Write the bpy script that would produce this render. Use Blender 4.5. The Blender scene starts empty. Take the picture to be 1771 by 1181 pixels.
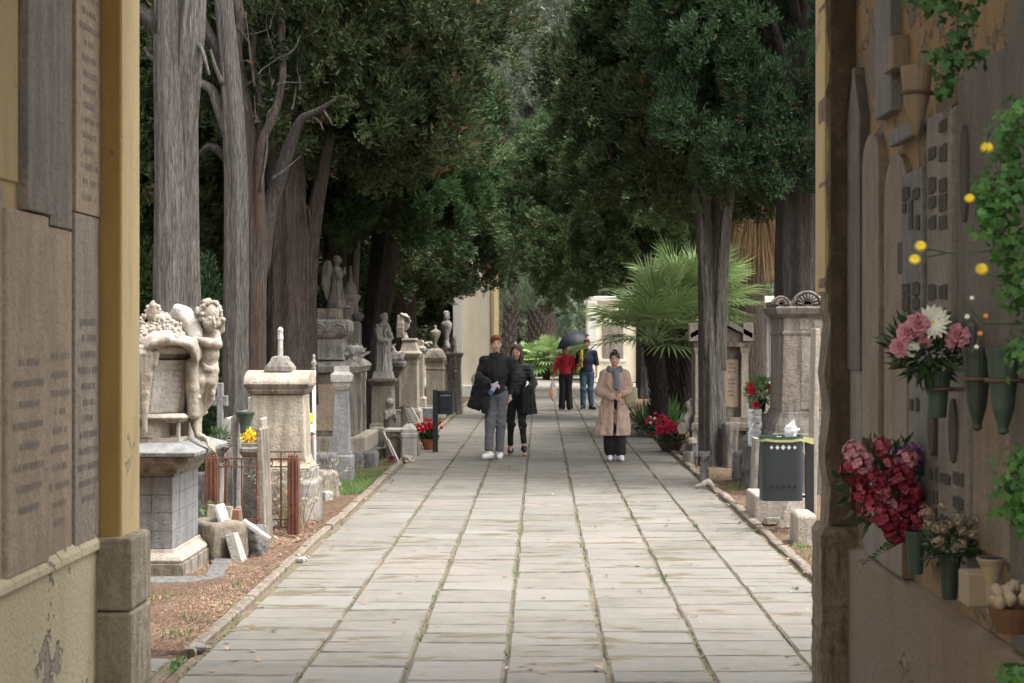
import bpy, math, random
import numpy as np
from mathutils import Vector, Matrix, Euler
R = math.radians
S = bpy.context.scene
COL = S.collection
F = 2800.0                      # focal length in photo pixels
# ---------------------------------------------------------------- camera
cam_d = bpy.data.cameras.new('camera'); cam = bpy.data.objects.new('camera', cam_d); COL.objects.link(cam)
cam.location = (0, 0, 1.8); cam.rotation_euler = (R(90), 0, 0)
cam_d.sensor_width = 36; cam_d.lens = F/1771*36
cam_d.shift_x = -49.5/1771; cam_d.shift_y = -10.5/1771
cam_d.clip_end = 1500; cam_d.clip_start = .05
cam_d.dof.use_dof = True; cam_d.dof.focus_distance = 21; cam_d.dof.aperture_fstop = 8.5
S.camera = cam
# ---------------------------------------------------------------- sky and sun (overcast)
SUN_EL, SUN_ROT = R(64), R(108)
w = bpy.data.worlds.new('World'); S.world = w; w.use_nodes = True
nt = w.node_tree; bg = nt.nodes['Background']
sky = nt.nodes.new('ShaderNodeTexSky'); sky.sky_type = 'NISHITA'; sky.sun_disc = False
sky.sun_elevation = SUN_EL; sky.sun_rotation = SUN_ROT; sky.dust_density = 6; sky.air_density = 1; sky.ozone_density = .6
hs = nt.nodes.new('ShaderNodeHueSaturation'); hs.inputs['Saturation'].default_value = .22
nt.links.new(sky.outputs[0], hs.inputs['Color']); nt.links.new(hs.outputs[0], bg.inputs[0]); bg.inputs[1].default_value = .15
sun_d = bpy.data.lights.new('sun', 'SUN'); sun_d.energy = .8; sun_d.angle = R(40); sun_d.color = (1, .965, .92)
sun = bpy.data.objects.new('sun', sun_d); COL.objects.link(sun)
sd = Vector((math.sin(SUN_ROT)*math.cos(SUN_EL), math.cos(SUN_ROT)*math.cos(SUN_EL), math.sin(SUN_EL)))
sun.rotation_euler = sd.to_track_quat('Z', 'Y').to_euler()
S.view_settings.view_transform = 'Standard'; S.view_settings.look = 'None'; S.view_settings.exposure = 1.8
S.cycles.max_bounces = 6; S.cycles.diffuse_bounces = 4; S.cycles.transparent_max_bounces = 4

# ---------------------------------------------------------------- helpers
def X(px, Y): return (px-935)*Y/F
def Z(py, Y): return 1.8-(py-580)*Y/F
def GY(py): return 1.8*F/(py-580)
def lnk(o, parent=None):
    COL.objects.link(o)
    if parent: o.parent = parent
    return o
def tag(o, label=None, cat=None, group=None, kind=None):
    if label: o['label'] = label
    if cat: o['category'] = cat
    if group: o['group'] = group
    if kind: o['kind'] = kind
    return o
def thing(name, label, cat, loc=(0, 0, 0), rz=0, group=None, sc=1):
    o = lnk(bpy.data.objects.new(name, None)); o.location = loc; o.rotation_euler = (0, 0, rz); o.scale = (sc,)*3
    o.empty_display_size = .1
    return tag(o, label, cat, group)
def copy_tree(o, parent=None):
    c = o.copy(); COL.objects.link(c); c.parent = parent
    for ch in list(o.children): copy_tree(ch, c)
    return c
def np_mesh(name, V, Fc, nper, mats, smooth=False, attrs=None, mi=None):
    """V (n,3) array, Fc flat loop index array, nper loops per face"""
    me = bpy.data.meshes.new(name); n = len(Fc)//nper
    me.vertices.add(len(V)); me.vertices.foreach_set('co', np.ascontiguousarray(V, dtype=np.float32).ravel())
    me.loops.add(len(Fc)); me.loops.foreach_set('vertex_index', np.ascontiguousarray(Fc, dtype=np.int32))
    me.polygons.add(n); me.polygons.foreach_set('loop_start', np.arange(n, dtype=np.int32)*nper)
    me.polygons.foreach_set('loop_total', np.full(n, nper, dtype=np.int32))
    if smooth: me.polygons.foreach_set('use_smooth', np.ones(n, dtype=bool))
    for m in (mats if isinstance(mats, (list, tuple)) else [mats]): me.materials.append(m)
    if mi is not None: me.polygons.foreach_set('material_index', mi)
    for k, a in (attrs or {}).items():
        at = me.attributes.new(k, 'FLOAT', 'FACE'); at.data.foreach_set('value', np.asarray(a, dtype=np.float32))
    me.update(calc_edges=True); me.validate(); return me
class MB:
    def __init__(s): s.v = []; s.f = []; s.a = []
    def add(s, v, f, M=None, a=0.0):
        n = len(s.v)
        if M is not None: v = [tuple(M @ Vector(p)) for p in v]
        s.v += [tuple(p) for p in v]; s.f += [tuple(i+n for i in q) for q in f]; s.a += [a]*len(f); return s
    def box(s, c, h, M=None, a=0.0):            # centre, half sizes
        x, y, z = c; i, j, k = h
        v = [(x+p*i, y+q*j, z+r*k) for r in (-1, 1) for q in (-1, 1) for p in (-1, 1)]
        return s.add(v, [(0, 2, 3, 1), (4, 5, 7, 6), (0, 1, 5, 4), (2, 6, 7, 3), (0, 4, 6, 2), (1, 3, 7, 5)], M, a)
    def span(s, lo, hi, M=None, a=0.0):
        return s.box([(p+q)/2 for p, q in zip(lo, hi)], [abs(q-p)/2 for p, q in zip(lo, hi)], M, a)
    def loft(s, rings, cap=True, M=None, a=0.0):
        n = len(rings[0]); v = [p for r in rings for p in r]; f = []
        for i in range(len(rings)-1):
            for j in range(n):
                k = (j+1) % n; f.append((i*n+j, i*n+k, (i+1)*n+k, (i+1)*n+j))
        if cap: f.append(tuple(range(n-1, -1, -1))); f.append(tuple((len(rings)-1)*n+j for j in range(n)))
        return s.add(v, f, M, a)
    def stack(s, lv, cx=0, cy=0, ch=0.0, M=None):  # levels (z, hx, hy[, chamfer])
        rings = []
        for L in lv:
            z, hx, hy = L[:3]; c = L[3] if len(L) > 3 else ch
            if ch or len(L) > 3:
                rings.append([(cx+a, cy+b, z) for a, b in ((-hx+c, -hy), (hx-c, -hy), (hx, -hy+c), (hx, hy-c), (hx-c, hy), (-hx+c, hy), (-hx, hy-c), (-hx, -hy+c))])
            else: rings.append([(cx+a, cy+b, z) for a, b in ((-hx, -hy), (hx, -hy), (hx, hy), (-hx, hy))])
        return s.loft(rings, M=M)
    def lathe(s, pr, n=20, c=(0, 0, 0), M=None):    # (r, z)
        return s.loft([[(c[0]+r*math.cos(2*math.pi*j/n), c[1]+r*math.sin(2*math.pi*j/n), c[2]+z) for j in range(n)] for r, z in pr], M=M)
    def tube(s, pts, rad, n=8, wob=None, M=None):
        pts = [Vector(p) for p in pts]; rings = []
        if not isinstance(rad, (list, tuple)): rad = [rad]*len(pts)
        up = Vector((0, 1, 0))
        for i, p in enumerate(pts):
            t = (pts[min(i+1, len(pts)-1)]-pts[max(i-1, 0)]).normalized()
            u = t.cross(up)
            if u.length < .1: u = t.cross(Vector((1, 0, 0)))
            u.normalize(); q = u.cross(t)
            rings.append([tuple(p+(u*math.cos(2*math.pi*j/n)+q*math.sin(2*math.pi*j/n))*rad[i]*(wob(i, j) if wob else 1)) for j in range(n)])
        return s.loft(rings, M=M)
    def prism(s, poly, y0, y1, M=None, a=0.0):      # polygon in xz, ccw seen from -y
        n = len(poly); v = [(p[0], y0, p[1]) for p in poly]+[(p[0], y1, p[1]) for p in poly]
        f = [tuple(range(n)), tuple(range(2*n-1, n-1, -1))]+[(i, i+n, (i+1) % n+n, (i+1) % n) for i in range(n)]
        return s.add(v, f, M, a)
    def ico(s, c, r, M=None, seed=0, amp=.0, n=10, m=7):   # lumpy ellipsoid
        rg = random.Random(seed); ph = [rg.uniform(0, 6.28) for _ in range(6)]
        if not isinstance(r, (tuple, list)): r = (r, r, r)
        rings = []
        for i in range(m+1):
            th = math.pi*(.03+.94*i/m); ring = []
            for j in range(n):
                fi = 2*math.pi*j/n
                k = 1+amp*(math.sin(2*fi+ph[0]+th*2)+math.sin(3*fi+ph[1]-th*3)*.7+math.sin(th*4+ph[2]+fi)*.6+rg.uniform(-.3, .3))
                ring.append((c[0]+r[0]*math.sin(th)*math.cos(fi)*k, c[1]+r[1]*math.sin(th)*math.sin(fi)*k, c[2]-r[2]*math.cos(th)*k))
            rings.append(ring)
        return s.loft(rings, M=M)
    def build(s, name, mat, parent=None, bevel=0, smooth=False, loc=None, seg=2):
        me = bpy.data.meshes.new(name); me.from_pydata(s.v, [], s.f)
        for m in (mat if isinstance(mat, (list, tuple)) else [mat]): me.materials.append(m)
        at = me.attributes.new('rnd', 'FLOAT', 'FACE'); at.data.foreach_set('value', np.asarray(s.a, dtype=np.float32))
        if smooth: me.polygons.foreach_set('use_smooth', [True]*len(me.polygons))
        o = lnk(bpy.data.objects.new(name, me), parent)
        if loc: o.location = loc
        if bevel:
            b = o.modifiers.new('b', 'BEVEL'); b.width = bevel; b.segments = seg; b.limit_method = 'ANGLE'; b.angle_limit = R(35)
        return o
def Mx(loc=(0, 0, 0), rot=(0, 0, 0), sc=(1, 1, 1)):
    return Matrix.Translation(loc) @ Euler(rot).to_matrix().to_4x4() @ Matrix.Diagonal((*sc, 1))

# ---------------------------------------------------------------- signed-distance sculpting
class SDF:
    def __init__(s, lo, hi, vox):
        s.lo = np.array(lo, float); s.vox = vox
        s.n = np.ceil((np.array(hi)-s.lo)/vox).astype(int)+1
        s.ax = [s.lo[i]+np.arange(s.n[i])*vox for i in range(3)]
        s.d = np.full(s.n, .15, np.float32)
    def _w(s, lo, hi):
        i0 = np.clip(np.floor((np.array(lo)-s.lo)/s.vox).astype(int), 0, s.n); i1 = np.clip(np.ceil((np.array(hi)-s.lo)/s.vox).astype(int)+1, 0, s.n)
        sl = tuple(slice(a, b) for a, b in zip(i0, i1))
        g = np.meshgrid(s.ax[0][sl[0]], s.ax[1][sl[1]], s.ax[2][sl[2]], indexing='ij')
        return sl, g
    def _put(s, sl, e, k, cut=False):
        d = s.d[sl]
        if cut: e = -e; h = np.clip(.5-.5*(d-e)/k, 0, 1) if k else (e > d)*1.; s.d[sl] = d+(e-d)*h+k*h*(1-h); return
        if k <= 0: s.d[sl] = np.minimum(d, e); return
        h = np.clip(.5+.5*(d-e)/k, 0, 1); s.d[sl] = d*(1-h)+e*h-k*h*(1-h)
    def cone(s, a, b, ra, rb=None, k=.02, cut=False):
        rb = ra if rb is None else rb; a = np.array(a, float); b = np.array(b, float); m = max(ra, rb)+.05+k
        sl, (gx, gy, gz) = s._w(np.minimum(a, b)-m, np.maximum(a, b)+m)
        if gx.size == 0: return s
        ba = b-a; L = max(ba.dot(ba), 1e-9)
        h = np.clip(((gx-a[0])*ba[0]+(gy-a[1])*ba[1]+(gz-a[2])*ba[2])/L, 0, 1)
        e = np.sqrt((gx-a[0]-h*ba[0])**2+(gy-a[1]-h*ba[1])**2+(gz-a[2]-h*ba[2])**2)-(ra+(rb-ra)*h)
        s._put(sl, e, k, cut); return s
    def chain(s, pts, rad, k=.02):
        for i in range(len(pts)-1): s.cone(pts[i], pts[i+1], rad[i], rad[i+1], k)
        return s
    def ell(s, c, r, rot=(0, 0, 0), k=.02, cut=False):
        r = np.array(r if isinstance(r, (tuple, list)) else (r,)*3, float); m = r.max()+.05+k; c = np.array(c, float)
        sl, (gx, gy, gz) = s._w(c-m, c+m)
        if gx.size == 0: return s
        Mi = np.array(Euler(rot).to_matrix().transposed())
        px, py, pz = gx-c[0], gy-c[1], gz-c[2]
        q = [(Mi[i, 0]*px+Mi[i, 1]*py+Mi[i, 2]*pz)/r[i] for i in range(3)]
        l = np.sqrt(q[0]**2+q[1]**2+q[2]**2)
        q2 = np.sqrt((q[0]/r[0])**2+(q[1]/r[1])**2+(q[2]/r[2])**2)+1e-6
        s._put(sl, l*(l-1)/q2, k, cut); return s
    def box(s, c, h, rot=(0, 0, 0), rr=.01, k=.01, cut=False):
        m = float(np.linalg.norm(h))+.05+k; c = np.array(c, float)
        sl, (gx, gy, gz) = s._w(c-m, c+m)
        if gx.size == 0: return s
        Mi = np.array(Euler(rot).to_matrix().transposed()); px, py, pz = gx-c[0], gy-c[1], gz-c[2]
        q = [np.abs(Mi[i, 0]*px+Mi[i, 1]*py+Mi[i, 2]*pz)-h[i]+rr for i in range(3)]
        e = np.sqrt(sum(np.maximum(a, 0)**2 for a in q))+np.minimum(np.maximum(q[0], np.maximum(q[1], q[2])), 0)-rr
        s._put(sl, e, k, cut); return s
    def robe(s, lv, nf=9, ph=0., tw=0., k=.02, sharp=1.0):   # lv: (z, cx, cy, rx, ry, fold amp)
        L = np.array(sorted(lv), float); z0, z1 = L[0, 0], L[-1, 0]; m = L[:, 3:5].max()+.08
        sl, (gx, gy, gz) = s._w((L[:, 1].min()-m, L[:, 2].min()-m, z0-.05), (L[:, 1].max()+m, L[:, 2].max()+m, z1+.05))
        f = lambda i: np.interp(gz, L[:, 0], L[:, i])
        dx, dy = gx-f(1), gy-f(2); rx, ry = f(3), f(4); th = np.arctan2(dy/ry, dx/rx)
        w = np.sin(nf*th+ph+tw*gz+1.3*np.sin(2*th+gz*5))*.6+np.sin((nf*2-1)*th+ph*2-tw*1.7*gz)*.4
        w = np.sign(w)*np.abs(w)**sharp
        rad = np.sqrt((dx/rx)**2+(dy/ry)**2); e = (rad-1)*np.minimum(rx, ry)*.95-f(5)*w
        e = np.maximum(e, np.maximum(z0-gz, gz-z1)); s._put(sl, e, k); return s
    def noise(s, amp, sc, seed=0):
        rg = np.random.RandomState(seed); g = np.meshgrid(*s.ax, indexing='ij'); t = 0
        for i in range(5):
            v = rg.normal(size=3); v = v/np.linalg.norm(v)*sc*(1+i*.5); t = t+np.sin(v[0]*g[0]+v[1]*g[1]+v[2]*g[2]+rg.rand()*6+1.5*np.sin(v[1]*g[0]*.7+v[2]*g[1]*.6))/(1+i*.5)
        s.d += (amp*t/2).astype(np.float32); return s
    def lump(s, amp, sc, c, r, seed=0):
        rg = np.random.RandomState(seed); c = np.array(c, float); sl, g = s._w(c-r, c+r); t = 0
        for i in range(5):
            v = rg.normal(size=3); v = v/np.linalg.norm(v)*sc*(1+i*.4); t = t+np.sin(v[0]*g[0]+v[1]*g[1]+v[2]*g[2]+rg.rand()*6)
        w = np.clip(1-np.sqrt(sum((g[i]-c[i])**2 for i in range(3)))/r, 0, 1); s.d[sl] += (amp*t/2*np.minimum(w*3, 1)).astype(np.float32); return s
    def build(s, name, mat, parent=None, smooth_it=1, loc=None):
        d = s.d.copy(); d[0] = d[-1] = .1; d[:, 0] = d[:, -1] = .1; d[:, :, 0] = d[:, :, -1] = .1
        ins = d < 0; nx, ny, nz = d.shape
        c8 = [ins[a:nx-1+a, b:ny-1+b, c:nz-1+c] for a in (0, 1) for b in (0, 1) for c in (0, 1)]
        sm = sum(x.astype(np.int8) for x in c8); cell = (sm > 0) & (sm < 8)
        idx = np.full(cell.shape, -1, np.int64); ci = np.argwhere(cell); idx[cell] = np.arange(len(ci))
        P = np.zeros((len(ci), 3)); W = np.zeros(len(ci))
        i, j, k = ci.T
        offs = [(0, 0, 0), (0, 0, 1), (0, 1, 0), (0, 1, 1), (1, 0, 0), (1, 0, 1), (1, 1, 0), (1, 1, 1)]
        for a in range(8):
            for b in range(a+1, 8):
                A, B = np.array(offs[a]), np.array(offs[b])
                if np.abs(A-B).sum() != 1: continue
                da = d[i+A[0], j+A[1], k+A[2]]; db = d[i+B[0], j+B[1], k+B[2]]; m = (da < 0) != (db < 0)
                t = np.where(m, da/(da-db+1e-12), 0)
                P += np.where(m[:, None], A+(B-A)*t[:, None], 0); W += m
        P = (P/np.maximum(W, 1)[:, None]+ci)*s.vox+s.lo
        quads = []
        for ax in range(3):
            o1, o2 = [(1, 2), (2, 0), (0, 1)][ax]
            sh = [slice(0, n-1) if q == ax else slice(1, n-1) for q, n in enumerate(d.shape)]
            a = ins[tuple(sh)]; sh2 = list(sh); sh2[ax] = slice(1, d.shape[ax]); b = ins[tuple(sh2)]
            e = np.argwhere(a != b); fl = a[tuple(e.T)]
            for q in range(3):
                if q != ax: e[:, q] += 1
            def g(u, v):
                f = e.copy(); f[:, o1] -= u; f[:, o2] -= v; return idx[f[:, 0], f[:, 1], f[:, 2]]
            Q = np.stack([g(1, 1), g(0, 1), g(0, 0), g(1, 0)], 1); Q[~fl] = Q[~fl][:, ::-1]; quads.append(Q)
        Q = np.concatenate(quads); Q = Q[(Q >= 0).all(1)]
        for _ in range(smooth_it):
            acc = np.zeros_like(P); cnt = np.zeros(len(P))
            for u in range(4):
                for v in (1, 3):
                    np.add.at(acc, Q[:, u], P[Q[:, (u+v) % 4]]); np.add.at(cnt, Q[:, u], 1)
            P = P*.5+.5*acc/np.maximum(cnt, 1)[:, None]
        me = np_mesh(name, P, Q.ravel(), 4, mat, smooth=True)
        o = lnk(bpy.data.objects.new(name, me), parent)
        if loc: o.location = loc
        return o

# ---------------------------------------------------------------- materials
def newmat(name):
    m = bpy.data.materials.new(name); m.use_nodes = True; t = m.node_tree; return m, t, t.nodes['Principled BSDF']
class NB:
    """tiny node builder, world position based"""
    def __init__(s, t): s.t = t; s.geo = t.nodes.new('ShaderNodeNewGeometry')
    def pos(s, sc=(1, 1, 1)):
        m = s.t.nodes.new('ShaderNodeMapping'); m.inputs['Scale'].default_value = sc; s.t.links.new(s.geo.outputs['Position'], m.inputs['Vector']); return m.outputs[0]
    def noise(s, scale, sc=(1, 1, 1), det=4, rough=.6, dist=0):
        n = s.t.nodes.new('ShaderNodeTexNoise'); n.inputs['Scale'].default_value = scale; n.inputs['Detail'].default_value = det
        n.inputs['Roughness'].default_value = rough; n.inputs['Distortion'].default_value = dist
        s.t.links.new(s.pos(sc), n.inputs['Vector']); return n.outputs['Fac']
    def ramp(s, fac, stops):
        r = s.t.nodes.new('ShaderNodeValToRGB'); e = r.color_ramp.elements
        while len(e) < len(stops): e.new(.5)
        for q, (p, c) in zip(e, stops):
            q.position = p; q.color = (*c, 1) if isinstance(c, (tuple, list)) else (c, c, c, 1)
        s.t.links.new(fac, r.inputs[0]); return r.outputs[0]
    def mix(s, fac, a, b, mode='MIX'):
        m = s.t.nodes.new('ShaderNodeMix'); m.data_type = 'RGBA'; m.blend_type = mode
        for sock, val in ((m.inputs[0], fac), (m.inputs[6], a), (m.inputs[7], b)):
            if isinstance(val, (int, float)): sock.default_value = val if sock is m.inputs[0] else (val, val, val, 1)
            elif isinstance(val, (tuple, list)): sock.default_value = (*val, 1)
            else: s.t.links.new(val, sock)
        return m.outputs[2]
    def math(s, op, a, b=None):
        m = s.t.nodes.new('ShaderNodeMath'); m.operation = op
        for sock, val in ((m.inputs[0], a), (m.inputs[1], b)):
            if val is None: continue
            if isinstance(val, (int, float)): sock.default_value = val
            else: s.t.links.new(val, sock)
        return m.outputs[0]
    def attr(s, name):
        a = s.t.nodes.new('ShaderNodeAttribute'); a.attribute_name = name; return a.outputs['Fac']
    def bump(s, h, dist, bs, strength=1.0):
        b = s.t.nodes.new('ShaderNodeBump'); b.inputs['Distance'].default_value = dist; b.inputs['Strength'].default_value = strength
        s.t.links.new(h, b.inputs['Height']); s.t.links.new(b.outputs[0], bs.inputs['Normal'])
def plain(name, col, rough=.7, metal=0, var=.15, sc=12, bump=0, trans=0):
    m, t, b = newmat(name); n = NB(t)
    c = n.mix(n.noise(sc), tuple(x*(1-var) for x in col), tuple(min(1, x*(1+var)) for x in col))
    t.links.new(c, b.inputs['Base Color']); b.inputs['Roughness'].default_value = rough; b.inputs['Metallic'].default_value = metal
    if bump: n.bump(n.noise(sc*6), bump, b)
    return m
def stone(name, col, stain=(.1, .09, .075), amt=.5, lichen=(.25, .24, .17), rough=.9, sc=1.0):
    m, t, b = newmat(name); n = NB(t)
    c = n.mix(n.noise(2.2*sc, det=5), tuple(x*.8 for x in col), tuple(min(1, x*1.15) for x in col))
    c = n.mix(n.math('MULTIPLY', n.ramp(n.noise(3.5*sc, (3, 3, .5), det=6, rough=.65), [(.42, 0.), (.6, 1.)]), min(1, amt*1.45)), c, stain)
    c = n.mix(n.ramp(n.noise(1.3*sc, (1, 1, .8), det=6, rough=.7), [(.5, 0.), (.62, .55)]), c, tuple(x*.55 for x in col))
    c = n.mix(n.math('MULTIPLY', n.ramp(n.noise(7*sc, det=7, rough=.7), [(.52, 0.), (.62, 1.)]), amt*.8), c, lichen)
    c = n.mix(n.ramp(n.noise(38*sc, det=4, rough=.7), [(.38, .5), (.5, 0.)]), c, stain)
    t.links.new(c, b.inputs['Base Color']); b.inputs['Roughness'].default_value = rough
    n.bump(n.math('ADD', n.noise(60*sc, det=5, rough=.7), n.math('MULTIPLY', n.noise(9*sc, det=4), 2.0)), .012, b, .9)
    return m
M = {}
M['marble'] = stone('marble', (.45, .4, .34), amt=.35, stain=(.2, .165, .125), lichen=(.36, .31, .24), rough=.75)
M['marble_white'] = stone('marble_white', (.56, .535, .49), amt=.35, stain=(.25, .23, .2), lichen=(.4, .38, .33), rough=.65)
M['stone_cream'] = stone('stone_cream', (.46, .405, .32), amt=.4, stain=(.17, .14, .105), lichen=(.29, .255, .2))
M['stone_grey'] = stone('stone_grey', (.36, .335, .295), amt=.55, stain=(.1, .092, .08))
M['stone_dark'] = stone('stone_dark', (.2, .175, .15), amt=.6, stain=(.06, .054, .047), lichen=(.16, .15, .11))
M['stone_brown'] = stone('stone_brown', (.3, .255, .205), amt=.6, stain=(.08, .067, .053), lichen=(.2, .17, .12))
M['stone_blue'] = stone('stone_blue', (.27, .268, .26), amt=.5, stain=(.13, .13, .135), lichen=(.24, .235, .22))
M['rock'] = stone('rock', (.2, .19, .18), amt=.6, stain=(.08, .075, .075), sc=2)
M['rock_tan'] = stone('rock_tan', (.32, .27, .2), amt=.5, sc=2)
M['tile_dark'] = plain('tile_dark', (.06, .056, .05), .9)
M['ink'] = plain('ink', (.2, .18, .16), .8)
M['ink_soft'] = plain('ink_soft', (.25, .22, .185), .8)
def bark(name, c1, c2, sc=1.0, red=None):
    m, t, b = newmat(name); n = NB(t)
    f = n.noise(7*sc, (3.2, 3.2, .27), det=8, rough=.76, dist=1.6); f2 = n.noise(26*sc, (2.6, 2.6, .2), det=6, rough=.7, dist=.9)
    c = n.mix(n.ramp(f, [(.34, 0.), (.62, 1.)]), c2, c1)
    c = n.mix(n.ramp(f2, [(.38, .75), (.55, 0.)]), c, tuple(x*.4 for x in c2))
    if red: c = n.mix(n.ramp(n.noise(1.7, (1, 1, .4), det=4), [(.5, 0.), (.68, .7)]), c, red)
    t.links.new(c, b.inputs['Base Color']); b.inputs['Roughness'].default_value = .95
    c = c
    n.bump(n.math('ADD', n.math('MULTIPLY', f, 1.6), n.math('MULTIPLY', f2, .9)), .12, b, 1)
    return m
M['bark_grey'] = bark('bark_grey', (.35, .32, .285), (.11, .096, .083))
M['bark_brown'] = bark('bark_brown', (.24, .185, .15), (.07, .055, .046), red=(.18, .1, .065))
M['bark_dark'] = bark('bark_dark', (.18, .15, .13), (.05, .042, .037))
M['twig'] = plain('twig', (.2, .17, .14), .9)
def leafmat(name, stops, rough=.85, tr=.25):
    m, t, b = newmat(name); n = NB(t)
    c = n.ramp(n.attr('rnd'), stops)
    c = n.mix(n.ramp(n.noise(.9, det=3), [(.38, 0.), (.66, .55)]), c, tuple(x*1.5 for x in stops[-2][1]) if len(stops) > 2 else stops[-1][1])
    t.links.new(c, b.inputs['Base Color']); b.inputs['Roughness'].default_value = rough
    tl = t.nodes.new('ShaderNodeBsdfTranslucent'); t.links.new(c, tl.inputs[0]); mx = t.nodes.new('ShaderNodeMixShader'); mx.inputs[0].default_value = tr
    t.links.new(b.outputs[0], mx.inputs[1]); t.links.new(tl.outputs[0], mx.inputs[2]); t.links.new(mx.outputs[0], t.nodes['Material Output'].inputs[0])
    return m
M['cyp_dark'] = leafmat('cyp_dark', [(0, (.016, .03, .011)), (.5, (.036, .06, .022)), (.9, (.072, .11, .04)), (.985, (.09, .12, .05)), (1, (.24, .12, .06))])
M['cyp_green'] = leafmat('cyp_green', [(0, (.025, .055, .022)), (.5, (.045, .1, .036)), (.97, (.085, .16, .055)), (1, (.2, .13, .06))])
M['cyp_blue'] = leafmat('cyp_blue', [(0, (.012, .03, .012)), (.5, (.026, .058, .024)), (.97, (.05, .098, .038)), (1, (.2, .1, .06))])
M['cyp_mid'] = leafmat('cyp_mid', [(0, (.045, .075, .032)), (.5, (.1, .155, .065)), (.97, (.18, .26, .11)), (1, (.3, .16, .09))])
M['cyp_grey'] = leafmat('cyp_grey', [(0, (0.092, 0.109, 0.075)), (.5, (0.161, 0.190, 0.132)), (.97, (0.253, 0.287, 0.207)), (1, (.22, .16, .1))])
M['dead_leaf'] = leafmat('dead_leaf', [(0, (.2, .1, .06)), (1, (.36, .2, .13))])
M['palm_leaf'] = leafmat('palm_leaf', [(0, (.12, .19, .065)), (.6, (.24, .34, .13)), (1, (.44, .5, .26))], rough=.45)
M['date_leaf'] = leafmat('date_leaf', [(0, (.06, .1, .055)), (.6, (.1, .15, .08)), (1, (.16, .2, .12))], rough=.5)
M['dry_palm'] = leafmat('dry_palm', [(0, (.25, .16, .08)), (.6, (.42, .29, .16)), (1, (.58, .43, .26))], rough=.7)
M['bush'] = leafmat('bush', [(0, (.05, .11, .035)), (.6, (.09, .19, .055)), (1, (.18, .28, .09))], rough=.5)
M['bush_dark'] = leafmat('bush_dark', [(0, (.02, .05, .02)), (.6, (.04, .08, .03)), (1, (.07, .12, .05))], rough=.5)
M['vine'] = leafmat('vine', [(0, (.03, .1, .025)), (.6, (.07, .2, .045)), (1, (.16, .32, .08))], rough=.5, tr=.4)
M['vine_dark'] = leafmat('vine_dark', [(0, (.015, .05, .015)), (.6, (.035, .11, .03)), (1, (.08, .18, .05))], rough=.5, tr=.4)
M['grass'] = leafmat('grass', [(0, (.07, .13, .035)), (.6, (.12, .2, .055)), (1, (.22, .27, .1))])
M['moss'] = leafmat('moss', [(0, (.07, .09, .03)), (.6, (.12, .15, .05)), (1, (.2, .2, .1))])
M['litter'] = leafmat('litter', [(0, (.05, .03, .02)), (.35, (.12, .07, .04)), (.7, (.22, .125, .072)), (.93, (.33, .21, .14)), (1, (.5, .45, .36))], rough=.9, tr=.05)
M['dry_weed'] = leafmat('dry_weed', [(0, (.25, .2, .13)), (.6, (.35, .3, .2)), (1, (.45, .4, .3))], rough=.9)

# ground and paving
def ground_mat(name, a, b_, c_, green=.3):
    m, t, b = newmat(name); n = NB(t)
    c = n.mix(n.ramp(n.noise(3, det=6, rough=.7), [(.35, 0.), (.65, 1.)]), a, b_)
    c = n.mix(n.ramp(n.noise(30, det=5, rough=.75), [(.42, .8), (.56, 0.)]), c, c_)
    c = n.mix(n.ramp(n.noise(55, det=3), [(.6, 0.), (.68, .6)]), c, (.5, .4, .31))
    c = n.mix(n.math('MULTIPLY', n.ramp(n.noise(.9, det=5), [(.5, 0.), (.62, 1.)]), green), c, (.13, .15, .06))
    t.links.new(c, b.inputs['Base Color']); b.inputs['Roughness'].default_value = .95
    n.bump(n.math('ADD', n.noise(35, det=6, rough=.8), n.noise(110, det=3)), .03, b, 1); return m
M['soil'] = ground_mat('soil', (.25, .14, .085), (.19, .11, .065), (.09, .055, .035))
M['ground'] = ground_mat('ground', (.3, .25, .19), (.24, .2, .14), (.14, .11, .08), .6)
M['gravel'] = ground_mat('gravel', (.36, .32, .27), (.3, .27, .23), (.2, .17, .14), .1)
def slab_mat():
    m, t, b = newmat('paving'); n = NB(t); r = n.attr('rnd')
    c = n.ramp(r, [(0, (0.059, 0.049, 0.034)), (.05, (0.070, 0.061, 0.042)), (.052, (0.117, 0.110, 0.093)), (.16, (0.125, 0.118, 0.105)), (.3, (0.146, 0.137, 0.122)), (.55, (0.167, 0.159, 0.145)), (.8, (0.164, 0.148, 0.133)), (1, (0.205, 0.199, 0.186))])
    c = n.mix(n.ramp(n.noise(1.1, (1, 1.2, 1), det=5), [(.35, 0.), (.7, .55)]), c, (.155, .15, .12))
    c = n.mix(n.ramp(n.noise(5, (1, 1.3, 1), det=6, rough=.7), [(.42, .45), (.6, 0.)]), c, (.22, .205, .165))
    c = n.mix(n.ramp(n.noise(.6, (1, .9, 1), det=3), [(.5, 0.), (.65, .35)]), c, (.26, .215, .19))
    # damp brown silt streaks lying across some slabs
    wet = n.math('MULTIPLY', n.ramp(n.noise(1.5, (1, 3.2, 1), det=3, dist=.2), [(.57, 0.), (.62, 1.)]), n.ramp(n.noise(.5, det=2), [(.4, 0.), (.5, 1.)]))
    c = n.mix(n.math('MULTIPLY', wet, .8), c, (.135, .11, .06))
    c = n.mix(n.ramp(n.noise(90, det=3), [(.33, .35), (.45, 0.)]), c, (.12, .11, .09))
    t.links.new(c, b.inputs['Base Color'])
    t.links.new(n.ramp(wet, [(0, .82), (1, .42)]), b.inputs['Roughness'])
    n.bump(n.math('ADD', n.noise(70, det=5, rough=.7), n.math('MULTIPLY', n.noise(6, (1, 3, 1), det=3), 2.)), .006, b, .8); return m
M['paving'] = slab_mat()
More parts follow.
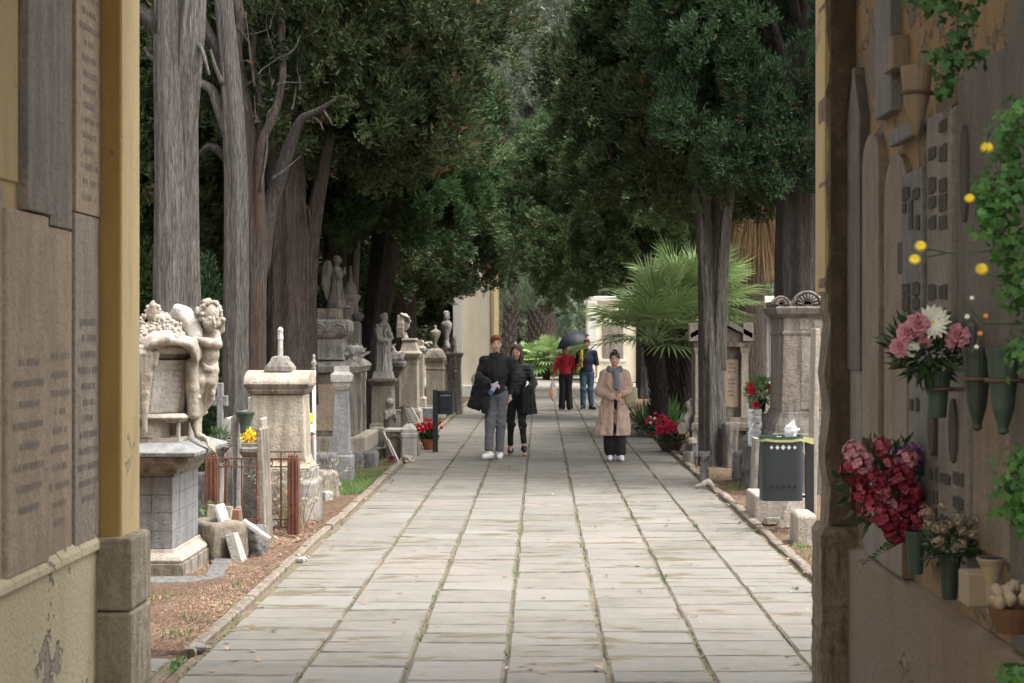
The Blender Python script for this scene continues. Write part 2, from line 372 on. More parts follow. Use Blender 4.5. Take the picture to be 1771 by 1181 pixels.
def joint_mat():
    m, t, b = newmat('joint_soil'); n = NB(t)
    c = n.mix(n.ramp(n.noise(2.2, det=5), [(.4, 0.), (.6, 1.)]), (.25, .175, .125), (.15, .15, .07))
    c = n.mix(n.ramp(n.noise(40, det=4), [(.4, .8), (.6, 0.)]), c, (.09, .07, .05))
    t.links.new(c, b.inputs['Base Color']); b.inputs['Roughness'].default_value = 1; n.bump(n.noise(60, det=4), .02, b); return m
M['joint'] = joint_mat()
def plaster(name, a, patch, thr=.6, stain=(.2, .15, .08), bmp=.004, psc=2.5):
    m, t, b = newmat(name); n = NB(t)
    c = n.mix(n.noise(1.5, det=5), tuple(x*.85 for x in a), tuple(x*1.1 for x in a))
    c = n.mix(n.ramp(n.noise(3, (2.5, 2.5, .4), det=6), [(.5, 0.), (.75, .45)]), c, stain)
    pm = n.ramp(n.noise(psc, det=7, rough=.62), [(thr, 0.), (thr+.015, 1.)])
    c = n.mix(pm, c, patch); c = n.mix(n.ramp(n.noise(60, det=3), [(.3, .3), (.45, 0.)]), c, stain)
    t.links.new(c, b.inputs['Base Color']); b.inputs['Roughness'].default_value = .92
    n.bump(n.math('ADD', n.math('MULTIPLY', pm, -2.), n.noise(40, det=5)), bmp, b, 1); return m
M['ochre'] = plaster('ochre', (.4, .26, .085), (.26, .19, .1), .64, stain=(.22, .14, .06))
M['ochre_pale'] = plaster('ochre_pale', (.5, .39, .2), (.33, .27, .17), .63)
M['plaster_low'] = plaster('plaster_low', (.58, .5, .33), (.34, .28, .24), .58, stain=(.36, .3, .2), bmp=.012, psc=1.7)
M['tufa'] = stone('tufa', (.3, .235, .16), amt=.7, stain=(.12, .09, .06), lichen=(.34, .28, .19), sc=2.2)
M['tufa_light'] = stone('tufa_light', (.4, .34, .25), amt=.6, stain=(.2, .16, .11), lichen=(.45, .4, .3), sc=1.6)
M['pedestal'] = stone('pedestal', (.24, .205, .17), amt=.6, stain=(.08, .068, .055), lichen=(.18, .155, .12), sc=.8)
M['jamb'] = stone('jamb', (.13, .095, .065), amt=.5, stain=(.05, .038, .028), lichen=(.2, .15, .1), sc=1.3)
M['kerb'] = stone('kerb', (.3, .25, .2), amt=.7, stain=(.13, .1, .075), lichen=(.2, .18, .11), sc=1.6)
M['wall_right'] = plaster('wall_right', (.3, .21, .115), (.2, .16, .12), .5, stain=(.15, .11, .08), bmp=.02)
M['render_brown'] = plaster('render_brown', (.25, .195, .15), (.3, .23, .14), .62, stain=(.14, .11, .085), bmp=.015, psc=3)
M['slab_taupe'] = stone('slab_taupe', (.5, .38, .265), amt=.3, stain=(.27, .2, .14), lichen=(.4, .33, .24), rough=.5)
M['slab_grey'] = stone('slab_grey', (.44, .37, .29), amt=.3, stain=(.17, .15, .13), lichen=(.33, .32, .3), rough=.45)
M['slab_darkgrey'] = stone('slab_darkgrey', (.3, .26, .21), amt=.4, stain=(.09, .08, .07), lichen=(.2, .19, .17), rough=.5)
M['slab_bluegrey'] = stone('slab_bluegrey', (.2, .2, .205), amt=.35, stain=(.12, .115, .11), lichen=(.24, .24, .24), rough=.45)
M['building'] = plaster('building', (.76, .69, .54), (.6, .52, .4), .72, stain=(.5, .42, .3))
M['building_white'] = plaster('building_white', (.7, .68, .62), (.6, .57, .5), .7, stain=(.5, .47, .4))
def rustmat():
    m, t, b = newmat('rust'); n = NB(t)
    c = n.mix(n.ramp(n.noise(14, (1, 1, .5), det=6), [(.35, 0.), (.65, 1.)]), (.1, .035, .022), (.19, .075, .042))
    c = n.mix(n.ramp(n.noise(30, det=4), [(.4, .7), (.5, 0.)]), c, (.08, .035, .025))
    t.links.new(c, b.inputs['Base Color']); b.inputs['Roughness'].default_value = .9; n.bump(n.noise(70, det=4), .006, b); return m
M['rust'] = rustmat()
M['bin'] = plain('bin', (.03, .037, .043), .45, .2, .12, 6)
M['bin_hole'] = plain('bin_hole', (.5, .5, .48), .8); M['bin_dark'] = plain('bin_dark', (.006, .006, .007), .8)
M['tape'] = plain('tape', (.36, .37, .17), .35); M['plastic'] = plain('plastic', (.6, .62, .62), .2, 0, .3, 25, .01)
M['terracotta'] = plain('terracotta', (.42, .15, .07), .8, 0, .2, 8); M['brick'] = plain('brick', (.26, .13, .08), .9, 0, .3, 20, .01); M['pot_dark'] = plain('pot_dark', (.11, .07, .05), .7)
M['bronze'] = plain('bronze', (.05, .065, .055), .55, .5, .3, 20); M['bronze_green'] = plain('bronze_green', (.05, .085, .07), .6, .3, .35, 15)
M['white_metal'] = plain('white_metal', (.6, .61, .6), .5); M['black'] = plain('black', (.008, .008, .009), .6)
M['ceramic_tan'] = plain('ceramic_tan', (.3, .24, .16), .6); M['ceramic_brown'] = plain('ceramic_brown', (.2, .15, .1), .6, 0, .3, 10)
M['brown_pot'] = plain('brown_pot', (.12, .06, .03), .6)
for k, c in dict(red=(.65, .02, .05), crimson=(.26, .02, .05), wallpink=(.42, .09, .13), pinkred=(.7, .04, .13), pink=(.55, .24, .3), purple=(.22, .1, .27), white=(.75, .75, .66), yellow=(.85, .6, .02), dryfl=(.3, .25, .17), orange=(.75, .28, .04)).items():  # crimson and wallpink are darkened to carry the right wall's shade
    M['p_'+k] = plain('petal_'+k, c, .6, 0, .25, 30)
for k, c, r_ in (('cloth_black', (.012, .012, .014), .85), ('puffer', (.01, .01, .013), .45), ('trouser_grey', (.13, .13, .145), .9), ('trench', (.46, .33, .265), .85),
                 ('red_shirt', (.5, .02, .04), .8), ('navy', (.02, .024, .045), .85), ('jeans', (.07, .115, .17), .9), ('sneaker', (.75, .76, .78), .6), ('shoe_black', (.015, .015, .015), .5),
                 ('skin', (.55, .31, .22), .55), ('skin_light', (.62, .4, .3), .55), ('hair_red', (.2, .06, .025), .6), ('hair_brown', (.06, .035, .025), .55), ('hair_black', (.012, .01, .01), .5), ('hair_blond', (.3, .19, .1), .6),
                 ('scarf', (.15, .165, .2), .8), ('umbrella', (.012, .016, .03), .5), ('sole', (.35, .33, .32), .8), ('blue_cap', (.05, .16, .4), .3), ('lips', (.4, .12, .1), .5), ('eye', (.02, .015, .012), .3),
                 ('bottle', (.55, .5, .62), .12), ('bag', (.68, .6, .56), .4), ('bag_orange', (.75, .35, .18), .5), ('floral', (.4, .36, .24), .8), ('yellow_top', (.6, .5, .03), .7), ('grey_band', (.3, .31, .33), .7)):
    M[k] = plain(k, c, r_, 0, .12, 25, .003)

def lettering(parent, name, mat, O, u, v, w, rows, rh, seed=0, fill=.8, gap=None, nrm=None, lw=.6):
    """rows of illegible carved letters as thin strokes; O centre top, u right, v up (unit vectors)"""
    rg = random.Random(seed); O, u, v = Vector(O), Vector(u), Vector(v); nn = Vector(nrm) if nrm else u.cross(v)
    mb = MB(); gap = gap or rh*1.7
    for r in range(rows):
        c = O-v*(gap*r); L = w*fill*rg.uniform(.45, 1); x = -L/2
        while x < L/2:
            wl = rh*rg.uniform(.35, .7)*lw*1.5
            if rg.random() > .15:
                for a in range(2):
                    p = c+u*(x+wl*a*.6); t = rh*.1
                    q = [p-u*t, p+u*t, p+u*t-v*rh*rg.uniform(.75, 1), p-u*t-v*rh]
                    mb.add([tuple(z+nn*.002) for z in q], [(0, 3, 2, 1)])
                yy = rg.choice([0, .45, .9])*rh; p = c+u*x-v*yy
                mb.add([tuple(z+nn*.0021) for z in (p, p+u*wl*.7, p+u*wl*.7-v*rh*.16, p-v*rh*.16)], [(0, 3, 2, 1)])
            x += wl*1.35
    return mb.build(name, mat, parent)

# ================================================================ SETTING
rs = np.random.RandomState(5); rnd = random.Random(7)
def sheet(name, x0, x1, y0, y1, z, nx, ny, mat, amp=0, sc=1.0, seed=0, edge=None):
    gx, gy = np.meshgrid(np.linspace(x0, x1, nx), np.linspace(y0, y1, ny), indexing='ij')
    r = np.random.RandomState(seed); gz = np.full(gx.shape, float(z))
    for _ in range(9):
        a, b = r.normal(size=2)*sc*(1+_*.8); gz += amp/(1+_*.5)*np.sin(a*gx+b*gy+r.rand()*6+np.sin(b*gx*.6)*1.2)
    V = np.stack([gx, gy, gz], -1).reshape(-1, 3); i = np.arange(nx*ny).reshape(nx, ny)
    Q = np.stack([i[:-1, :-1], i[1:, :-1], i[1:, 1:], i[:-1, 1:]], -1).reshape(-1)
    return lnk(bpy.data.objects.new(name, np_mesh(name, V, Q, 4, mat, smooth=True)))
tag(sheet('ground', -300, 300, -60, 500, -.06, 3, 3, M['ground']), kind='structure')
tag(sheet('soil_bed', -14, -2.0, 9.12, 56, -.005, 120, 470, M['soil'], .016, 2.2, 1), kind='structure')
tag(sheet('soil_bed', 2.05, 14, 8.6, 56, -.005, 120, 470, M['soil'], .016, 2.2, 2), kind='structure')
tag(sheet('cross_path', -30, 30, 54.9, 71, -.02, 30, 30, M['gravel'], .01, .5, 3), kind='structure')
CX = [-1.90, -1.27, -.72, -.19, .36, .91, 1.46, 1.97]
def slab(mb, x0, x1, y0, y1, g=.0):
    h = rnd.uniform(-.003, .003); t1, t2 = rnd.uniform(-.003, .003), rnd.uniform(-.003, .003); a = .06+.94*rnd.random(); ey = rnd.uniform(.012, .03); ex = rnd.uniform(.008, .02)
    j_ = lambda q: rnd.uniform(-q, q)
    n = len(mb.v); X0_, X1_ = x0+j_(.006), x1+j_(.006); m = 5
    bot = [(X0_, y0, -.04), (X1_, y0, -.04), (X1_, y1, -.04), (X0_, y1, -.04)]
    out, inn = [], []
    for k in range(m): out.append((X0_+(X1_-X0_)*k/(m-1), y0+j_(.004), -.009+h)); inn.append((X0_+ex+(X1_-X0_-2*ex)*k/(m-1), y0+ey*rnd.uniform(.3, 1.3), h+t1*(1-k/2)))
    for k in range(m): out.append((X1_-(X1_-X0_)*k/(m-1), y1+j_(.004), -.009+h)); inn.append((X1_-ex-(X1_-X0_-2*ex)*k/(m-1), y1-ey*.6*rnd.uniform(.3, 1.3), h+t2*(1-k/2)))
    M2 = 2*m; mb.v += bot+out+inn
    mb.f.append(tuple(n+4+M2+k for k in range(M2))); mb.a.append(a)
    for k in range(M2): q = (k+1) % M2; mb.f.append((n+4+k, n+4+q, n+4+M2+q, n+4+M2+k)); mb.a.append(0.)
    mb.f.append(tuple(n+q for q in (0, 1))+tuple(n+4+m-1-k for k in range(m))); mb.a.append(0.)
    mb.f.append((n+1, n+2, n+4+m, n+4+m-1)); mb.a.append(0.)
    mb.f.append((n+3, n+0, n+4, n+4+M2-1)); mb.a.append(0.)
mb = MB(); jy = []
for i in range(7):
    y = -3+rnd.random()*.3
    while y < 54.7:
        L = rnd.choice([.3, .36, .4, .4, .44, .52]); g = rnd.choice([.006, .008, .011, .018]) if y < 30 else .01
        jl, jr = (.008, .008)
        slab(mb, CX[i]+(0.004 if i == 0 else jl), CX[i+1]-(0.004 if i == 6 else jr), y, min(y+L-g, 54.8)); y += L
tag(mb.build('path', M['paving']), kind='structure')
tag(sheet('path_bed', -1.97, 2.03, -3, 54.85, -.014, 40, 300, M['joint'], .003, 9, 4), kind='structure')
mb = MB()
for r in range(30):
    x = -2.06
    for c in range(8):
        L = rnd.uniform(.5, .8); slab(mb, x-L+.008, x, 9.05-.36*(r+1)+.008, 9.05-.36*r); x -= L
tag(mb.build('side_pavement', M['paving']), kind='structure')
tag(sheet('side_pavement_bed', -8, -1.98, -3, 9.1, -.016, 10, 10, M['joint']), kind='structure')
mb = MB()
for sx, X0, ys in ((-1, -1.985, 9.15), (1, 2.045, 8.6)):
    y = ys
    while y < 54.6:
        L = rnd.uniform(.45, .95); o = rnd.uniform(-.008, .008); h = rnd.uniform(.022, .04); w_ = rnd.uniform(.036, .046)
        n = 5; rings = []
        for k in range(n+1):
            yy = y+(L-.012)*k/n; a = rnd.uniform(-.005, .005); b = rnd.uniform(-.006, .006)
            rings.append([(X0+o-w_+a, yy, -.05), (X0+o+w_+b, yy, -.05), (X0+o+w_+b, yy, h-.012+b), (X0+o+w_*.6, yy, h+a), (X0+o-w_*.6, yy, h+b), (X0+o-w_+a, yy, h-.012)])
        mb.loft(rings, a=rnd.random()); y += L
tag(mb.build('kerb', M['kerb'], smooth=False), kind='structure')

def scatter(name, mat, pts, L, wd, up, n_face=1, seed=0, lean=.5):
    """flat elongated triangles/quads: pts (n,3); up 0 = lying, 1 = standing"""
    r = np.random.RandomState(seed); n = len(pts); th = r.rand(n)*6.283; el = (r.rand(n)*.35+.0) if up == 0 else (np.pi/2-r.rand(n)*lean)
    d = np.stack([np.cos(th)*np.cos(el), np.sin(th)*np.cos(el), np.sin(el)], 1); l = L*(.5+r.rand(n))[:, None]
    s = np.stack([-np.sin(th), np.cos(th), (r.rand(n)-.5)*.5], 1)*(wd*(.6+.8*r.rand(n)))[:, None]
    V = np.stack([pts-s, pts+s, pts+d*l], 1).reshape(-1, 3)
    return tag(lnk(bpy.data.objects.new(name, np_mesh(name, V, np.arange(3*n), 3, mat, attrs={'rnd': r.rand(n)}))), kind='stuff')
def rnd_pts(n, x0, x1, y0, y1, z=0.01, seed=0, clump=0):
    r = np.random.RandomState(seed); y = y0+(y1-y0)*r.rand(n)**1.6; x = x0+(x1-x0)*r.rand(n)
    if clump:
        k = r.randint(0, clump, n); cx = r.rand(clump)*(x1-x0)+x0; cy = y0+(y1-y0)*r.rand(clump)**1.4
        x = cx[k]+r.normal(size=n)*.07; y = cy[k]+r.normal(size=n)*.1; m = (x > min(x0, x1)) & (x < max(x0, x1)); x, y = x[m], y[m]
    return np.stack([x, y, np.full(len(x), z)], 1)
tag(scatter('leaf_litter', M['litter'], np.concatenate([rnd_pts(70000, -5, -2.04, 9.2, 26, .01, 1), rnd_pts(30000, 2.1, 4.5, 9, 26, .01, 2)]), .018, .0045, 0, seed=1), 'brown needles and leaf litter covering the soil beside the path', 'leaf litter')
tag(scatter('leaf_litter', M['litter'], np.concatenate([rnd_pts(1500, -3.4, -2.12, 13.8, 16.5, .006, 3), rnd_pts(500, -2.6, -2.12, 14, 16, .006, 13)]), .035, .009, 0, seed=3), 'drift of larger dead leaves around the rusty grave fence', 'dead leaves')
tag(scatter('leaf_litter', M['litter'], rnd_pts(500, -1.9, 1.95, 9, 30, .006, 33), .02, .005, 0, seed=33), 'scattered needles and crumbs lying on the paving', 'debris')
tag(scatter('fallen_leaves', M['litter'], np.concatenate([rnd_pts(150, -1.9, 1.95, 8.6, 30, .008, 55), rnd_pts(160, -2.15, -1.75, 9.2, 26, .012, 56), rnd_pts(120, 1.8, 2.15, 9.2, 24, .012, 57)]), .045, .016, 0, seed=44), 'single dry leaves lying on the paving and along the kerbs', 'fallen leaves')
gp = [rnd_pts(5200, -2.75, -2.03, 18.2, 21.6, .0, 5), rnd_pts(1500, -3.2, -2.04, 22, 25, .0, 15, 30), rnd_pts(2500, -2.7, -2.04, 28, 44, 0, 6), rnd_pts(3500, 2.12, 4.5, 31, 45, 0, 7), rnd_pts(420, -3, -2.06, 9.3, 12, -.012, 8, 9), rnd_pts(500, 2.1, 2.6, 12, 14.5, 0, 9, 9), rnd_pts(500, 2.15, 3, 18, 21, 0, 10, 12)]
tag(scatter('grass', M['grass'], np.concatenate(gp), .055, .004, 1, seed=4, lean=1.0), 'patches of short green grass along the edges of the path', 'grass')
mp = []
for i, x in enumerate(CX):
    y = rs.rand(700)**1.3*34+8.4; keep = (np.sin(y*2.1+i*9)+np.sin(y*.9+i*5)+np.sin(y*5.3+i)*.8) > .4; y = y[keep]
    mp.append(np.stack([x+rs.normal(size=len(y))*.009, y, np.full(len(y), -.008)], 1))
tag(scatter('joint_weeds', M['moss'], np.concatenate(mp), .018, .005, 1, seed=6, lean=1.3), 'moss and tiny weeds growing in the long joints of the paving', 'moss')
wp = [np.array([x, y, 0.0])+rs.normal(size=(n_, 3))*(.014, .07, 0) for x, y, n_ in ((-.19, 12.3, 26), (-.72, 11.2, 14), (.91, 12.0, 18), (1.46, 15.2, 22), (-1.98, 8.75, 60), (-2.0, 8.9, 60), (.36, 13.9, 12))]
tag(scatter('joint_weeds', M['bush'], np.concatenate(wp), .026, .006, 1, seed=8, lean=1.4), 'small bright green weed tufts sprouting between paving slabs', 'weeds')

# ---------------------------------------------------------------- the covered entrance passage
YP = 8.12; XL = -2.24; XR = 1.58; ZL = .77
wl = thing('passage_wall', 'left wall of the entrance passage, tall memorial slabs above pale peeling plaster', 'wall', (0, 0, 0))
MB().span((XL-.4, -5, 0), (XL+.03, YP-.05, ZL-.03)).build('plaster_dado', M['plaster_low'], wl)
MB().span((XL-.42, -5, ZL-.03), (XL, YP-.004, 4.6)).build('plaster_panel', M['ochre_pale'], wl)
mb = MB(); r2 = random.Random(3)
for k in range(26):     # worn sloping ledge
    y = -.5+k*.33; mb.stack([(ZL-.035, .05, .165), (ZL+.0+r2.uniform(-.01, .01), .045, .163), (ZL+.03+r2.uniform(-.01, .01), .02, .163)], XL+.0, y+.16)
mb.build('ledge', M['plaster_low'], wl, .008)
def yl(px): return F*XL/(px-935)
def lslab(px0, px1, z0, z1, mat, pr, rows=0, seed=0, name='memorial_slab', rh=.035, gap=None, lab=None, topz=None, side='dk'):
    y0, y1 = yl(px0), yl(px1)
    o = MB().span((XL-.05, y0+.006, z0), (XL+pr, y1-.006, z1)).build(name, mat, wl, .006)
    if lab: o['label'] = lab
    if rows:
        lettering(o, 'inscription', M['ink_soft'] if side == 'lt' else M['ink'], (XL+pr+.001, (y0+y1)/2, topz or z1-.1), (0, 1, 0), (0, 0, 1), (y1-y0), rows, rh, seed, .75, gap)
    return o
zt = 1.8+(580-372)/2800*7.6
lslab(119, 163, 2.39, 4.55, M['slab_taupe'], .035, 14, 2, lab='upper slab with faint raised lettering', topz=3.46, rh=.03, gap=.075, side='lt')
lslab(78, 118, 2.30, 4.55, M['slab_darkgrey'], .022, 0, 3)
lslab(30, 77, 2.34, 4.55, M['slab_darkgrey'], .045, 0, 4, lab='dark slab with a broken bronze bracket hole')
lslab(-160, 28, 2.45, 4.55, M['ochre_pale'], .012, 0, 5, name='plaster_patch')
lslab(119, 163, ZL+.02, 2.385, M['slab_grey'], .03, 12, 5, topz=1.88, rh=.032, gap=.078)
lslab(72, 118, ZL+.02, 2.29, M['slab_taupe'], .02, 10, 6, topz=1.72, rh=.03, gap=.085, side='lt')
lslab(-2, 72, ZL+.02, 2.33, M['slab_taupe'], .035, 8, 7, topz=1.7, rh=.03, gap=.09, side='lt')
lslab(-120, -3, ZL+.02, 2.42, M['slab_grey'], .02)
lslab(-400, -121, ZL+.02, 4.5, M['slab_taupe'], .02)
lp = thing('gate_pier', 'left ochre pier of the passage mouth on a worn stone base', 'pier', (-2.107, 8.3, 0))
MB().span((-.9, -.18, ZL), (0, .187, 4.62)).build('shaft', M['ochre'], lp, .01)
MB().span((-.3, -.168, ZL+.01), (.004, .19, 4.62)).build('lit_reveal', M['ochre_pale'], lp, .003)  # paler than the shaft, daylight on the passage side painted in
MB().span((-.9, -.243, 0), (.072, .17, .42)).span((-.9, -.24, .426), (.07, .172, .79)).build('base', M['tufa_light'], lp, .018)
rp = thing('gate_pier', 'right dark stone pier of the passage mouth with pale flaking edge', 'pier', (1.442, 8.3, 0))
# rough broken inner edge
mb = MB(); rings = []; r2 = random.Random(8)
for k in range(60):
    z = .84+k*(4.62-.84)/59; e = r2.uniform(-.008, .008)+.012*math.sin(k*.9); f = r2.uniform(-.008, .008)
    rings.append([(0+e, -.18+f, z), (.6, -.18, z), (.6, .12, z), (.012+e*.6, .115, z), (-.0+e, .02, z)])
mb.loft(rings).build('shaft', M['tufa'], rp)
MB().span((.012, -.19, .85), (.6, -.17, 4.6)).build('plaster_skin', M['jamb'], rp, .003)
MB().span((-.012, -.15, 2.02), (.1, .125, 4.6)).build('edge_plaster', M['ochre_pale'], rp, .004)
mb = MB(); rings = []
for k in range(24):
    z = k*.8/23; rings.append([(-.045+r2.uniform(-.006, .006), -.24+r2.uniform(-.008, .008), z), (.6, -.24, z), (.6, .14, z), (-.03+r2.uniform(-.006, .006), .13, z)])
rings.append([(-.02, -.2, .84), (.6, -.2, .84), (.6, .13, .84), (-.01, .12, .84)])
mb.loft(rings).build('base', M['tufa'], rp)
# facade beside and above the mouth, unseen roof over the passage, its depth shaped for the light
fa = thing('facade_wall', 'ochre facade wall carrying the passage mouth', 'wall', (0, 8.3, 0))
MB().span((-7, -.15, 0), (-3.01, .15, 5.3)).build('wall_panel', M['ochre'], fa)
MB().span((2.03, -.15, 0), (7, .15, 5.3)).build('wall_panel', M['ochre'], fa)
MB().span((-3.0, -.16, 4.63), (2.02, .14, 5.3)).build('lintel', M['ochre'], fa)
rf = thing('passage_roof', 'unseen roof over the entrance passage, its depth set for the light', 'roof', (0, 0, 0))
MB().span((XL-.4, 4.6, 4.62), (XR+.5, 8.1, 4.8)).build('ceiling', M['ochre_pale'], rf)

for k_, c_ in (('slab_taupe', (.28, .225, .17)), ('slab_grey', (.26, .235, .21)), ('slab_darkgrey', (.15, .135, .12)), ('slab_bluegrey', (.185, .18, .175))):  # darker copies of the slab stones, the right wall's shade put into colour
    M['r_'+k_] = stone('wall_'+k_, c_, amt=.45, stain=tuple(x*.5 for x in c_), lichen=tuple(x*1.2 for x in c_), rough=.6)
wr = thing('passage_wall', 'right wall of the entrance passage crowded with memorial tablets and vases', 'wall', (0, 0, 0))
MB().span((XR, -5, ZL-.01), (XR+.5, YP-.003, 4.6)).build('plaster_panel', M['wall_right'], wr)
mb = MB(); rings = []; r2 = random.Random(4)
for k in range(70):
    y = 8.1-k*.19; e = r2.uniform(-.012, .012)
    rings.append([(XR-.05+e*.4, y, 0), (XR+.45, y, 0), (XR+.45, y, ZL-.015), (XR-.0, y, ZL-.01+e*.5), (XR-.05+e*.5, y, ZL-.03+e)])
mb.loft(rings).build('dado', M['render_brown'], wr)
def yr(px, off=0): return F*(XR-off)/(px-935)
def W(px, py, off=0): y = yr(px, off); return (XR-off, y, Z(py, y))
def rslab(px0, px1, z0, z1, mat, pr=.03, top='flat', name='memorial_tablet', lab=None):
    y1, y0 = yr(px0), yr(px1); n = 10; poly = [(y1, z0), (y0, z0)]
    if top == 'flat': poly += [(y0, z1), (y1, z1)]
    elif top == 'arch':
        h = (y1-y0)*.5; poly += [((y0+y1)/2-h*math.cos(math.pi*k/n), z1-h*.8+h*.8*math.sin(math.pi*k/n)) for k in range(n+1)]
    elif top == 'point': poly += [(y0, z1-.25), ((y0+y1)/2-.03, z1-.05), ((y0+y1)/2-.03, z1), ((y0+y1)/2+.03, z1), ((y0+y1)/2+.03, z1-.05), (y1, z1-.25)]
    mb = MB(); k = len(poly)
    v = [(XR-pr, p[0], p[1]) for p in poly]+[(XR+.05, p[0], p[1]) for p in poly]
    mb.add(v, [tuple(range(k)), tuple(range(2*k-1, k-1, -1))]+[(i, i+k, (i+1) % k+k, (i+1) % k) for i in range(k)])
    o = mb.build(name, mat, wr, .006)
    if lab: o['label'] = lab
    return o
def zz(px, py): return Z(py, yr(px))
rslab(1482, 1504, zz(1490, 640), zz(1490, 120), M['r_slab_darkgrey'], .05, 'point')
rslab(1507, 1536, zz(1520, 760), zz(1520, 232), M['r_slab_taupe'], .045, 'arch', lab='narrow round-headed tablet')
rslab(1540, 1580, zz(1560, 790), zz(1560, 265), M['r_slab_taupe'], .03, 'arch')
rslab(1532, 1560, zz(1545, 200), 4.5, M['r_slab_bluegrey'], .05)
rslab(1484, 1504, zz(1490, 780), zz(1490, 625), M['r_slab_grey'], .04, 'flat', lab='small grey tablet low beside the pier')
def blocks(o, px0, px1, rows, seed=0, pr=.0):
    """dark metal lettering blocks in rows, py list"""
    mb = MB(); r = random.Random(seed)
    for py in rows:
        n = r.choice([2, 2, 3]); e = (px1-px0)/n
        for i in range(n):
            if r.random() < .12: continue
            a, b = px0+e*i+3, px0+e*(i+1)-3; ya, yb = yr(a), yr(b); h = r.uniform(.022, .034)
            z = Z(py, (ya+yb)/2); nl = max(2, int((ya-yb)/.03))
            for q in range(nl):
                c = yb+(ya-yb)*(q+.5)/nl; mb.box((XR-pr-.004, c, z), (.004, (ya-yb)/nl*.38, h*r.uniform(.7, 1)))
    return mb.build('lettering', M['tile_dark'], o)
a = rslab(1582, 1618, zz(1600, 560), zz(1600, 295), M['r_slab_bluegrey'], .055, 'flat'); blocks(a, 1582, 1618, (335, 360, 385, 500, 525), 1, .055)
a = rslab(1620, 1662, zz(1640, 620), zz(1640, 195), M['r_slab_grey'], .04, 'flat'); blocks(a, 1622, 1660, (218, 265, 320, 350, 385, 505, 550), 2, .04)
a = rslab(1664, 1771, zz(1715, 640), zz(1715, 100), M['r_slab_darkgrey'], .02)
a = rslab(1583, 1640, zz(1611, 960), zz(1611, 565), M['r_slab_bluegrey'], .03); blocks(a, 1620, 1640, (820, 860, 890), 3, .03); blocks(a, 1585, 1606, (600, 640, 700), 4, .03)
a = rslab(1642, 1694, zz(1668, 985), zz(1668, 560), M['r_slab_grey'], .045); blocks(a, 1645, 1692, (585, 828, 870, 905), 5, .045)
a2 = rslab(1697, 1760, zz(1728, 960), zz(1728, 650), M['r_slab_taupe'], .03)
rslab(1762, 2050, ZL, 3.0, M['r_slab_darkgrey'], .03)
rslab(1780, 2300, 3.02, 4.5, M['r_slab_taupe'], .03)
rslab(1508, 1540, ZL, zz(1524, 830), M['r_slab_grey'], .04, lab='low pale tablet behind the crimson hydrangeas')
rslab(1543, 1580, ZL, zz(1560, 850), M['r_slab_taupe'], .05)
def oval(px, py, hy, hz, pr, nm='photo_oval'):
    c = W(px, py); n = 24; mb = MB()
    v = [(XR-pr-.012, c[1]+hy*math.cos(2*math.pi*i/n), c[2]+hz*math.sin(2*math.pi*i/n)) for i in range(n)]; v2 = [(XR, p[1], p[2]) for p in v]
    mb.loft([v2, v]).build(nm, M['tile_dark'], wr, .003)
oval(1632, 735, .052, .12, .04); oval(1672, 745, .052, .12, .045); oval(1680, 300, .05, .18, .02)
MB().span((XR-.06, yr(1560), zz(1570, 250)), (XR-.02, yr(1606), zz(1570, 222))).build('stone_bracket', M['r_slab_bluegrey'], wr, .01)
MB().span((XR-.05, yr(1572), zz(1590, 470)), (XR-.02, yr(1606), zz(1590, 415))).build('lamp_box', M['tile_dark'], wr, .004)
MB().span((XR-.07, yr(1555), 2.95), (XR-.0, yr(1572), zz(1560, 70))).build('narrow_frame', M['r_slab_taupe'], wr, .004)

# ================================================================ FOLIAGE TOOLS
def unit(a): return a/np.maximum(np.linalg.norm(a, axis=-1, keepdims=True), 1e-9)
def leaf_mesh(name, P, D, L, Wd, seed=0, rn=None, fold=.25, tri=False, mats=None):
    r = np.random.RandomState(seed); n = len(P); D = unit(D); u = unit(np.cross(D, r.normal(size=(n, 3)))); up = np.cross(u, D)
    l = (L*(.6+.8*r.rand(n)))[:, None]; w_ = (Wd*(.7+.6*r.rand(n)))[:, None]; rn = r.rand(n) if rn is None else rn
    if tri:
        V = np.stack([P-u*w_*.5, P+u*w_*.5, P+D*l], 1).reshape(-1, 3); return np_mesh(name, V, np.arange(3*n), 3, mats, attrs={'rnd': rn})
    V = np.stack([P, P+D*l*.5+u*w_*.5+up*w_*fold, P+D*l, P+D*l*.5-u*w_*.5+up*w_*fold], 1).reshape(-1, 3)
    return np_mesh(name, V, np.arange(4*n), 4, mats, attrs={'rnd': rn})
def leaf_ball(name, mat, c, r, n, L, Wd, parent, seed=0, up=.3, shell=.5):
    rr = np.random.RandomState(seed); d = unit(rr.normal(size=(n, 3))); k = (shell+(1-shell)*rr.rand(n))[:, None]
    P = np.array(c)+d*k*np.array(r); D = d+np.array([0, 0, up])+rr.normal(size=(n, 3))*.5
    return lnk(bpy.data.objects.new(name, leaf_mesh(name, P, D, L, Wd, seed, mats=mat)), parent)
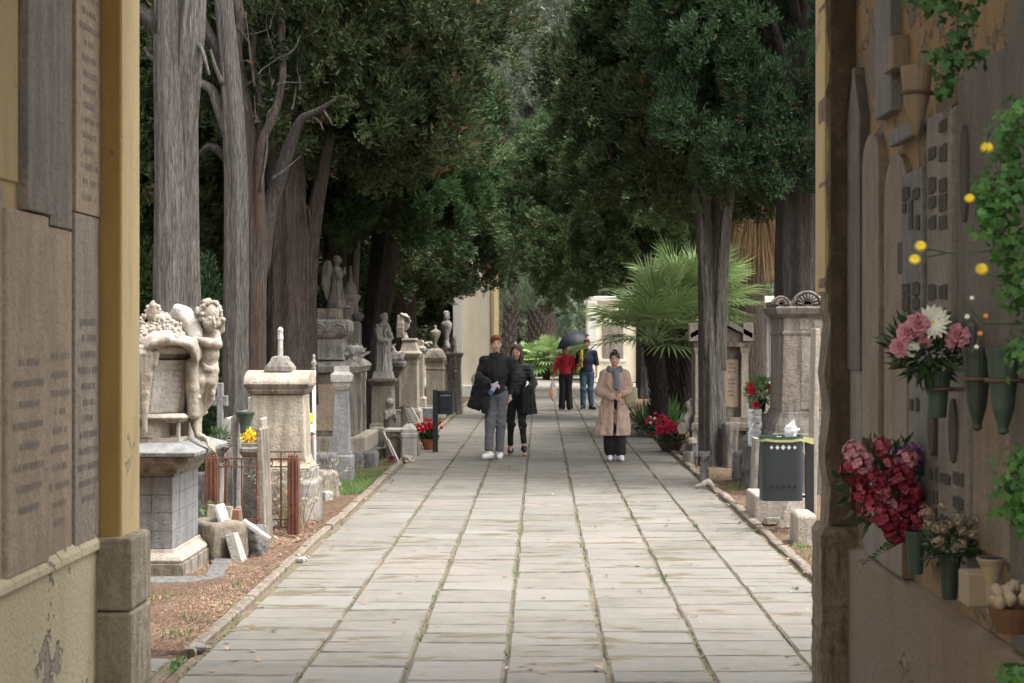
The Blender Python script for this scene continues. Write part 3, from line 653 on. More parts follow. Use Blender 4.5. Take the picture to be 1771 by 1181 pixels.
def petal_mesh(kind, r, mat, seed=0):
    rr = np.random.RandomState(seed); key = (kind, r, mat.name, seed)
    if key in _pm: return _pm[key]
    V, Fc = [], []
    def pet(b, d, n_, l, w_, cup=.15):
        d = d/np.linalg.norm(d); s = np.cross(d, n_); s /= np.linalg.norm(s)+1e-9; n2 = np.cross(s, d); k = len(V)
        V.extend([b-s*w_*.15, b+d*l*.45-s*w_*.5+n2*cup*l, b+d*l*.85-s*w_*.38+n2*cup*l*.7, b+d*l+n2*cup*.2*l, b+d*l*.85+s*w_*.38+n2*cup*l*.7, b+d*l*.45+s*w_*.5+n2*cup*l, b+s*w_*.15])
        Fc.append(tuple(range(k, k+7)))
    if kind == 'hyd':
        for i in range(46):
            n_ = unit(rr.normal(size=3)); b = n_*r*(.75+.25*rr.rand()); t = unit(np.cross(n_, rr.normal(size=3)))
            for q in range(4):
                a = q*1.57+rr.rand()*.3; d = t*math.cos(a)+np.cross(n_, t)*math.sin(a)+n_*.35; pet(b, d, n_, r*.38, r*.34, .1)
    elif kind == 'rose':
        for L_ in range(5):
            m = [3, 5, 7, 8, 9][L_]; op = .15+L_*.26
            for q in range(m):
                a = q*6.283/m+L_*.7+rr.rand()*.3; d = np.array([math.cos(a)*op, math.sin(a)*op, 1-.22*L_]); n_ = np.array([math.cos(a), math.sin(a), .1])
                pet(np.array([math.cos(a), math.sin(a), 0])*r*.08*L_, d, n_, r*(1.15-.03*L_), r*.85, -.25)
    elif kind == 'daisy':
        for L_ in range(2):
            for q in range(17):
                a = q*6.283/17+L_*.18; d = np.array([math.cos(a), math.sin(a), .12+.15*L_]); pet(np.zeros(3)+[0, 0, .003*L_], d, np.array([0, 0, 1.]), r*(1-.15*L_), r*.2, .03)
    elif kind == 'cyc':
        for q in range(5):
            a = q*1.257+rr.rand()*.4; d = np.array([math.cos(a)*.45, math.sin(a)*.45, 1]); n_ = np.array([math.cos(a), math.sin(a), -.3]); pet(np.array([0, 0, 0.]), d, n_, r*1.3, r*.75, .12)
    me = bpy.data.meshes.new('bloom'); me.from_pydata([tuple(v) for v in V], [], Fc); me.materials.append(mat); _pm[key] = me; return me
_pm = {}
def bloom(parent, c, r, kind, mat, face=(0, -1, .4), seed=0, name='bloom'):
    o = lnk(bpy.data.objects.new(name, petal_mesh(kind, r, mat, seed % 3)), parent); o.location = c
    o.rotation_euler = Vector(face).to_track_quat('Z', 'Y').to_euler()
    if kind == 'daisy': MB().lathe([(r*.02, .006), (r*.2, .004), (r*.24, 0), (r*.2, .0)], 12).build('disc', M['p_yellow'], o)
    return o

# ================================================================ FLOWERS AND VASES ON THE RIGHT WALL
def vase(name, label, px, py0, py1, pw, mat, off, prof, group=None, bracket=True, n=18):
    """py0 top, py1 bottom, pw pixel half width"""
    c = W(px, (py0+py1)/2, off); s = c[1]/F; H = (py1-py0)*s; r = pw*s
    t = thing(name, label, 'vase', (c[0], c[1], c[2]-H/2), 0, group)
    MB().lathe([(r*a, H*b) for a, b in prof], n).build('body', mat, t, smooth=False)
    MB().lathe([(r*prof[-1][0]*.86, H*1.001), (r*prof[-1][0]*.8, H*.9)], n).build('opening', M['bin_dark'], t)  # black disc stands in for the shade inside the vase
    if bracket:
        MB().tube([(XR-c[0]+.02, 0, H*.6), (r*.7, 0, H*.62)], .008, 8).tube([(r*1.02*math.cos(a*.5236), r*1.02*math.sin(a*.5236), H*.62) for a in range(13)], .006, 6).build('bracket', M['pot_dark'], t, smooth=True)
    return t, c, H, r
CUP = [(.55, 0), (.6, .02), (.72, .5), (.9, .85), (1, .97), (1, 1)]
BELL = [(.3, 0), (.55, .04), (.5, .1), (.75, .25), (.82, .55), (.78, .8), (1, .97), (1, 1)]
URN = [(.1, 0), (.35, .03), (.3, .08), (.62, .3), (.8, .6), (.88, .85), (1, .96), (1, 1)]
# wall vase with gerbera and pink roses
t, c, H, r = vase('wall_vase', 'green bronze cup vase bracketed to the right wall under the white gerbera', 1622, 642, 722, 24, M['bronze_green'], .14, CUP)
b = thing('bouquet', 'bouquet of one white gerbera among pink roses in a bracketed wall vase', 'bouquet', (c[0], c[1], c[2]+H*.45))
sc_ = c[1]/F
def at(px, py, px0, py0, sc): return ((px-px0)*sc, 0, (py0-py)*sc)
o0 = (1622, 645)
leaf_ball('foliage', M['bush_dark'], (-.04, 0, .09), (.125, .1, .10), 420, .06, .02, b, 3)
for px, py, r_, k, m in ((1604, 557, .068, 'daisy', 'white'), (1578, 562, .036, 'rose', 'pink'), (1646, 580, .036, 'rose', 'pink'), (1560, 575, .03, 'rose', 'pink'), (1548, 600, .03, 'rose', 'pink'), (1638, 590, .026, 'rose', 'pink'), (1566, 602, .026, 'rose', 'white'), (1590, 590, .02, 'rose', 'pink')):
    p = at(px, py, *o0, sc_); bloom(b, (p[0], -.08, p[2]), r_, k, M['p_'+m], (-.15, -1, .3), seed=px)
MB().tube([(0, 0, 0), (-.02, -.05, .1), (-.03, -.07, .18)], .003).tube([(0, 0, 0), (-.05, -.04, .1), (-.1, -.06, .17)], .003).build('stem', M['bush_dark'], b)
# two bronze urns
t1 = vase('wall_urn', 'tall dark bronze urn on the right wall, left one of the pair beside the gerbera', 1690, 600, 745, 26, M['bronze'], .12, URN, 'pair of bronze wall urns')
t2 = vase('wall_urn', 'tall green bronze urn on the right wall, the one nearer the leafy plant', 1735, 600, 752, 30, M['bronze_green'], .15, URN, 'pair of bronze wall urns')
# hydrangeas
c = W(1560, 880, .1)
h = thing('bouquet', 'large drooping bunch of crimson hydrangeas with a sprig of purple statice', 'bouquet', c); s = c[1]/F
leaf_ball('foliage', M['bush_dark'], (-.04, 0, .1), (.2, .1, .16), 500, .07, .022, h, 5)
rr = random.Random(5)
for i, (px, py) in enumerate(((1468, 780), (1465, 810), (1478, 840), (1495, 862), (1515, 845), (1530, 800), (1545, 820), (1560, 845), (1540, 870), (1520, 890), (1545, 898), (1575, 860), (1590, 880), (1500, 825), (1555, 790), (1480, 795), (1502, 878), (1572, 895), (1535, 912), (1484, 862), (1515, 770), (1560, 870))):
    p = at(px, py, 1560, 880, s); bloom(h, (p[0]+rr.uniform(-.01, .01), rr.uniform(-.16, -.08), p[2]), rr.uniform(.036, .05), 'hyd', M[rr.choice(['p_crimson', 'p_crimson', 'p_crimson', 'p_wallpink', 'p_wallpink', 'p_pink'])], (-.2, -1, .3), seed=i)
for i, (px, py) in enumerate(((1558, 776), (1572, 772), (1588, 778), (1566, 790), (1580, 792), (1548, 782), (1598, 770), (1578, 804))):
    p = at(px, py, 1560, 880, s); bloom(h, (p[0], -.06, p[2]), .02, 'hyd', M['p_purple'], seed=i, name='statice')
# fern sprig
V = MB()
for k, (dx, dz) in enumerate(((-.16, -.13), (-.12, -.1), (-.06, -.06))):
    for q in range(12):
        f = q/12; x, z = dx*f*1.1-.0, dz*f-.09
        for sg in (-1, 1): V.add([(x, -.1, z), (x-.02, -.1, z+sg*.035*(1-f)), (x-.028, -.105, z+sg*.028*(1-f)-.006)], [(0, 1, 2)])
V.build('fern_sprig', M['bush'], h)
vase('wall_vase', 'dark green cup vase on the ledge below the crimson hydrangeas', 1584, 918, 992, 20, M['bronze_green'], .1, CUP, bracket=False)
t, c, H, r = vase('wall_vase', 'dark cup vase of dried grey statice beside the tan box', 1642, 958, 1036, 22, M['bronze'], .12, CUP, bracket=False)
d = thing('bouquet', 'bunch of dried greyish statice standing in the dark cup vase', 'bouquet', (c[0], c[1], c[2]+H*.4))
leaf_ball('foliage', M['bush_dark'], (0, 0, .05), (.085, .06, .06), 300, .045, .012, d, 6)
for i in range(34):
    a = rr.uniform(0, 6.28); q = rr.random()**.5; bloom(d, (-.0+.12*q*math.cos(a), -.03+.06*math.sin(a)*q, .12+.05*math.sin(a*2+i)*q+rr.uniform(-.03, .03)), .016, 'hyd', M['p_dryfl'], seed=i)
c = W(1688, 1015, .12); s = c[1]/F
o = MB().span((-23*s, -.06, -30*s), (23*s, .06, 28*s)).build('stone_box', M['ceramic_tan'], None, .006, loc=c); tag(o, 'small plain tan box standing on the ledge of the right wall', 'box')
vase('cone_vase', 'beige trumpet shaped vase beside the tan box', 1715, 965, 1062, 26, M['ceramic_tan'], .2, [(.25, 0), (.3, .03), (.28, .1), (.42, .5), (.75, .85), (1, .98), (1, 1)], bracket=False)
vase('ceramic_pot', 'large brown ceramic amphora hung high on the right wall', 1585, 115, 236, 27, M['ceramic_brown'], .13, [(.08, 0), (.2, .04), (.45, .2), (.78, .5), (.95, .8), (1, .95), (1, 1)])
c = W(1752, 1060, .2); pt = thing('basket', 'brown bowl heaped with golden dried pods at the lower right', 'basket', c)
MB().lathe([(.03, -.06), (.05, -.055), (.07, 0), (.075, .02)], 16).build('bowl', M['brown_pot'], pt)
for i in range(26):
    a, q = rr.uniform(0, 6.28), rr.random()**.5; o = MB().ico((0, 0, 0), (.017, .017, .02), seed=i, amp=.1).build('pod', M['ceramic_tan'], pt, smooth=True); o.location = (.085*q*math.cos(a), .085*q*math.sin(a), .03+.04*(1-q)+rr.uniform(0, .02))

# leafy yellow flowering plant trailing along the right wall
def lobed_leaves(name, mat, P, D, r, parent, seed=0):
    rr_ = np.random.RandomState(seed); n = len(P); D = unit(D); u = unit(np.cross(D, rr_.normal(size=(n, 3)))); v_ = np.cross(D, u); k = 9
    ang = np.linspace(-2.6, 2.6, k); rad = np.array([.55, .8, .55, .95, .62, .95, .55, .8, .55]); V = [P]
    R_ = r*(.5+.9*rr_.rand(n))[:, None]
    for a, q in zip(ang, rad): V.append(P+(u*np.cos(a)*q+v_*np.sin(a)*q+D*.18*abs(np.sin(a*1.5)))*R_)
    V = np.stack(V, 1).reshape(-1, 3)
    return lnk(bpy.data.objects.new(name, np_mesh(name, V, np.arange(n*(k+1)), k+1, mat, attrs={'rnd': rr_.rand(n)})), parent)
def plant_blobs(root, blobs, dens, r, seed, mat=None):
    rr_ = np.random.RandomState(seed); P = []; D = []
    for px, py, hw, hh, Y in blobs:
        n = int(dens*hw*hh/400); s = Y/F; q = rr_.normal(size=(n, 3))*(.55, .5, .55); c_ = np.array([X(px, Y), Y, Z(py, Y)])
        P.append(c_+q*np.array([hw*s, .09, hh*s])); D.append(unit(q+rr_.normal(size=(n, 3))*.5+[-.3, -.7, .5]))
    return lobed_leaves('leaves', mat or M['vine'], np.concatenate(P), np.concatenate(D), r, root, seed)
YV = 4.7
v = thing('flowering_plant', 'bright green trailing plant with yellow daisies bushing out over the right wall', 'plant', (0, 0, 0))
plant_blobs(v, [(1735, 350, 36, 60, YV), (1755, 430, 28, 60, YV), (1750, 260, 34, 60, YV), (1760, 200, 20, 30, YV), (1708, 385, 20, 40, YV), (1755, 500, 25, 40, YV), (1698, 330, 14, 30, YV), (1762, 610, 18, 40, YV)], 34, .018, 2)
mb = MB()
for a_ in (((1790, 420), (1700, 435), (1640, 437), (1588, 430)), ((1780, 470), (1720, 480), (1693, 468)), ((1740, 330), (1700, 340), (1672, 345)), ((1760, 300), (1720, 270), (1702, 260)), ((1640, 437), (1600, 445), (1578, 452)), ((1780, 560), (1700, 560), (1668, 520)), ((1700, 560), (1690, 590), (1676, 610)), ((1790, 380), (1770, 450), (1775, 620)), ((1790, 230), (1750, 260), (1725, 350))):
    mb.tube([(X(px, YV), YV+.03*math.sin(px), Z(py, YV)) for px, py in a_], .0022, 5)
mb.build('stem', M['bush'], v)
for i, (px, py, q) in enumerate(((1702, 258, 1), (1672, 345, .8), (1588, 427, .9), (1578, 450, .9), (1693, 467, 1), (1676, 516, .35), (1700, 547, .4), (1668, 548, .4), (1690, 577, .4), (1684, 600, .35))):
    bloom(v, (X(px, YV), YV-.03, Z(py, YV)), .021*q, 'daisy', M['p_yellow'] if i < 5 else M['p_white' if i % 2 else 'p_orange'], (-.2, -1, .5), seed=0)
v = thing('hanging_plant', 'dark green plant dangling from the top of the right wall', 'plant', (0, 0, 0))
plant_blobs(v, [(1640, 10, 38, 22, 5.2), (1655, 60, 20, 30, 5.2), (1650, 105, 30, 26, 5.2), (1640, 150, 22, 22, 5.2), (1690, 95, 16, 18, 5.2), (1615, 95, 12, 14, 5.2), (1600, 0, 30, 20, 5.2)], 26, .022, 5, M['vine_dark'])
MB().tube([(X(1660, 5.2), 5.2, Z(-60, 5.2)), (X(1655, 5.2), 5.2, Z(60, 5.2)), (X(1640, 5.2), 5.2, Z(160, 5.2))], .003, 5).build('stem', M['bush_dark'], v)
v = thing('leafy_plant', 'bright green leafy plant low on the right wall at the picture edge', 'plant', (0, 0, 0))
plant_blobs(v, [(1755, 850, 32, 45, 4.8), (1765, 900, 20, 30, 4.8), (1760, 790, 16, 20, 4.8)], 36, .018, 7)
MB().tube([(X(1790, 4.8), 4.8, Z(1000, 4.8)), (X(1765, 4.8), 4.8, Z(840, 4.8))], .003, 5).build('stem', M['bush'], v)
v = thing('leafy_plant', 'green leafy plant peeping in at the bottom right corner of the passage', 'plant', (0, 0, 0))
plant_blobs(v, [(1762, 1175, 26, 20, 4.6)], 50, .025, 8)

# ================================================================ TREES
def crown_mesh(name, seed, H, Rm, n_cl, n_sp, mat, low=.5, leaf=(.085, .036), cr=(.34, .6), top=1.0, form='broad'):
    r = np.random.RandomState(seed); C = []; Rr = []
    while len(C) < n_cl:
        t = r.rand(); 
        if form == 'broad': prof = (.55+.45*math.sin(math.pi*min(1, t*1.3+.12)))*(1-.55*max(0, t-.55)/.45)
        else: prof = (.75+.25*math.sin(math.pi*min(1, t*2)))*(1-t)**.75
        a = r.rand()*6.283; k = math.sqrt(r.rand()) if r.rand() < .35 else .75+.25*r.rand()
        lob = 1+.16*math.sin(3*a+seed+t*5)+.1*math.sin(5*a-t*9)
        rad = Rm*prof*k*lob; C.append((rad*math.cos(a), rad*math.sin(a), H*t+r.normal()*.1)); Rr.append(r.uniform(*cr))
    C = np.array(C); Rr = np.array(Rr); n = n_cl*n_sp; ci = np.repeat(np.arange(n_cl), n_sp)
    d = unit(r.normal(size=(n, 3))); sh = (.35+.65*r.rand(n)**.6)[:, None]
    # sub-tufts: clump the sprays so that the surface breaks up
    nt = 22; tuft = unit(r.normal(size=(n_cl, nt, 3))); ti = r.randint(0, nt, n); td = tuft[ci, ti]
    d = unit(td+d*.22)
    P = C[ci]+d*sh*Rr[ci][:, None]*np.array([.95, .95, 1.25])
    out = unit(C*np.array([1, 1, .15])+1e-6)[ci]
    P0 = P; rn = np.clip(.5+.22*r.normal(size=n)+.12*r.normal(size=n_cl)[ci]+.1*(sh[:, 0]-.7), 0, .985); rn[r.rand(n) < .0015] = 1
    dead = r.rand(n_cl*nt) < .008; rn[dead[ci*nt+ti]] = 1.
    Ps, Ds, Rn = [], [], []
    for q in range(3):
        Ds.append(unit(d*.7+out*.5+[0, 0, .55]+r.normal(size=(n, 3))*.5)); Ps.append(P0+r.normal(size=(n, 3))*.022); Rn.append(np.clip(rn+(r.rand(n)-.5)*.1*(rn < .99), 0, 1))
    return leaf_mesh(name, np.concatenate(Ps), np.concatenate(Ds), leaf[0], leaf[1], seed, np.concatenate(Rn), tri=True, mats=mat)
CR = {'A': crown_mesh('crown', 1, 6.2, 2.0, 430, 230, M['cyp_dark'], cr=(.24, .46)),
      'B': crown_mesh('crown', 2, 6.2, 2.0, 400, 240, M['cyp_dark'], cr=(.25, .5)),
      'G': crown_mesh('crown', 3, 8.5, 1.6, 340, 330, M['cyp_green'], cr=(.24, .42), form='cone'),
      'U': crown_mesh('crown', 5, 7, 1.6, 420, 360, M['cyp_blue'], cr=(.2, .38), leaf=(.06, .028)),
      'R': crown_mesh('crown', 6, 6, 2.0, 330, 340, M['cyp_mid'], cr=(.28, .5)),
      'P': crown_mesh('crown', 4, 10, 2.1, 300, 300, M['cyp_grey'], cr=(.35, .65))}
def bark_tube(mb, pts, rad, n=44, seed=0, flute=.12, nf=5, sub=12):
    """resample and flute a trunk"""
    r = random.Random(seed); P = []; Rd = []
    for i in range(len(pts)-1):
        for k in range(sub):
            t = k/sub; P.append(Vector(pts[i]).lerp(Vector(pts[i+1]), t)); Rd.append(rad[i]+(rad[i+1]-rad[i])*t)
    P.append(Vector(pts[-1])); Rd.append(rad[-1])
    for _ in range(2): P = [P[0]]+[(P[i-1]+P[i]*2+P[i+1])/4 for i in range(1, len(P)-1)]+[P[-1]]
    ph = [r.uniform(0, 6.28) for _ in range(4)]
    nz = [[r.uniform(-1, 1) for _ in range(n)] for _ in range(5)]
    def wob(i, j):
        th = 2*math.pi*j/n; a = flute*(math.sin(nf*th+ph[0]+i*.05)*.6+math.sin((nf+4)*th+ph[1]-i*.04)*.45+math.sin(2*th+ph[2]+i*.03)*.5)
        w2 = math.sin(i*.11+seed)*.8; return 1+a+.03*math.sin(13*th+w2*2+ph[3])+.028*math.sin(19*th-w2*3+i*.13)*math.sin(i*.21+th*3)+.012*nz[(i//4) % 5][j]
    return mb.tube(P, Rd, n, wob)
_ct = 0
def cypress(label, x, y, tr, crown='A', zc=3.2, cs=1.0, cxy=(0, 0), trunks=None, seed=0, bk='bark_grey', rz=None, lean=(0, 0), limbs=6, top=9, group='cypress trees of the avenue', flute=.12, cmat=None, csz=None):
    global _ct; _ct += 1; r = random.Random(seed+100)
    t = thing('cypress_tree', label, 'tree', (x, y, 0), 0, group)
    pts = [(0, 0, -.05), (lean[0]*.1, lean[1]*.1, .35), (lean[0]*.35, lean[1]*.35, 1.6), (lean[0]*.7, lean[1]*.7, 3.2), (lean[0], lean[1], 5), (lean[0]*1.3, lean[1]*1.3, top)]
    mb = MB(); bark_tube(mb, pts, [tr*1.35, tr*1.08, tr*.98, tr*.92, tr*.75, tr*.2], seed=seed, flute=flute)
    mb.build('trunk', M[bk], t, smooth=True)
    for i in range(limbs):
        z = zc+r.uniform(-.3, 2.5); a = r.uniform(0, 6.28); L = r.uniform(.8, 1.6)*cs; lx, ly = lean[0]*z/5, lean[1]*z/5
        mb = MB(); bark_tube(mb, [(lx, ly, z), (lx+L*.3*math.cos(a), ly+L*.3*math.sin(a), z+.35), (lx+L*.7*math.cos(a), ly+L*.7*math.sin(a), z+1.0), (lx+L*math.cos(a), ly+L*math.sin(a), z+2)], [tr*.35, tr*.25, tr*.16, tr*.06], 10, i, .1, sub=3)
        mb.build('branch', M[bk], t, smooth=True)
    if crown:
        c = lnk(bpy.data.objects.new('crown', CR[crown]), t); c.location = (lean[0]*zc/5+cxy[0], lean[1]*zc/5+cxy[1], zc)
        c.rotation_euler = (0, 0, r.uniform(0, 6.28) if rz is None else rz); c.scale = csz or (cs, cs, cs)
    return t
def limb(t, pts, rad, bk, seed=0, nm='branch', n=14, flute=.1, nf=4):
    mb = MB(); bark_tube(mb, pts, rad, n, seed, flute, nf, sub=5); return mb.build(nm, M[bk], t, smooth=True)
def pp(px, py, Y, base): return (X(px, Y)-base[0], Y-base[1], Z(py, Y)-base[2])
# --- the big double trunk at the left
Y0 = 17.0; b0 = (X(305, Y0), Y0, 0)
t = thing('cypress_tree', 'huge grey double trunked cypress behind the cherub monument', 'tree', b0, 0, 'cypress trees of the avenue')
limb(t, [pp(300, 900, Y0, b0), pp(300, 700, Y0, b0), pp(297, 500, Y0, b0), pp(296, 300, Y0, b0), pp(292, 120, Y0, b0), pp(290, -60, Y0, b0), pp(285, -300, Y0, b0)], [.25, .2, .19, .17, .16, .13, .1], 'bark_grey', 1, 'trunk', 60, .1, 5)
limb(t, [pp(322, 640, Y0+.1, b0), pp(318, 500, Y0+.1, b0), pp(316, 330, Y0+.1, b0), pp(318, 200, Y0+.05, b0), pp(328, 60, Y0, b0), pp(338, -60, Y0, b0), pp(350, -300, Y0, b0)], [.17, .16, .15, .14, .15, .12, .08], 'bark_grey', 2, 'trunk', 50, .14, 4)
limb(t, [pp(285, 60, Y0, b0), pp(262, 35, Y0, b0), pp(235, 20, Y0, b0), pp(190, -20, Y0, b0)], [.1, .085, .07, .05], 'bark_dark', 3)
limb(t, [pp(270, 105, Y0, b0), pp(258, 96, Y0, b0), pp(250, 82, Y0, b0)], [.03, .022, .012], 'bark_grey', 4)
limb(t, [pp(330, 60, Y0, b0), pp(350, 85, Y0-.1, b0), pp(362, 130, Y0-.2, b0)], [.03, .022, .012], 'bark_grey', 4)
# --- second: pale trunk with bent limbs
Y1 = 18.6; b1 = (X(408, Y1), Y1, 0)
t = thing('cypress_tree', 'pale grey cypress trunk with two crooked limbs reaching left', 'tree', b1, 0, 'cypress trees of the avenue')
limb(t, [pp(412, 860, Y1, b1), pp(408, 720, Y1, b1), pp(407, 600, Y1, b1), pp(409, 450, Y1, b1), pp(408, 300, Y1, b1), pp(402, 180, Y1, b1), pp(392, 60, Y1, b1), pp(380, -60, Y1, b1), pp(370, -300, Y1, b1)], [.19, .15, .14, .14, .135, .125, .11, .1, .08], 'bark_grey', 5, 'trunk', 50, .08, 5)
limb(t, [pp(398, 240, Y1, b1), pp(380, 190, Y1, b1), pp(368, 155, Y1, b1), pp(345, 142, Y1, b1), pp(325, 150, Y1+.1, b1)], [.07, .065, .06, .05, .04], 'bark_grey', 6)
limb(t, [pp(398, 280, Y1+.1, b1), pp(378, 258, Y1+.1, b1), pp(360, 252, Y1+.1, b1), pp(345, 268, Y1+.2, b1), pp(325, 270, Y1+.3, b1)], [.06, .05, .04, .035, .025], 'bark_dark', 7)
limb(t, [pp(396, 130, Y1, b1), pp(372, 80, Y1, b1), pp(350, 40, Y1, b1), pp(335, 0, Y1, b1), pp(325, -40, Y1, b1)], [.07, .06, .055, .045, .04], 'bark_dark', 8)
limb(t, [pp(385, 145, Y1-.1, b1), pp(372, 115, Y1-.1, b1), pp(364, 85, Y1-.1, b1)], [.03, .022, .012], 'bark_grey', 9)
# --- third: forked and twisted
Y2 = 19.0; b2 = (X(445, Y2), Y2, 0)
t = thing('cypress_tree', 'twisted reddish grey cypress splitting into several crooked stems', 'tree', b2, 0, 'cypress trees of the avenue')
limb(t, [pp(450, 860, Y2, b2), pp(442, 700, Y2, b2), pp(444, 560, Y2, b2), pp(442, 440, Y2, b2), pp(437, 300, Y2, b2), pp(432, 220, Y2, b2), pp(414, 120, Y2, b2), pp(405, 85, Y2-.1, b2), pp(418, 40, Y2-.1, b2), pp(408, 0, Y2-.1, b2), pp(400, -60, Y2, b2)], [.16, .12, .11, .095, .075, .065, .06, .075, .06, .06, .05], 'bark_brown', 11, 'trunk', 20, .14, 3)
limb(t, [pp(446, 560, Y2, b2), pp(450, 440, Y2, b2), pp(448, 300, Y2-.05, b2), pp(452, 245, Y2-.1, b2), pp(478, 190, Y2-.1, b2), pp(490, 130, Y2-.1, b2), pp(487, 60, Y2, b2), pp(480, -60, Y2, b2)], [.1, .085, .06, .055, .05, .045, .04, .035], 'bark_brown', 12, 'trunk', 16, .14, 3)
limb(t, [pp(452, 470, Y2+.1, b2), pp(462, 380, Y2+.1, b2), pp(480, 320, Y2+.1, b2), pp(502, 250, Y2, b2), pp(520, 205, Y2-.1, b2), pp(550, 192, Y2-.2, b2), pp(580, 172, Y2-.3, b2)], [.11, .1, .095, .075, .05, .038, .018], 'bark_dark', 13, 'branch', 16, .1, 3)
limb(t, [pp(447, 250, Y2+.05, b2), pp(450, 170, Y2+.05, b2), pp(436, 110, Y2+.05, b2), pp(440, 60, Y2, b2), pp(432, -40, Y2, b2)], [.035, .035, .04, .03, .03], 'bark_brown', 14)
for i, (a, b_) in enumerate((((505, 190), (512, 150)), ((530, 200), (560, 225)), ((470, 310), (520, 270)), ((440, 150), (425, 20)), ((488, 100), (520, 60)), ((560, 190), (575, 215)), ((420, 60), (465, 50)), ((450, 330), (462, 200)), ((395, 60), (380, -20)))):
    mx = ((a[0]+b_[0])/2+6*math.sin(i*2), (a[1]+b_[1])/2+6*math.cos(i*3)); limb(t, [pp(*a, Y2-.1, b2), pp(*mx, Y2-.12, b2), pp(*b_, Y2-.15, b2)], [.018, .012, .005], 'bark_grey', i, 'twig', 6)
rs3 = random.Random(12)
for i in range(20):
    x_, y_ = rs3.uniform(425, 520), rs3.uniform(10, 230); pts_ = [(x_, y_)]; dx, dy = rs3.uniform(-5, 9), rs3.uniform(-16, -4)
    for k in range(4): dx += rs3.uniform(-5, 5); dy += rs3.uniform(-4, 5); x_ += dx; y_ += dy; pts_.append((x_, y_))
    limb(t, [pp(a, b_, Y2-.15+.05*math.sin(i), b2) for a, b_ in pts_], [.011, .009, .007, .005, .003], 'bark_grey' if i % 2 else 'bark_brown', i, 'twig', 6)
# --- fourth: shaggy
Y3 = 20.3; b3 = (X(500, Y3), Y3, 0)
t = thing('cypress_tree', 'thick shaggy brown barked cypress beside the kneeling angel tomb', 'tree', b3, 0, 'cypress trees of the avenue')
limb(t, [pp(500, 860, Y3, b3), pp(497, 680, Y3, b3), pp(500, 520, Y3, b3), pp(498, 380, Y3, b3), pp(494, 240, Y3, b3), pp(478, 120, Y3, b3), pp(470, 0, Y3, b3), pp(465, -200, Y3, b3)], [.34, .27, .25, .23, .22, .16, .14, .1], 'bark_brown', 15, 'trunk', 64, .16, 6)
limb(t, [pp(530, 700, Y3+.3, b3), pp(530, 520, Y3+.3, b3), pp(537, 420, Y3+.3, b3), pp(552, 330, Y3+.3, b3), pp(570, 240, Y3+.3, b3)], [.16, .13, .11, .09, .06], 'bark_brown', 16, 'trunk', 18, .16, 3)
c = lnk(bpy.data.objects.new('crown', CR['B']), t); c.location = (.7, .4, 4.2); c.scale = (1.0, 1, 1)
rs2 = random.Random(9)
mb = MB()
for i in range(110):   # peeling bark strips
    a = rs2.uniform(3.3, 6.1); z = rs2.uniform(.6, 4.2); q = .24; p = Vector((q*math.cos(a), q*math.sin(a), z)); L = rs2.uniform(.15, .5)
    d = Vector((math.cos(a)*rs2.uniform(0, .1), math.sin(a)*.1, 0)); w_ = rs2.uniform(.004, .012)
    mb.add([tuple(p-Vector((w_, 0, 0))), tuple(p+Vector((w_, 0, 0))), tuple(p+d+Vector((w_*.6, 0, -L*.6))), tuple(p+d*2+Vector((0, 0, -L))), tuple(p+d-Vector((w_*.8, 0, L*.6)))], [(0, 1, 2, 3, 4)])
mb.build('bark_strips', M['bark_brown'], t)
# bare stubby trunk with splintered top beyond it (pale broken trunk at 560-600)
Y4 = 29.0; b4 = (X(600, Y4), Y4, 0)
t = thing('cypress_tree', 'splintered pale broken trunk behind the praying angel', 'tree', b4, 0, 'cypress trees of the avenue')
limb(t, [pp(598, 780, Y4, b4), pp(598, 600, Y4, b4), pp(600, 500, Y4, b4), pp(606, 420, Y4, b4), pp(612, 340, Y4, b4)], [.3, .22, .2, .17, .1], 'bark_brown', 17, 'trunk', 22, .2, 4)
cypress('leaning dark cypress between the angel tomb and the madonna', X(622, 27.5), 27.5, .24, 'A', 3.6, .85, (-.05, 0), None, 21, 'bark_dark', lean=(.62, 0), limbs=5)
# foliage trees, left side of the avenue
LT = [('dark broad cypress with brown dead sprigs, nearest crown left of the path', -3.9, 24.5, .2, 'B', 4.4, 1.0, (.35, 0)),
      ('bright green edged cypress overhanging the path from the left', -3.3, 26.0, .2, 'G', 3.5, 1.0, (.95, 0)),
      ('dark cypress behind the madonna statue', -3.9, 33, .25, 'A', 3.4, 1.0, (-.1, 0)),
      ('dark cypress behind the twin urns', -4.1, 38, .28, 'B', 3.4, 1.1, (-.2, 0)),
      ('slim trunked cypress beyond the carved dark tomb', -3.6, 43.2, .28, 'A', 3.15, .95, (1.0, 0)),
      ('last cypress on the left of the avenue by the cream building', -5.6, 52.5, .3, 'B', 4.6, 1.1, (.2, 0)),
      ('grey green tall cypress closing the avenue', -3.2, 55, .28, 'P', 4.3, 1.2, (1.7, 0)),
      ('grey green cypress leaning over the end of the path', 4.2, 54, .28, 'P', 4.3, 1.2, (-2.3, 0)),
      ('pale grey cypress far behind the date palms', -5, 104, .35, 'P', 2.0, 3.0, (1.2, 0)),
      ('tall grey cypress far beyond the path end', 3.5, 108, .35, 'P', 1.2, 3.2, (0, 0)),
      ('dense low cypress behind the fan palm', 7.6, 92, .35, 'B', 1.2, 2.2, (0, 0)),
      ('dark cypress far beyond the cream building', -10, 84, .35, 'A', 2.5, 2.2, (0, 0))]
for i, (lb, x, y, tr, cn, zc, cs, cxy) in enumerate(LT): cypress(lb, x, y, tr, cn, zc, cs, cxy, None, 30+i, 'bark_dark' if i % 2 else 'bark_brown')
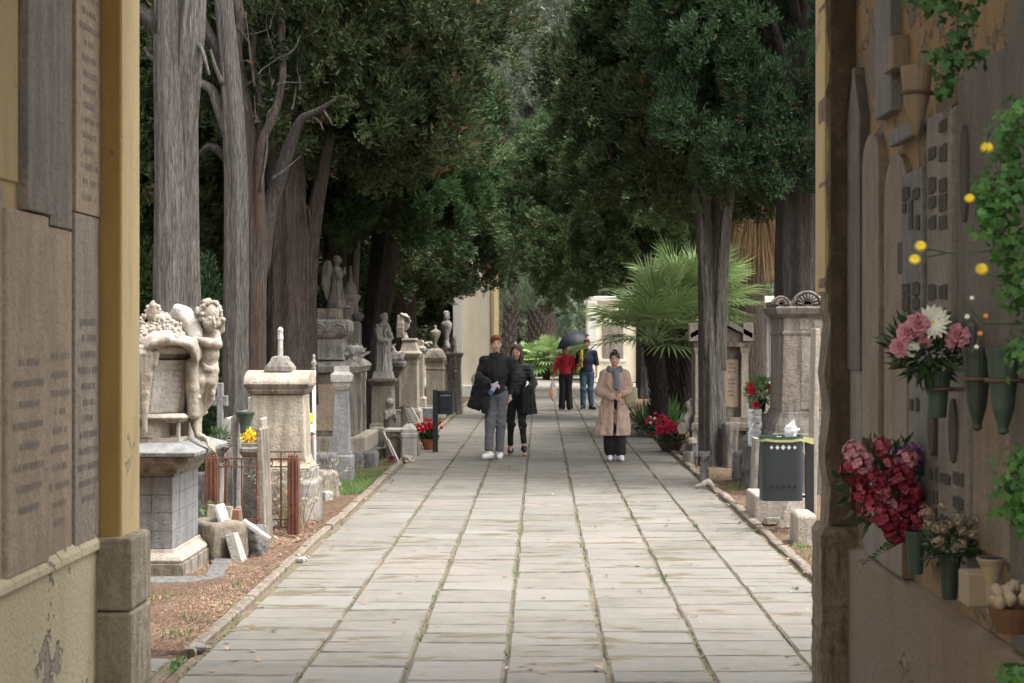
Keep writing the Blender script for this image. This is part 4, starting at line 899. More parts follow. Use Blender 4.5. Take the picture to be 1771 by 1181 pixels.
# right side
t = cypress('right hand cypress with a bare fluted grey trunk beside the path', X(1232, 22.6), 22.6, .03, 'A', 3.75, .92, (-.15, .1), None, 60, 'bark_grey', rz=1.0, limbs=7, flute=.16)
for ch0 in list(t.children):
    if ch0.name.startswith('trunk'): bpy.data.objects.remove(ch0)
b5 = (X(1232, 22.6), 22.6, 0)
limb(t, [pp(1234, 815, 22.6, b5), pp(1233, 780, 22.6, b5), pp(1231, 680, 22.6, b5), pp(1229, 560, 22.6, b5), pp(1226, 450, 22.6, b5), pp(1218, 340, 22.6, b5), pp(1212, 200, 22.6, b5)], [.215, .175, .16, .15, .135, .13, .1], 'bark_grey', 31, 'trunk', 50, .15, 4)
limb(t, [pp(1238, 640, 22.62, b5), pp(1241, 540, 22.58, b5), pp(1244, 450, 22.55, b5), pp(1252, 360, 22.5, b5), pp(1266, 280, 22.5, b5), pp(1280, 200, 22.5, b5)], [.12, .115, .11, .1, .085, .07], 'bark_grey', 32, 'trunk', 40, .16, 4)
limb(t, [pp(1222, 620, 22.5, b5), pp(1218, 500, 22.45, b5), pp(1212, 400, 22.45, b5), pp(1196, 320, 22.4, b5)], [.06, .07, .065, .05], 'bark_grey', 33, 'trunk', 30, .16, 3)
cypress('dark thick cypress trunk behind the big carved pedestal', X(1378, 19.8), 19.8, .25, 'U', 3.75, .95, (-.3, .1), None, 61, 'bark_dark', limbs=5, flute=.18)
cypress('green rounded cypress hanging low over the fan palm', 2.7, 35, .2, 'R', 2.9, 1.0, (-1.25, 0), None, 62, 'bark_dark')
RT = [('broad dark cypress behind the bare right trunk', 4.2, 27.5, .22, 'B', 4.2, 1.0, (-.5, 0)),
      ('dark leafy cypress right of the tomb with the pediment', 5.3, 25, .22, 'B', 4.2, 1.1, (0, 0)),
      ('bright green cypress over the middle of the avenue', 3.0, 46, .25, 'G', 4.2, 1.15, (-.6, 0)),
      ('dark cypress beyond the fan palm', 4.6, 40, .25, 'A', 4.1, 1.1, (0, 0)),
      ('dark cypress on the right near the path end', 4.4, 51, .25, 'B', 4.6, 1.15, (-.3, 0)),
      ('dark cypress far right behind the hanging dry fronds', 7.2, 47, .25, 'A', 5.2, 1.2, (0, 0)),
      ('tall dark cypress deep in the right plot', 6.6, 33, .25, 'A', 5.0, 1.15, (0, 0))]
for i, (lb, x, y, tr, cn, zc, cs, cxy) in enumerate(RT): cypress(lb, x, y, tr, cn, zc, cs, cxy, None, 70+i, 'bark_dark')
# background rows, left plot
BT = [('dark tree in the back row of the left plot, first from the ochre pier', -6.2, 22, 'A', 1.5, 1.1), ('dark tree in the back row of the left plot, second from the pier', -6.8, 27, 'B', .6, 1.1),
      ('dark tree in the back row of the left plot, behind the shaggy trunk', -5.9, 32, 'A', 1.7, 1.2), ('dark tree deep in the left plot behind the broken trunk', -5.6, 38, 'B', 1.4, 1.2),
      ('dark tree deep in the left plot behind the madonna', -6.3, 45, 'A', 1.3, 1.4), ('dark tree deep in the left plot behind the urns', -5.2, 53, 'B', 2.2, 1.5),
      ('farthest dark tree of the left plot', -9.5, 55, 'A', .8, 1.9), ('dark tree filling the far left corner', -9, 36, 'B', .5, 1.6)]
for i, (lb, x, y, cn, zc, cs) in enumerate(BT): cypress(lb, x, y, .22, cn, zc, cs, (0, 0), None, 90+i, 'bark_dark', limbs=2, group='dark trees of the back row')
hd = thing('hedge_shrub', 'bright green dense shrub behind the cherub statue', 'shrub', (X(358, 19.6), 19.6, 0))
MB().tube([(0, 0, 0), (0, 0, 1.6)], [.05, .03], 8).build('stem', M['bark_dark'], hd)
leaf_ball('foliage', M['bush_dark'], (0, 0, 1.45), (.24, .25, 1.35), 9000, .05, .02, hd, 4, up=.5, shell=.6)
hd = thing('hedge_shrub', 'dark green shrub at the left edge by the ochre pier', 'shrub', (X(250, 21), 21, 0))
MB().tube([(0, 0, 0), (0, 0, 2)], [.05, .03], 8).build('stem', M['bark_dark'], hd)
leaf_ball('foliage', M['cyp_green'], (0, 0, 1.9), (.5, .4, 1.2), 9000, .06, .025, hd, 5, up=.5, shell=.5)

# ---------------------------------------------------------------- palms
def stub_trunk(mb, pts, rad, n_st, r0=.05, L=.14, seed=0):
    r = random.Random(seed); tot = len(pts)-1
    for i in range(n_st):
        f = i/n_st*tot; k = min(int(f), tot-1); u = f-k; c = Vector(pts[k]).lerp(Vector(pts[k+1]), u); q = rad[k]+(rad[k+1]-rad[k])*u
        a = i*2.39996; d = Vector((math.cos(a), math.sin(a), 0)); s = Vector((-math.sin(a), math.cos(a), 0)); b = c+d*q*.86; l = L*r.uniform(.8, 1.2); w_ = r0*r.uniform(.85, 1.1)
        tip = b+d*l*.55+Vector((0, 0, l)); v = [b-s*w_, b+s*w_, b-Vector((0, 0, w_*.9)), tip-s*w_*.35, tip+s*w_*.35, tip+d*.012-Vector((0, 0, w_*.5))]
        mb.add([tuple(p) for p in v], [(0, 2, 5, 3), (2, 1, 4, 5), (3, 5, 4), (0, 3, 4, 1)], a=r.random())
M['palm_bark'] = bark('palm_bark', (.45, .37, .31), (.2, .15, .12), sc=1.5)
M['palm_bark_dark'] = bark('palm_bark_dark', (.16, .12, .09), (.045, .035, .03), sc=1.5)
def date_palm(label, x, y, H, r, lean=0, fr=46, fl=3.6, seed=0, low=None):
    t = thing('date_palm', label, 'palm tree', (x, y, 0), 0, 'date palms at the path end'); rr_ = np.random.RandomState(seed)
    pts = [(lean*k/5, 0, H*k/5) for k in range(6)]; rad = [r*1.25, r*1.05, r, r*.95, r, r*1.1]
    mb = MB(); bark_tube(mb, pts, [q*.9 for q in rad], 18, seed, .05); mb.build('trunk', M['palm_bark_dark'], t); mb = MB(); stub_trunk(mb, pts, rad, int(H*34*r/.4), .07, .24, seed); tag(mb.build('leaf_bases', M['palm_bark'], t), kind='stuff')  # dark core paints shade into the gaps between the leaf bases
    P, D = [], []; sp = MB()
    for i in range(fr):
        a = i*2.4; el = R(75-120*(i/fr)); p = np.array([lean, 0, H+.1]); h = np.array([math.cos(a), math.sin(a), 0]); pl = [p.copy()]
        for k in range(14):
            e = el-R(6.5)*k; dv = h*math.cos(e)+np.array([0, 0, math.sin(e)]); p = p+dv*fl/14; pl.append(p.copy())
            if k > 1:
                s = np.cross(dv, [0, 0, 1]); s /= np.linalg.norm(s)+1e-6
                for q in range(5):
                    for sg in (-1, 1): P.append(p-dv*fl/14*q/5); D.append(dv*.75+s*sg*.75+np.array([0, 0, -.1+rr_.normal()*.12]))
        sp.tube(pl, [.03]+[.022-.0012*k for k in range(14)], 5)
    sp.build('frond_ribs', M['date_leaf'], t)
    lnk(bpy.data.objects.new('crown', leaf_mesh('crown', np.array(P), np.array(D), .42, .035, seed, tri=True, mats=M['date_leaf'])), t)
    return t
date_palm('slim date palm leaning right beyond the two walkers', X(872, 70), 70, 6.2, .33, lean=.65, seed=1)
date_palm('thick trunked date palm in the middle of the background', X(938, 74), 74, 6.6, .66, lean=-.2, seed=2, fr=56, fl=4.2)
date_palm('short thick date palm right of the middle one', X(1000, 76), 76, 2.6, .45, lean=0, seed=3, fr=30, fl=2.6)
def fan_crown(c, nf, Lp, Rf, seed, elo=-35, ehi=80, seg=22, wl=.035):
    """fan fronds: petioles + folded blades made of narrow leaflets"""
    r = np.random.RandomState(seed); P, D, Ls, U = [], [], [], []; mb = MB(); c = np.array(c, float)
    V = []; rn = []
    for i in range(nf):
        a = i*2.4+r.rand()*.3; el = R(ehi+(elo-ehi)*(i/nf)**.9+r.normal()*6); h = np.array([math.cos(a), math.sin(a), 0.]); dv = h*math.cos(el)+np.array([0, 0, math.sin(el)])
        L = Lp*(.75+.4*r.rand()); p1 = c+dv*L; mb.tube([c, c+dv*L*.5+[0, 0, .03], p1], [.014, .01, .008], 5)
        s = np.cross(h, [0, 0, 1.]); s /= np.linalg.norm(s); n_ = np.cross(s, dv); dv2 = unit(dv+np.array([0, 0, -.25])); R_ = Rf*(.85+.3*r.rand()); tone = r.rand()*.5
        for k in range(seg):
            g = R(-118+236*k/(seg-1)); d = dv2*math.cos(g)+s*math.sin(g)+n_*(.05+.06*r.rand()); d = unit(d); l = R_*(.72+.28*math.cos(g*.6))*(.92+.16*r.rand())
            w_ = wl*(.8+.4*r.rand()); u = unit(np.cross(d, n_)); m_ = p1+d*l*.62; tip = p1+d*l+np.array([0, 0, -.08*l-.1*r.rand()*l])
            V += [p1, m_+u*w_*.5, tip, m_-u*w_*.5]; rn.append(min(.99, tone+.5*r.rand()))
    return mb, np.array(V), np.array(rn)
t = thing('fan_palm', 'bushy green fan palm with dark leaning trunks right of the path', 'palm tree', (X(1175, 30), 30, 0))
bx = X(1175, 30)
for j, (x0, y0, x1, z1, r_) in enumerate(((1140, -1.0, 1126, 1.6, .15), (1178, .3, 1188, 2.15, .16), (1160, 1.0, 1165, 1.7, .2), (1195, 1.2, 1205, 2.0, .18))):
    Yj = 30+y0; p0 = (X(x0, Yj)-bx, y0, 0); p1 = (X(x1, Yj)-bx, y0, z1); pm = tuple((a+b)/2+(.06 if k == 0 else 0) for k, (a, b) in enumerate(zip(p0, p1)))
    mb = MB(); bark_tube(mb, [p0, pm, p1], [r_, r_*.85, r_*.8], 14, j, .08); stub_trunk(mb, [p0, pm, p1], [r_, r_*.85, r_*.85], 240, .035, .12, j); mb.build('trunk', M['palm_bark_dark'], t)
allV, allR = [], []; pet = MB()
for j, (px, py, yo, nf) in enumerate(((1132, 590, -1, 24), (1188, 535, .3, 26), (1165, 580, 1, 12), (1215, 545, 1.2, 18))):
    m_, V, rn = fan_crown((X(px, 30+yo)-bx, yo, Z(py, 30+yo)), nf, .78, .84, j, elo=-8, seg=28, wl=.05); pet.add(m_.v, m_.f); allV.append(V); allR.append(rn)
pet.build('frond_stalks', M['palm_leaf'], t); V = np.concatenate(allV)
lnk(bpy.data.objects.new('crown', np_mesh('crown', V, np.arange(len(V)), 4, M['palm_leaf'], attrs={'rnd': np.concatenate(allR)})), t)
for j, (px, Y_, sc, lb) in enumerate(((945, 66, 1.3, 'small fan palm in the background left of the walking couple under the umbrella'), (985, 67, 1.2, 'small fan palm behind the red shirted woman'), (915, 68, 1.0, 'low fan palm near the big date palm'))):
    t = thing('fan_palm', lb, 'palm tree', (X(px, Y_), Y_, 0)); m_, V, rn = fan_crown((0, 0, .8), 22, .42*sc, .5*sc, 20+j, seg=16, wl=.1)
    MB().tube([(0, 0, 0), (0, 0, 1.15)], .15, 10).build('trunk', M['palm_bark_dark'], t); m_.build('frond_stalks', M['palm_leaf'], t)
    lnk(bpy.data.objects.new('crown', np_mesh('crown', V, np.arange(len(V)), 4, M['palm_leaf'], attrs={'rnd': rn})), t)
# tall fan palm with a skirt of dry hanging fronds
t = thing('skirted_palm', 'tall palm with a skirt of dry straw coloured hanging fronds', 'palm tree', (X(1300, 34), 34, 0)); r = np.random.RandomState(3)
MB().tube([(0, 0, 0), (0, 0, 6.5)], [.3, .24], 14).build('trunk', M['palm_bark'], t)
P, D, L_ = [], [], []
for i in range(2600):
    a = r.rand()*6.283; z = 3.5+r.rand()*2.8; q = .3+.3*r.rand(); P.append([q*math.cos(a)*.9, q*math.sin(a), z]); D.append([math.cos(a)*.22+r.normal()*.05, math.sin(a)*.22, -1])
lnk(bpy.data.objects.new('dry_skirt', leaf_mesh('dry_skirt', np.array(P), np.array(D), .75, .035, 3, tri=True, mats=M['dry_palm'])), t)
m_, V, rn = fan_crown((0, 0, 6.4), 26, 1.0, 1.0, 9, elo=0, seg=18, wl=.07); m_.build('frond_stalks', M['palm_leaf'], t)
lnk(bpy.data.objects.new('crown', np_mesh('crown', V, np.arange(len(V)), 4, M['palm_leaf'], attrs={'rnd': rn})), t)

# ================================================================ BUILDINGS AT THE END
b = thing('chapel_building', 'cream building with white corner pilaster left of the path end', 'building', (X(820, 47), 47, 0))
k = 47/F
MB().span((X(800, 47)-X(820, 47), .1, 0), (X(849, 47)-X(820, 47), 6, 6.5)).build('wall', M['building'], b, .02)
MB().span((X(783, 47)-X(820, 47)-.0, -.0, 0), (X(800, 47)-X(820, 47)-.002, 5.5, 6.4)).build('pilaster', M['building_white'], b, .02)
MB().span((X(849, 47)-X(820, 47)+.002, .05, 0), (X(854, 47)-X(820, 47), 6, 6.4)).build('corner_strip', M['ochre_pale'], b)
MB().span((X(783, 47)-X(820, 47)-.05, -.06, 0), (X(854, 47)-X(820, 47)+.03, .4, .35)).build('plinth', M['building_white'], b, .02)
MB().stack([(6.4, .6, .3), (6.5, .75, .45), (6.65, .8, .5)], 0, .3).build('cornice', M['building_white'], b)
b = thing('cemetery_building', 'long cream building behind the fan palm on the right', 'building', (X(1180, 62), 62, 0))
MB().span((X(1022, 62)-X(1180, 62), 0, 0), (9, 7, 3.1)).build('wall', M['building'], b)
MB().span((X(1018, 62)-X(1180, 62), -.1, 3.102), (9.2, 7, 3.3)).build('cornice', M['building_white'], b, .03)
for px in (1024, 1110, 1200, 1330): MB().span((X(px, 62)-X(1180, 62)-.18, -.12, 0), (X(px, 62)-X(1180, 62)+.18, -.001, 3.1)).build('pilaster', M['building_white'], b, .015)
for px in (1060, 1155, 1370):
    c0 = X(px, 62)-X(1180, 62); wn = MB().span((c0-.4, -.03, .9), (c0+.4, -.002, 2.3)).build('window', M['slab_darkgrey'], b)
    MB().span((c0-.5, -.06, .8), (c0+.5, -.0, .9)).build('sill', M['building_white'], wn)
b = thing('mausoleum', 'pale blue grey mausoleum with columns right of the pedimented tomb', 'building', (X(1318, 38), 38, 0)); s = 38/F
MB().span((-28*s, 0, 0), (-4*s, 3, 2.35)).build('wall', M['building'], b, .01)
MB().span((-4*s+.003, .15, 0), (34*s, 3, 2.3)).build('side_wall', M['building_white'], b)
for q in (-1, 8, 20): MB().lathe([(.07, .75), (.06, .8), (.055, 2.15), (.08, 2.25)], 12, (q*s, .05, 0)).build('column', M['stone_blue'], b, smooth=True)
MB().span((-30*s, -.1, 2.352), (36*s, 3, 2.55)).build('entablature', M['stone_cream'], b, .02)
MB().span((-30*s, -.12, 0), (36*s, -.02, .7)).build('plinth', M['stone_cream'], b, .02)
tag(scatter('hedge_strip', M['bush'], np.stack([rs.uniform(-1.5, 2.6, 9000), rs.uniform(72, 73.5, 9000), rs.uniform(0, .35, 9000)], 1), .12, .03, 1, seed=12, lean=1.4), 'low strip of green ground cover beyond the crossing path', 'ground cover')
tag(scatter('yellow_flowers', M['p_yellow'], np.stack([rs.uniform(-1.4, 2.4, 160), rs.uniform(71.8, 72.6, 160), rs.uniform(.2, .42, 160)], 1), .09, .03, 1, seed=13), 'tiny yellow flowers over the ground cover beyond the path', 'flowers')

# ---- anatomy helpers
def hand(S_, w, d, pn, sc=1.0, curl=.6, thumb=1):
    """palm + five fingers; w wrist, d direction, pn palm normal"""
    w, d, pn = Vector(w), Vector(d).normalized(), Vector(pn).normalized(); s = d.cross(pn).normalized()
    S_.cone(w, w+d*.045*sc, .024*sc, .026*sc, .01).ell(tuple(w+d*.06*sc), (.034*sc, .034*sc, .03*sc), k=.01)
    for i, (o, L) in enumerate(((-.028, .062), (-.01, .072), (.009, .067), (.026, .052))):
        b = w+d*.082*sc+s*o*sc; m = b+(d*(1-curl*.3)+pn*curl*.5).normalized()*L*.5*sc; e = m+(d*(1-curl)+pn*curl*1.3).normalized()*L*.5*sc
        S_.cone(b-d*.02*sc, m, .0105*sc, .0095*sc, .003).cone(m, e, .0095*sc, .0078*sc, .003)
    b = w+d*.035*sc-s*.026*sc*thumb; m = b+(-s*thumb*.7+d*.7+pn*.35).normalized()*.035*sc; e = m+(d+pn*.7*curl).normalized()*.03*sc
    S_.cone(b, m, .0125*sc, .0105*sc, .006).cone(m, e, .0105*sc, .0085*sc, .004)
def head_shape(S_, c, sc=1.0, turn=0.0, nod=0.0):
    c = Vector(c); E = Euler((nod, 0, turn)); f = lambda x, y, z: tuple(c+(E.to_matrix() @ Vector((x, y, z)))*sc)
    S_.ell(f(0, .012, .02), (.074*sc, .093*sc, .1*sc), tuple(E), .02).ell(f(0, -.03, -.045), (.052*sc, .056*sc, .06*sc), tuple(E), .03)
    S_.ell(f(0, -.06, -.085), (.024*sc, .022*sc, .02*sc), k=.025)
    S_.cone(f(0, -.088, .01), f(0, -.108, -.028), .008*sc, .014*sc, .012)
    for sx in (-1, 1):
        S_.ell(f(sx*.031, -.092, .012), (.016*sc, .012*sc, .011*sc), k=.012, cut=True).ell(f(sx*.031, -.078, .01), (.014*sc,)*3, k=.003)
        S_.ell(f(sx*.076, .01, -.005), (.009*sc, .018*sc, .028*sc), k=.006).ell(f(sx*.038, -.055, -.03), (.026*sc,)*3, k=.025)
    S_.ell(f(0, -.088, -.056), (.024*sc, .012*sc, .011*sc), k=.008)
    return f
# ================================================================ MONUMENTS
def mon(name, label, cat, px, Y, group=None, rz=0): return thing(name, label, cat, (X(px, Y), Y, 0), rz, group)
def lev(Y, cx, rows, dep, y0=0):
    """rows (py, half width px, extra depth m) -> stack levels: z, hx, hy"""
    s = Y/F; return [(Z(py, Y), hw*s, dep/2+ex) for py, hw, ex in rows]
# ---- 1. cherub monument ------------------------------------------------------
Y = 12.0; s = Y/F; x0 = X(317, Y)
t = thing('cherub_monument', 'tall tomb with draped urn of flowers on a block built pedestal', 'monument', (x0-.55, Y+.55, 0))
def sq(rows, nm, mat, bev=.006, ch=0): return MB().stack(rows, ch=ch).build(nm, M[mat], t, bev)
sq([(-.02, .55, .55), (.105, .55, .55)], 'base_slab', 'stone_brown')
sq([(.107, .535, .535), (.13, .54, .54), (.15, .52, .52), (.165, .485, .485), (.175, .47, .47), (.2, .462, .462)], 'base_moulding', 'marble')
mb = MB(); r3 = random.Random(2)
for row in range(4):
    z0_, z1_ = .203+row*.135, .203+(row+1)*.135-.003; h = .448
    cuts = [-h, -.17 if row % 2 else -.05, .2 if row % 2 else .29, h]
    for i in range(3):
        mb.span((cuts[i]+.0015, -h, z0_), (cuts[i+1]-.0015, -h+.12, z1_))
    for i, (a, b_) in enumerate(((-h+.122, -.02 if row % 2 else -.12), (-.017 if row % 2 else -.117, h))): mb.span((h-.12, a, z0_), (h, b_, z1_)); mb.span((-h, a, z0_), (-h+.12, b_, z1_))
mb.build('block_course', M['stone_blue'], t, .003)
MB().span((-.43, -.43, .2), (.43, .43, .74)).build('core', M['tile_dark'], t)
sq([(.745, .46, .46), (.77, .47, .47), (.775, .49, .49), (.80, .49, .49), (.805, .5, .5), (.84, .53, .53), (.86, .56, .56), (.865, .6, .59), (.9, .61, .6)], 'cornice', 'stone_brown')
sq([(.902, .65, .62), (.935, .655, .625), (.985, .52, .5), (.999, .5, .45)], 'cap_slab', 'stone_blue')
# plinth with a niche
zb, zt_ = 1.0, 1.165; hx = .49
mb = MB().span((-hx, -.42, zb), (.35, .4, zt_)).span((.352, -.42, zb), (hx, .4, zb+.03)).span((.352, -.42, zt_-.02), (hx, .4, zt_)).span((hx-.02, -.42, zb+.031), (hx, -.37, zt_-.021)).span((.352, -.1, zb+.031), (hx, .4, zt_-.021)).span((-hx+.06, -.426, zb+.035), (.3, -.422, zt_-.03))
mb.build('plinth', M['marble'], t, .004)
sq([(zt_+.002, .52, .45), (zt_+.02, .53, .46), (zt_+.045, .5, .43)], 'plinth_cap', 'marble')
zu = zt_+.046
o = MB().stack([(zu, .47, .4, .2), (zu+.03, .475, .405, .2), (1.615, .54, .46, .22)], 0, 0).build('urn_body', M['marble_white'], t, .01)
lettering(o, 'inscription', M['ink_soft'], (.44, -.362, 1.57), (.707, .707, 0), (.08, -.08, .99), .25, 8, .022, 5, .8, .043, (.707, -.707, 0))
MB().stack([(1.617, .5, .42, .2), (1.63, .525, .445, .21), (1.655, .53, .45, .21)]).build('urn_rim', M['stone_brown'], t, .006)
MB().stack([(1.657, .51, .46, .2), (1.67, .54, .49, .21), (1.7, .55, .5, .21), (1.73, .54, .49, .21), (1.745, .5, .44, .2)]).build('rim_roll', M['marble_white'], t, .01)
# drapery and flowers on the urn, sculpted
def cc(px, py, dy=0.): y_ = 12.45+dy; return (X(px, y_)-(x0-.55), y_-(Y+.55), Z(py, y_))
def ch_(S_, pts, rad, k=.02): return S_.chain([cc(*p) for p in pts], rad, k)
sd_ = SDF((-.62, -.62, .85), (.62, .55, 2.14), .0078)
sd_.ell((-.08, -.05, 1.77), (.38, .34, .1), (0, .1, 0), .05)
for q in range(4): ch_(sd_, [(246, 607-q*5, -.35), (268, 595-q*5, -.42+.03*q), (292, 588-q*3, -.42+.03*q), (310, 592-q*2, -.36+.03*q)], [.03, .034, .034, .026], .008)
for i in range(8):
    tx, bx_, L = 239+i*4.6, 247+i*1.9, (728, 752, 735, 748, 715, 690, 668, 650)[i]; o_ = .018*(i % 2)
    ch_(sd_, [(tx, 596+i, -.34), (tx-.5, 612, -.385-o_), (tx+(bx_-tx)*.45+1.5*math.sin(i*2.), 612+(L-612)*.5, -.385-o_), (bx_, L, -.385-o_*.4)], [.024, .023, .021, .008], .009)
for q in range(4): ch_(sd_, [(308-q*2, 590-q*3, -.36+.03*q), (328+q*2, 598-q*2, -.3+.04*q), (339+q, 615, -.24+.04*q), (334-q, 632, -.2+.05*q)], [.03, .032, .032, .022], .01)
for q in range(3): ch_(sd_, [(330+q*4, 628, -.2+.1*q), (332+q*4, 670, -.16+.1*q), (333+q*4, 715, -.14+.1*q)], [.042, .05, .04], .02)
sd_.noise(.004, 30, 3)
sd_.build('drapery', M['marble'], t, 1)
sd_ = SDF((-.6, -.56, 1.7), (.5, .45, 2.18), .0068); r3 = random.Random(11)
prof = [(238, 560), (250, 545), (262, 528), (270, 532), (282, 546), (296, 556), (310, 566), (326, 574), (338, 584)]
for i in range(120):
    u_ = r3.random()*(len(prof)-1.001); a = int(u_); px_ = prof[a][0]+(prof[a+1][0]-prof[a][0])*(u_-a); py_ = prof[a][1]+(prof[a+1][1]-prof[a][1])*(u_-a); py_ += r3.random()**1.3*(588-py_); dy = -.36+.3*(588-py_)/60*1.0+r3.uniform(-.02, .02)
    c_ = cc(px_, py_, dy); q = r3.uniform(.016, .031)
    if i % 4 == 3: sd_.ell(c_, (q*1.9, q*.35, q*.9), (r3.uniform(-.6, .6), r3.uniform(-1.2, 1.2), r3.uniform(-.8, .8)), .002); continue
    an = r3.uniform(0, 6.28)
    for m_ in range(5): sd_.ell((c_[0]+q*math.cos(an+m_*1.257)*.95, c_[1], c_[2]+q*math.sin(an+m_*1.257)*.95), (q*.6, q*.42, q*.6), (r3.uniform(-.5, .5), 0, r3.random()), .0015)
    sd_.ell((c_[0], c_[1]-q*.35, c_[2]), q*.36, k=.001)
sd_.ell(cc(285, 580, -.12), (.2, .16, .09), (0, .3, 0), .01); ch_(sd_, [(262, 545, -.2), (264, 528, -.22), (265, 522, -.22)], [.04, .025, .014], .01)
sd_.build('flower_heap', M['marble'], t, 0)
sd_ = SDF((-.15, -.35, 1.45), (.62, .35, 2.14), .0085)      # folded wing behind the flowers
for q in range(4): ch_(sd_, [(297+q*4, 548-q*2, .0), (308+q*5, 536+q*2, -.02), (322+q*5, 552+q*2, -.05), (334+q*4, 582, -.08), (341+q*2, 612, -.1)], [.03, .045, .045, .04, .022], .012)
sd_.noise(.003, 60, 8); sd_.build('carved_wing', M['marble_white'], t)
# cherub
ch = SDF((.2, -.4, 1.1), (.86, .34, 2.14), .0068); hc = Vector(cc(362, 549, -.04))
f_ = head_shape(ch, hc, .98, .62, .22)
for sx in (-1, 1): ch.ell(f_(sx*.04, -.062, -.035), .03, k=.02)
ch.cone(cc(359, 562, 0), cc(357, 576, 0), .042, .05, .03)
ch.ell(cc(359, 589, 0), (.082, .066, .08), (0, .1, 0), .04).ell(cc(361, 612, -.02), (.082, .078, .08), k=.04).ell(cc(358, 630, 0), (.086, .074, .065), k=.03)
ch_(ch, [(372, 579, 0), (375, 595, -.05), (358, 592, -.13), (345, 587, -.13)], [.042, .04, .034, .024], .015)
hand(ch, cc(347, 588, -.13), (-1, 0, .25), (0, -.3, -1), .62, .5, 1)
ch_(ch, [(347, 578, .02), (338, 568, .05), (334, 552, .05)], [.04, .034, .03], .02)
ch_(ch, [(372, 577, .06), (381, 570, .08), (383, 557, .05)], [.034, .032, .028], .015); ch.ell(cc(383, 553, .03), (.034, .028, .028), k=.012)
ch_(ch, [(350, 640, -.02), (346, 660, -.06), (344, 676, -.04), (343, 684, -.03)], [.058, .048, .038, .026], .015)
ch_(ch, [(366, 640, -.02), (363, 660, -.04), (359, 674, 0)], [.058, .046, .03], .015)
ch_(ch, [(343, 684, -.03), (343, 687, -.1)], [.026, .018], .01)
for q in range(5): ch.ell(cc(341+q*1.4, 687.5, -.115), (.006, .01, .007), k=.002)
ch.ell(cc(361, 616, -.095), .008, k=.004, cut=True).ell(cc(352, 594, -.07), (.03, .02, .02), k=.02).ell(cc(366, 593, -.07), (.03, .02, .02), k=.02)
r3 = random.Random(4)
for i in range(130):     # curls
    v_ = Vector((r3.gauss(0, 1), r3.gauss(0, 1), r3.gauss(0, 1))).normalized()
    if v_.y < -.45 and v_.z < .5: continue
    if v_.z < -.45: continue
    ch.ell(f_(v_.x*.09, .014+v_.y*.104, .026+v_.z*.108), (.021, .021, .015), (r3.random()*3, r3.random()*3, 0), .004)
for q in range(3): ch_(ch, [(345, 622+q*4, -.04), (354, 632+q*3, -.09), (366, 638+q*2, -.08), (373, 628+q*4, -.03)], [.008, .01, .01, .007], .004)
ch_(ch, [(372, 630, -.02), (373, 655, .02), (366, 690, .02), (356, 705, .02)], [.02, .02, .022, .014], .01)
cb = thing('cherub_statue', 'marble cherub with curly hair leaning against the draped urn', 'statue', (x0-.55, Y+.55, 0))
ch.build('body', M['marble'], cb)
dp = SDF((.22, -.34, .82), (.72, .4, 1.62), .008)
for i, xx in enumerate((346, 350, 354, 358, 363, 367)): ch_(dp, [(xx, 650, .06), (xx-1, 680, .04-.03*(i % 2)), (xx-4, 710-i*3, .03), (350, 716, .02)], [.03, .028, .024, .014], .007)
for i, xx in enumerate((331, 335, 339, 343)): ch_(dp, [(xx, 650, .05), (xx, 690, .03-.03*(i % 2)), (xx+1, 725, .02), (340+i, 742, 0)], [.03, .028, .026, .02], .007)
ch_(dp, [(338, 735, 0), (342, 752, -.03), (350, 757, -.06)], [.035, .024, .03], .01)
for i in range(7): ch_(dp, [(348, 755, -.06), (356+2*i, 758+2*i, -.12+.01*i), (360+2.2*i, 772+2*i, -.13+.01*i)], [.018, .014, .007], .003)
dp.build('falling_cloth', M['stone_cream'], cb, 0)
# kerb round the tomb
kb = MB(); 
kb.loft([[(a, b_, z) for a, b_ in ((-4.4, 11.62), (-2.52, 11.62), (-2.35, 11.95), (-4.4, 11.78))] for z in (-.02, .03)])
kb.build('grave_kerb', M['rock'], None, .012); o = bpy.context.scene.objects['grave_kerb']; tag(o, 'rough blue grey kerbstone on the soil in front of the cherub tomb', 'kerbstone')
kb = MB().loft([[(a, b_, z) for a, b_ in ((-2.5, 12.02), (-2.36, 11.97), (-2.47, 13.0), (-2.62, 13.05))] for z in (-.02, .022)]).build('grave_kerb', M['rock'], None, .012)
tag(kb, 'rough kerbstone running along the path side of the cherub tomb', 'kerbstone')

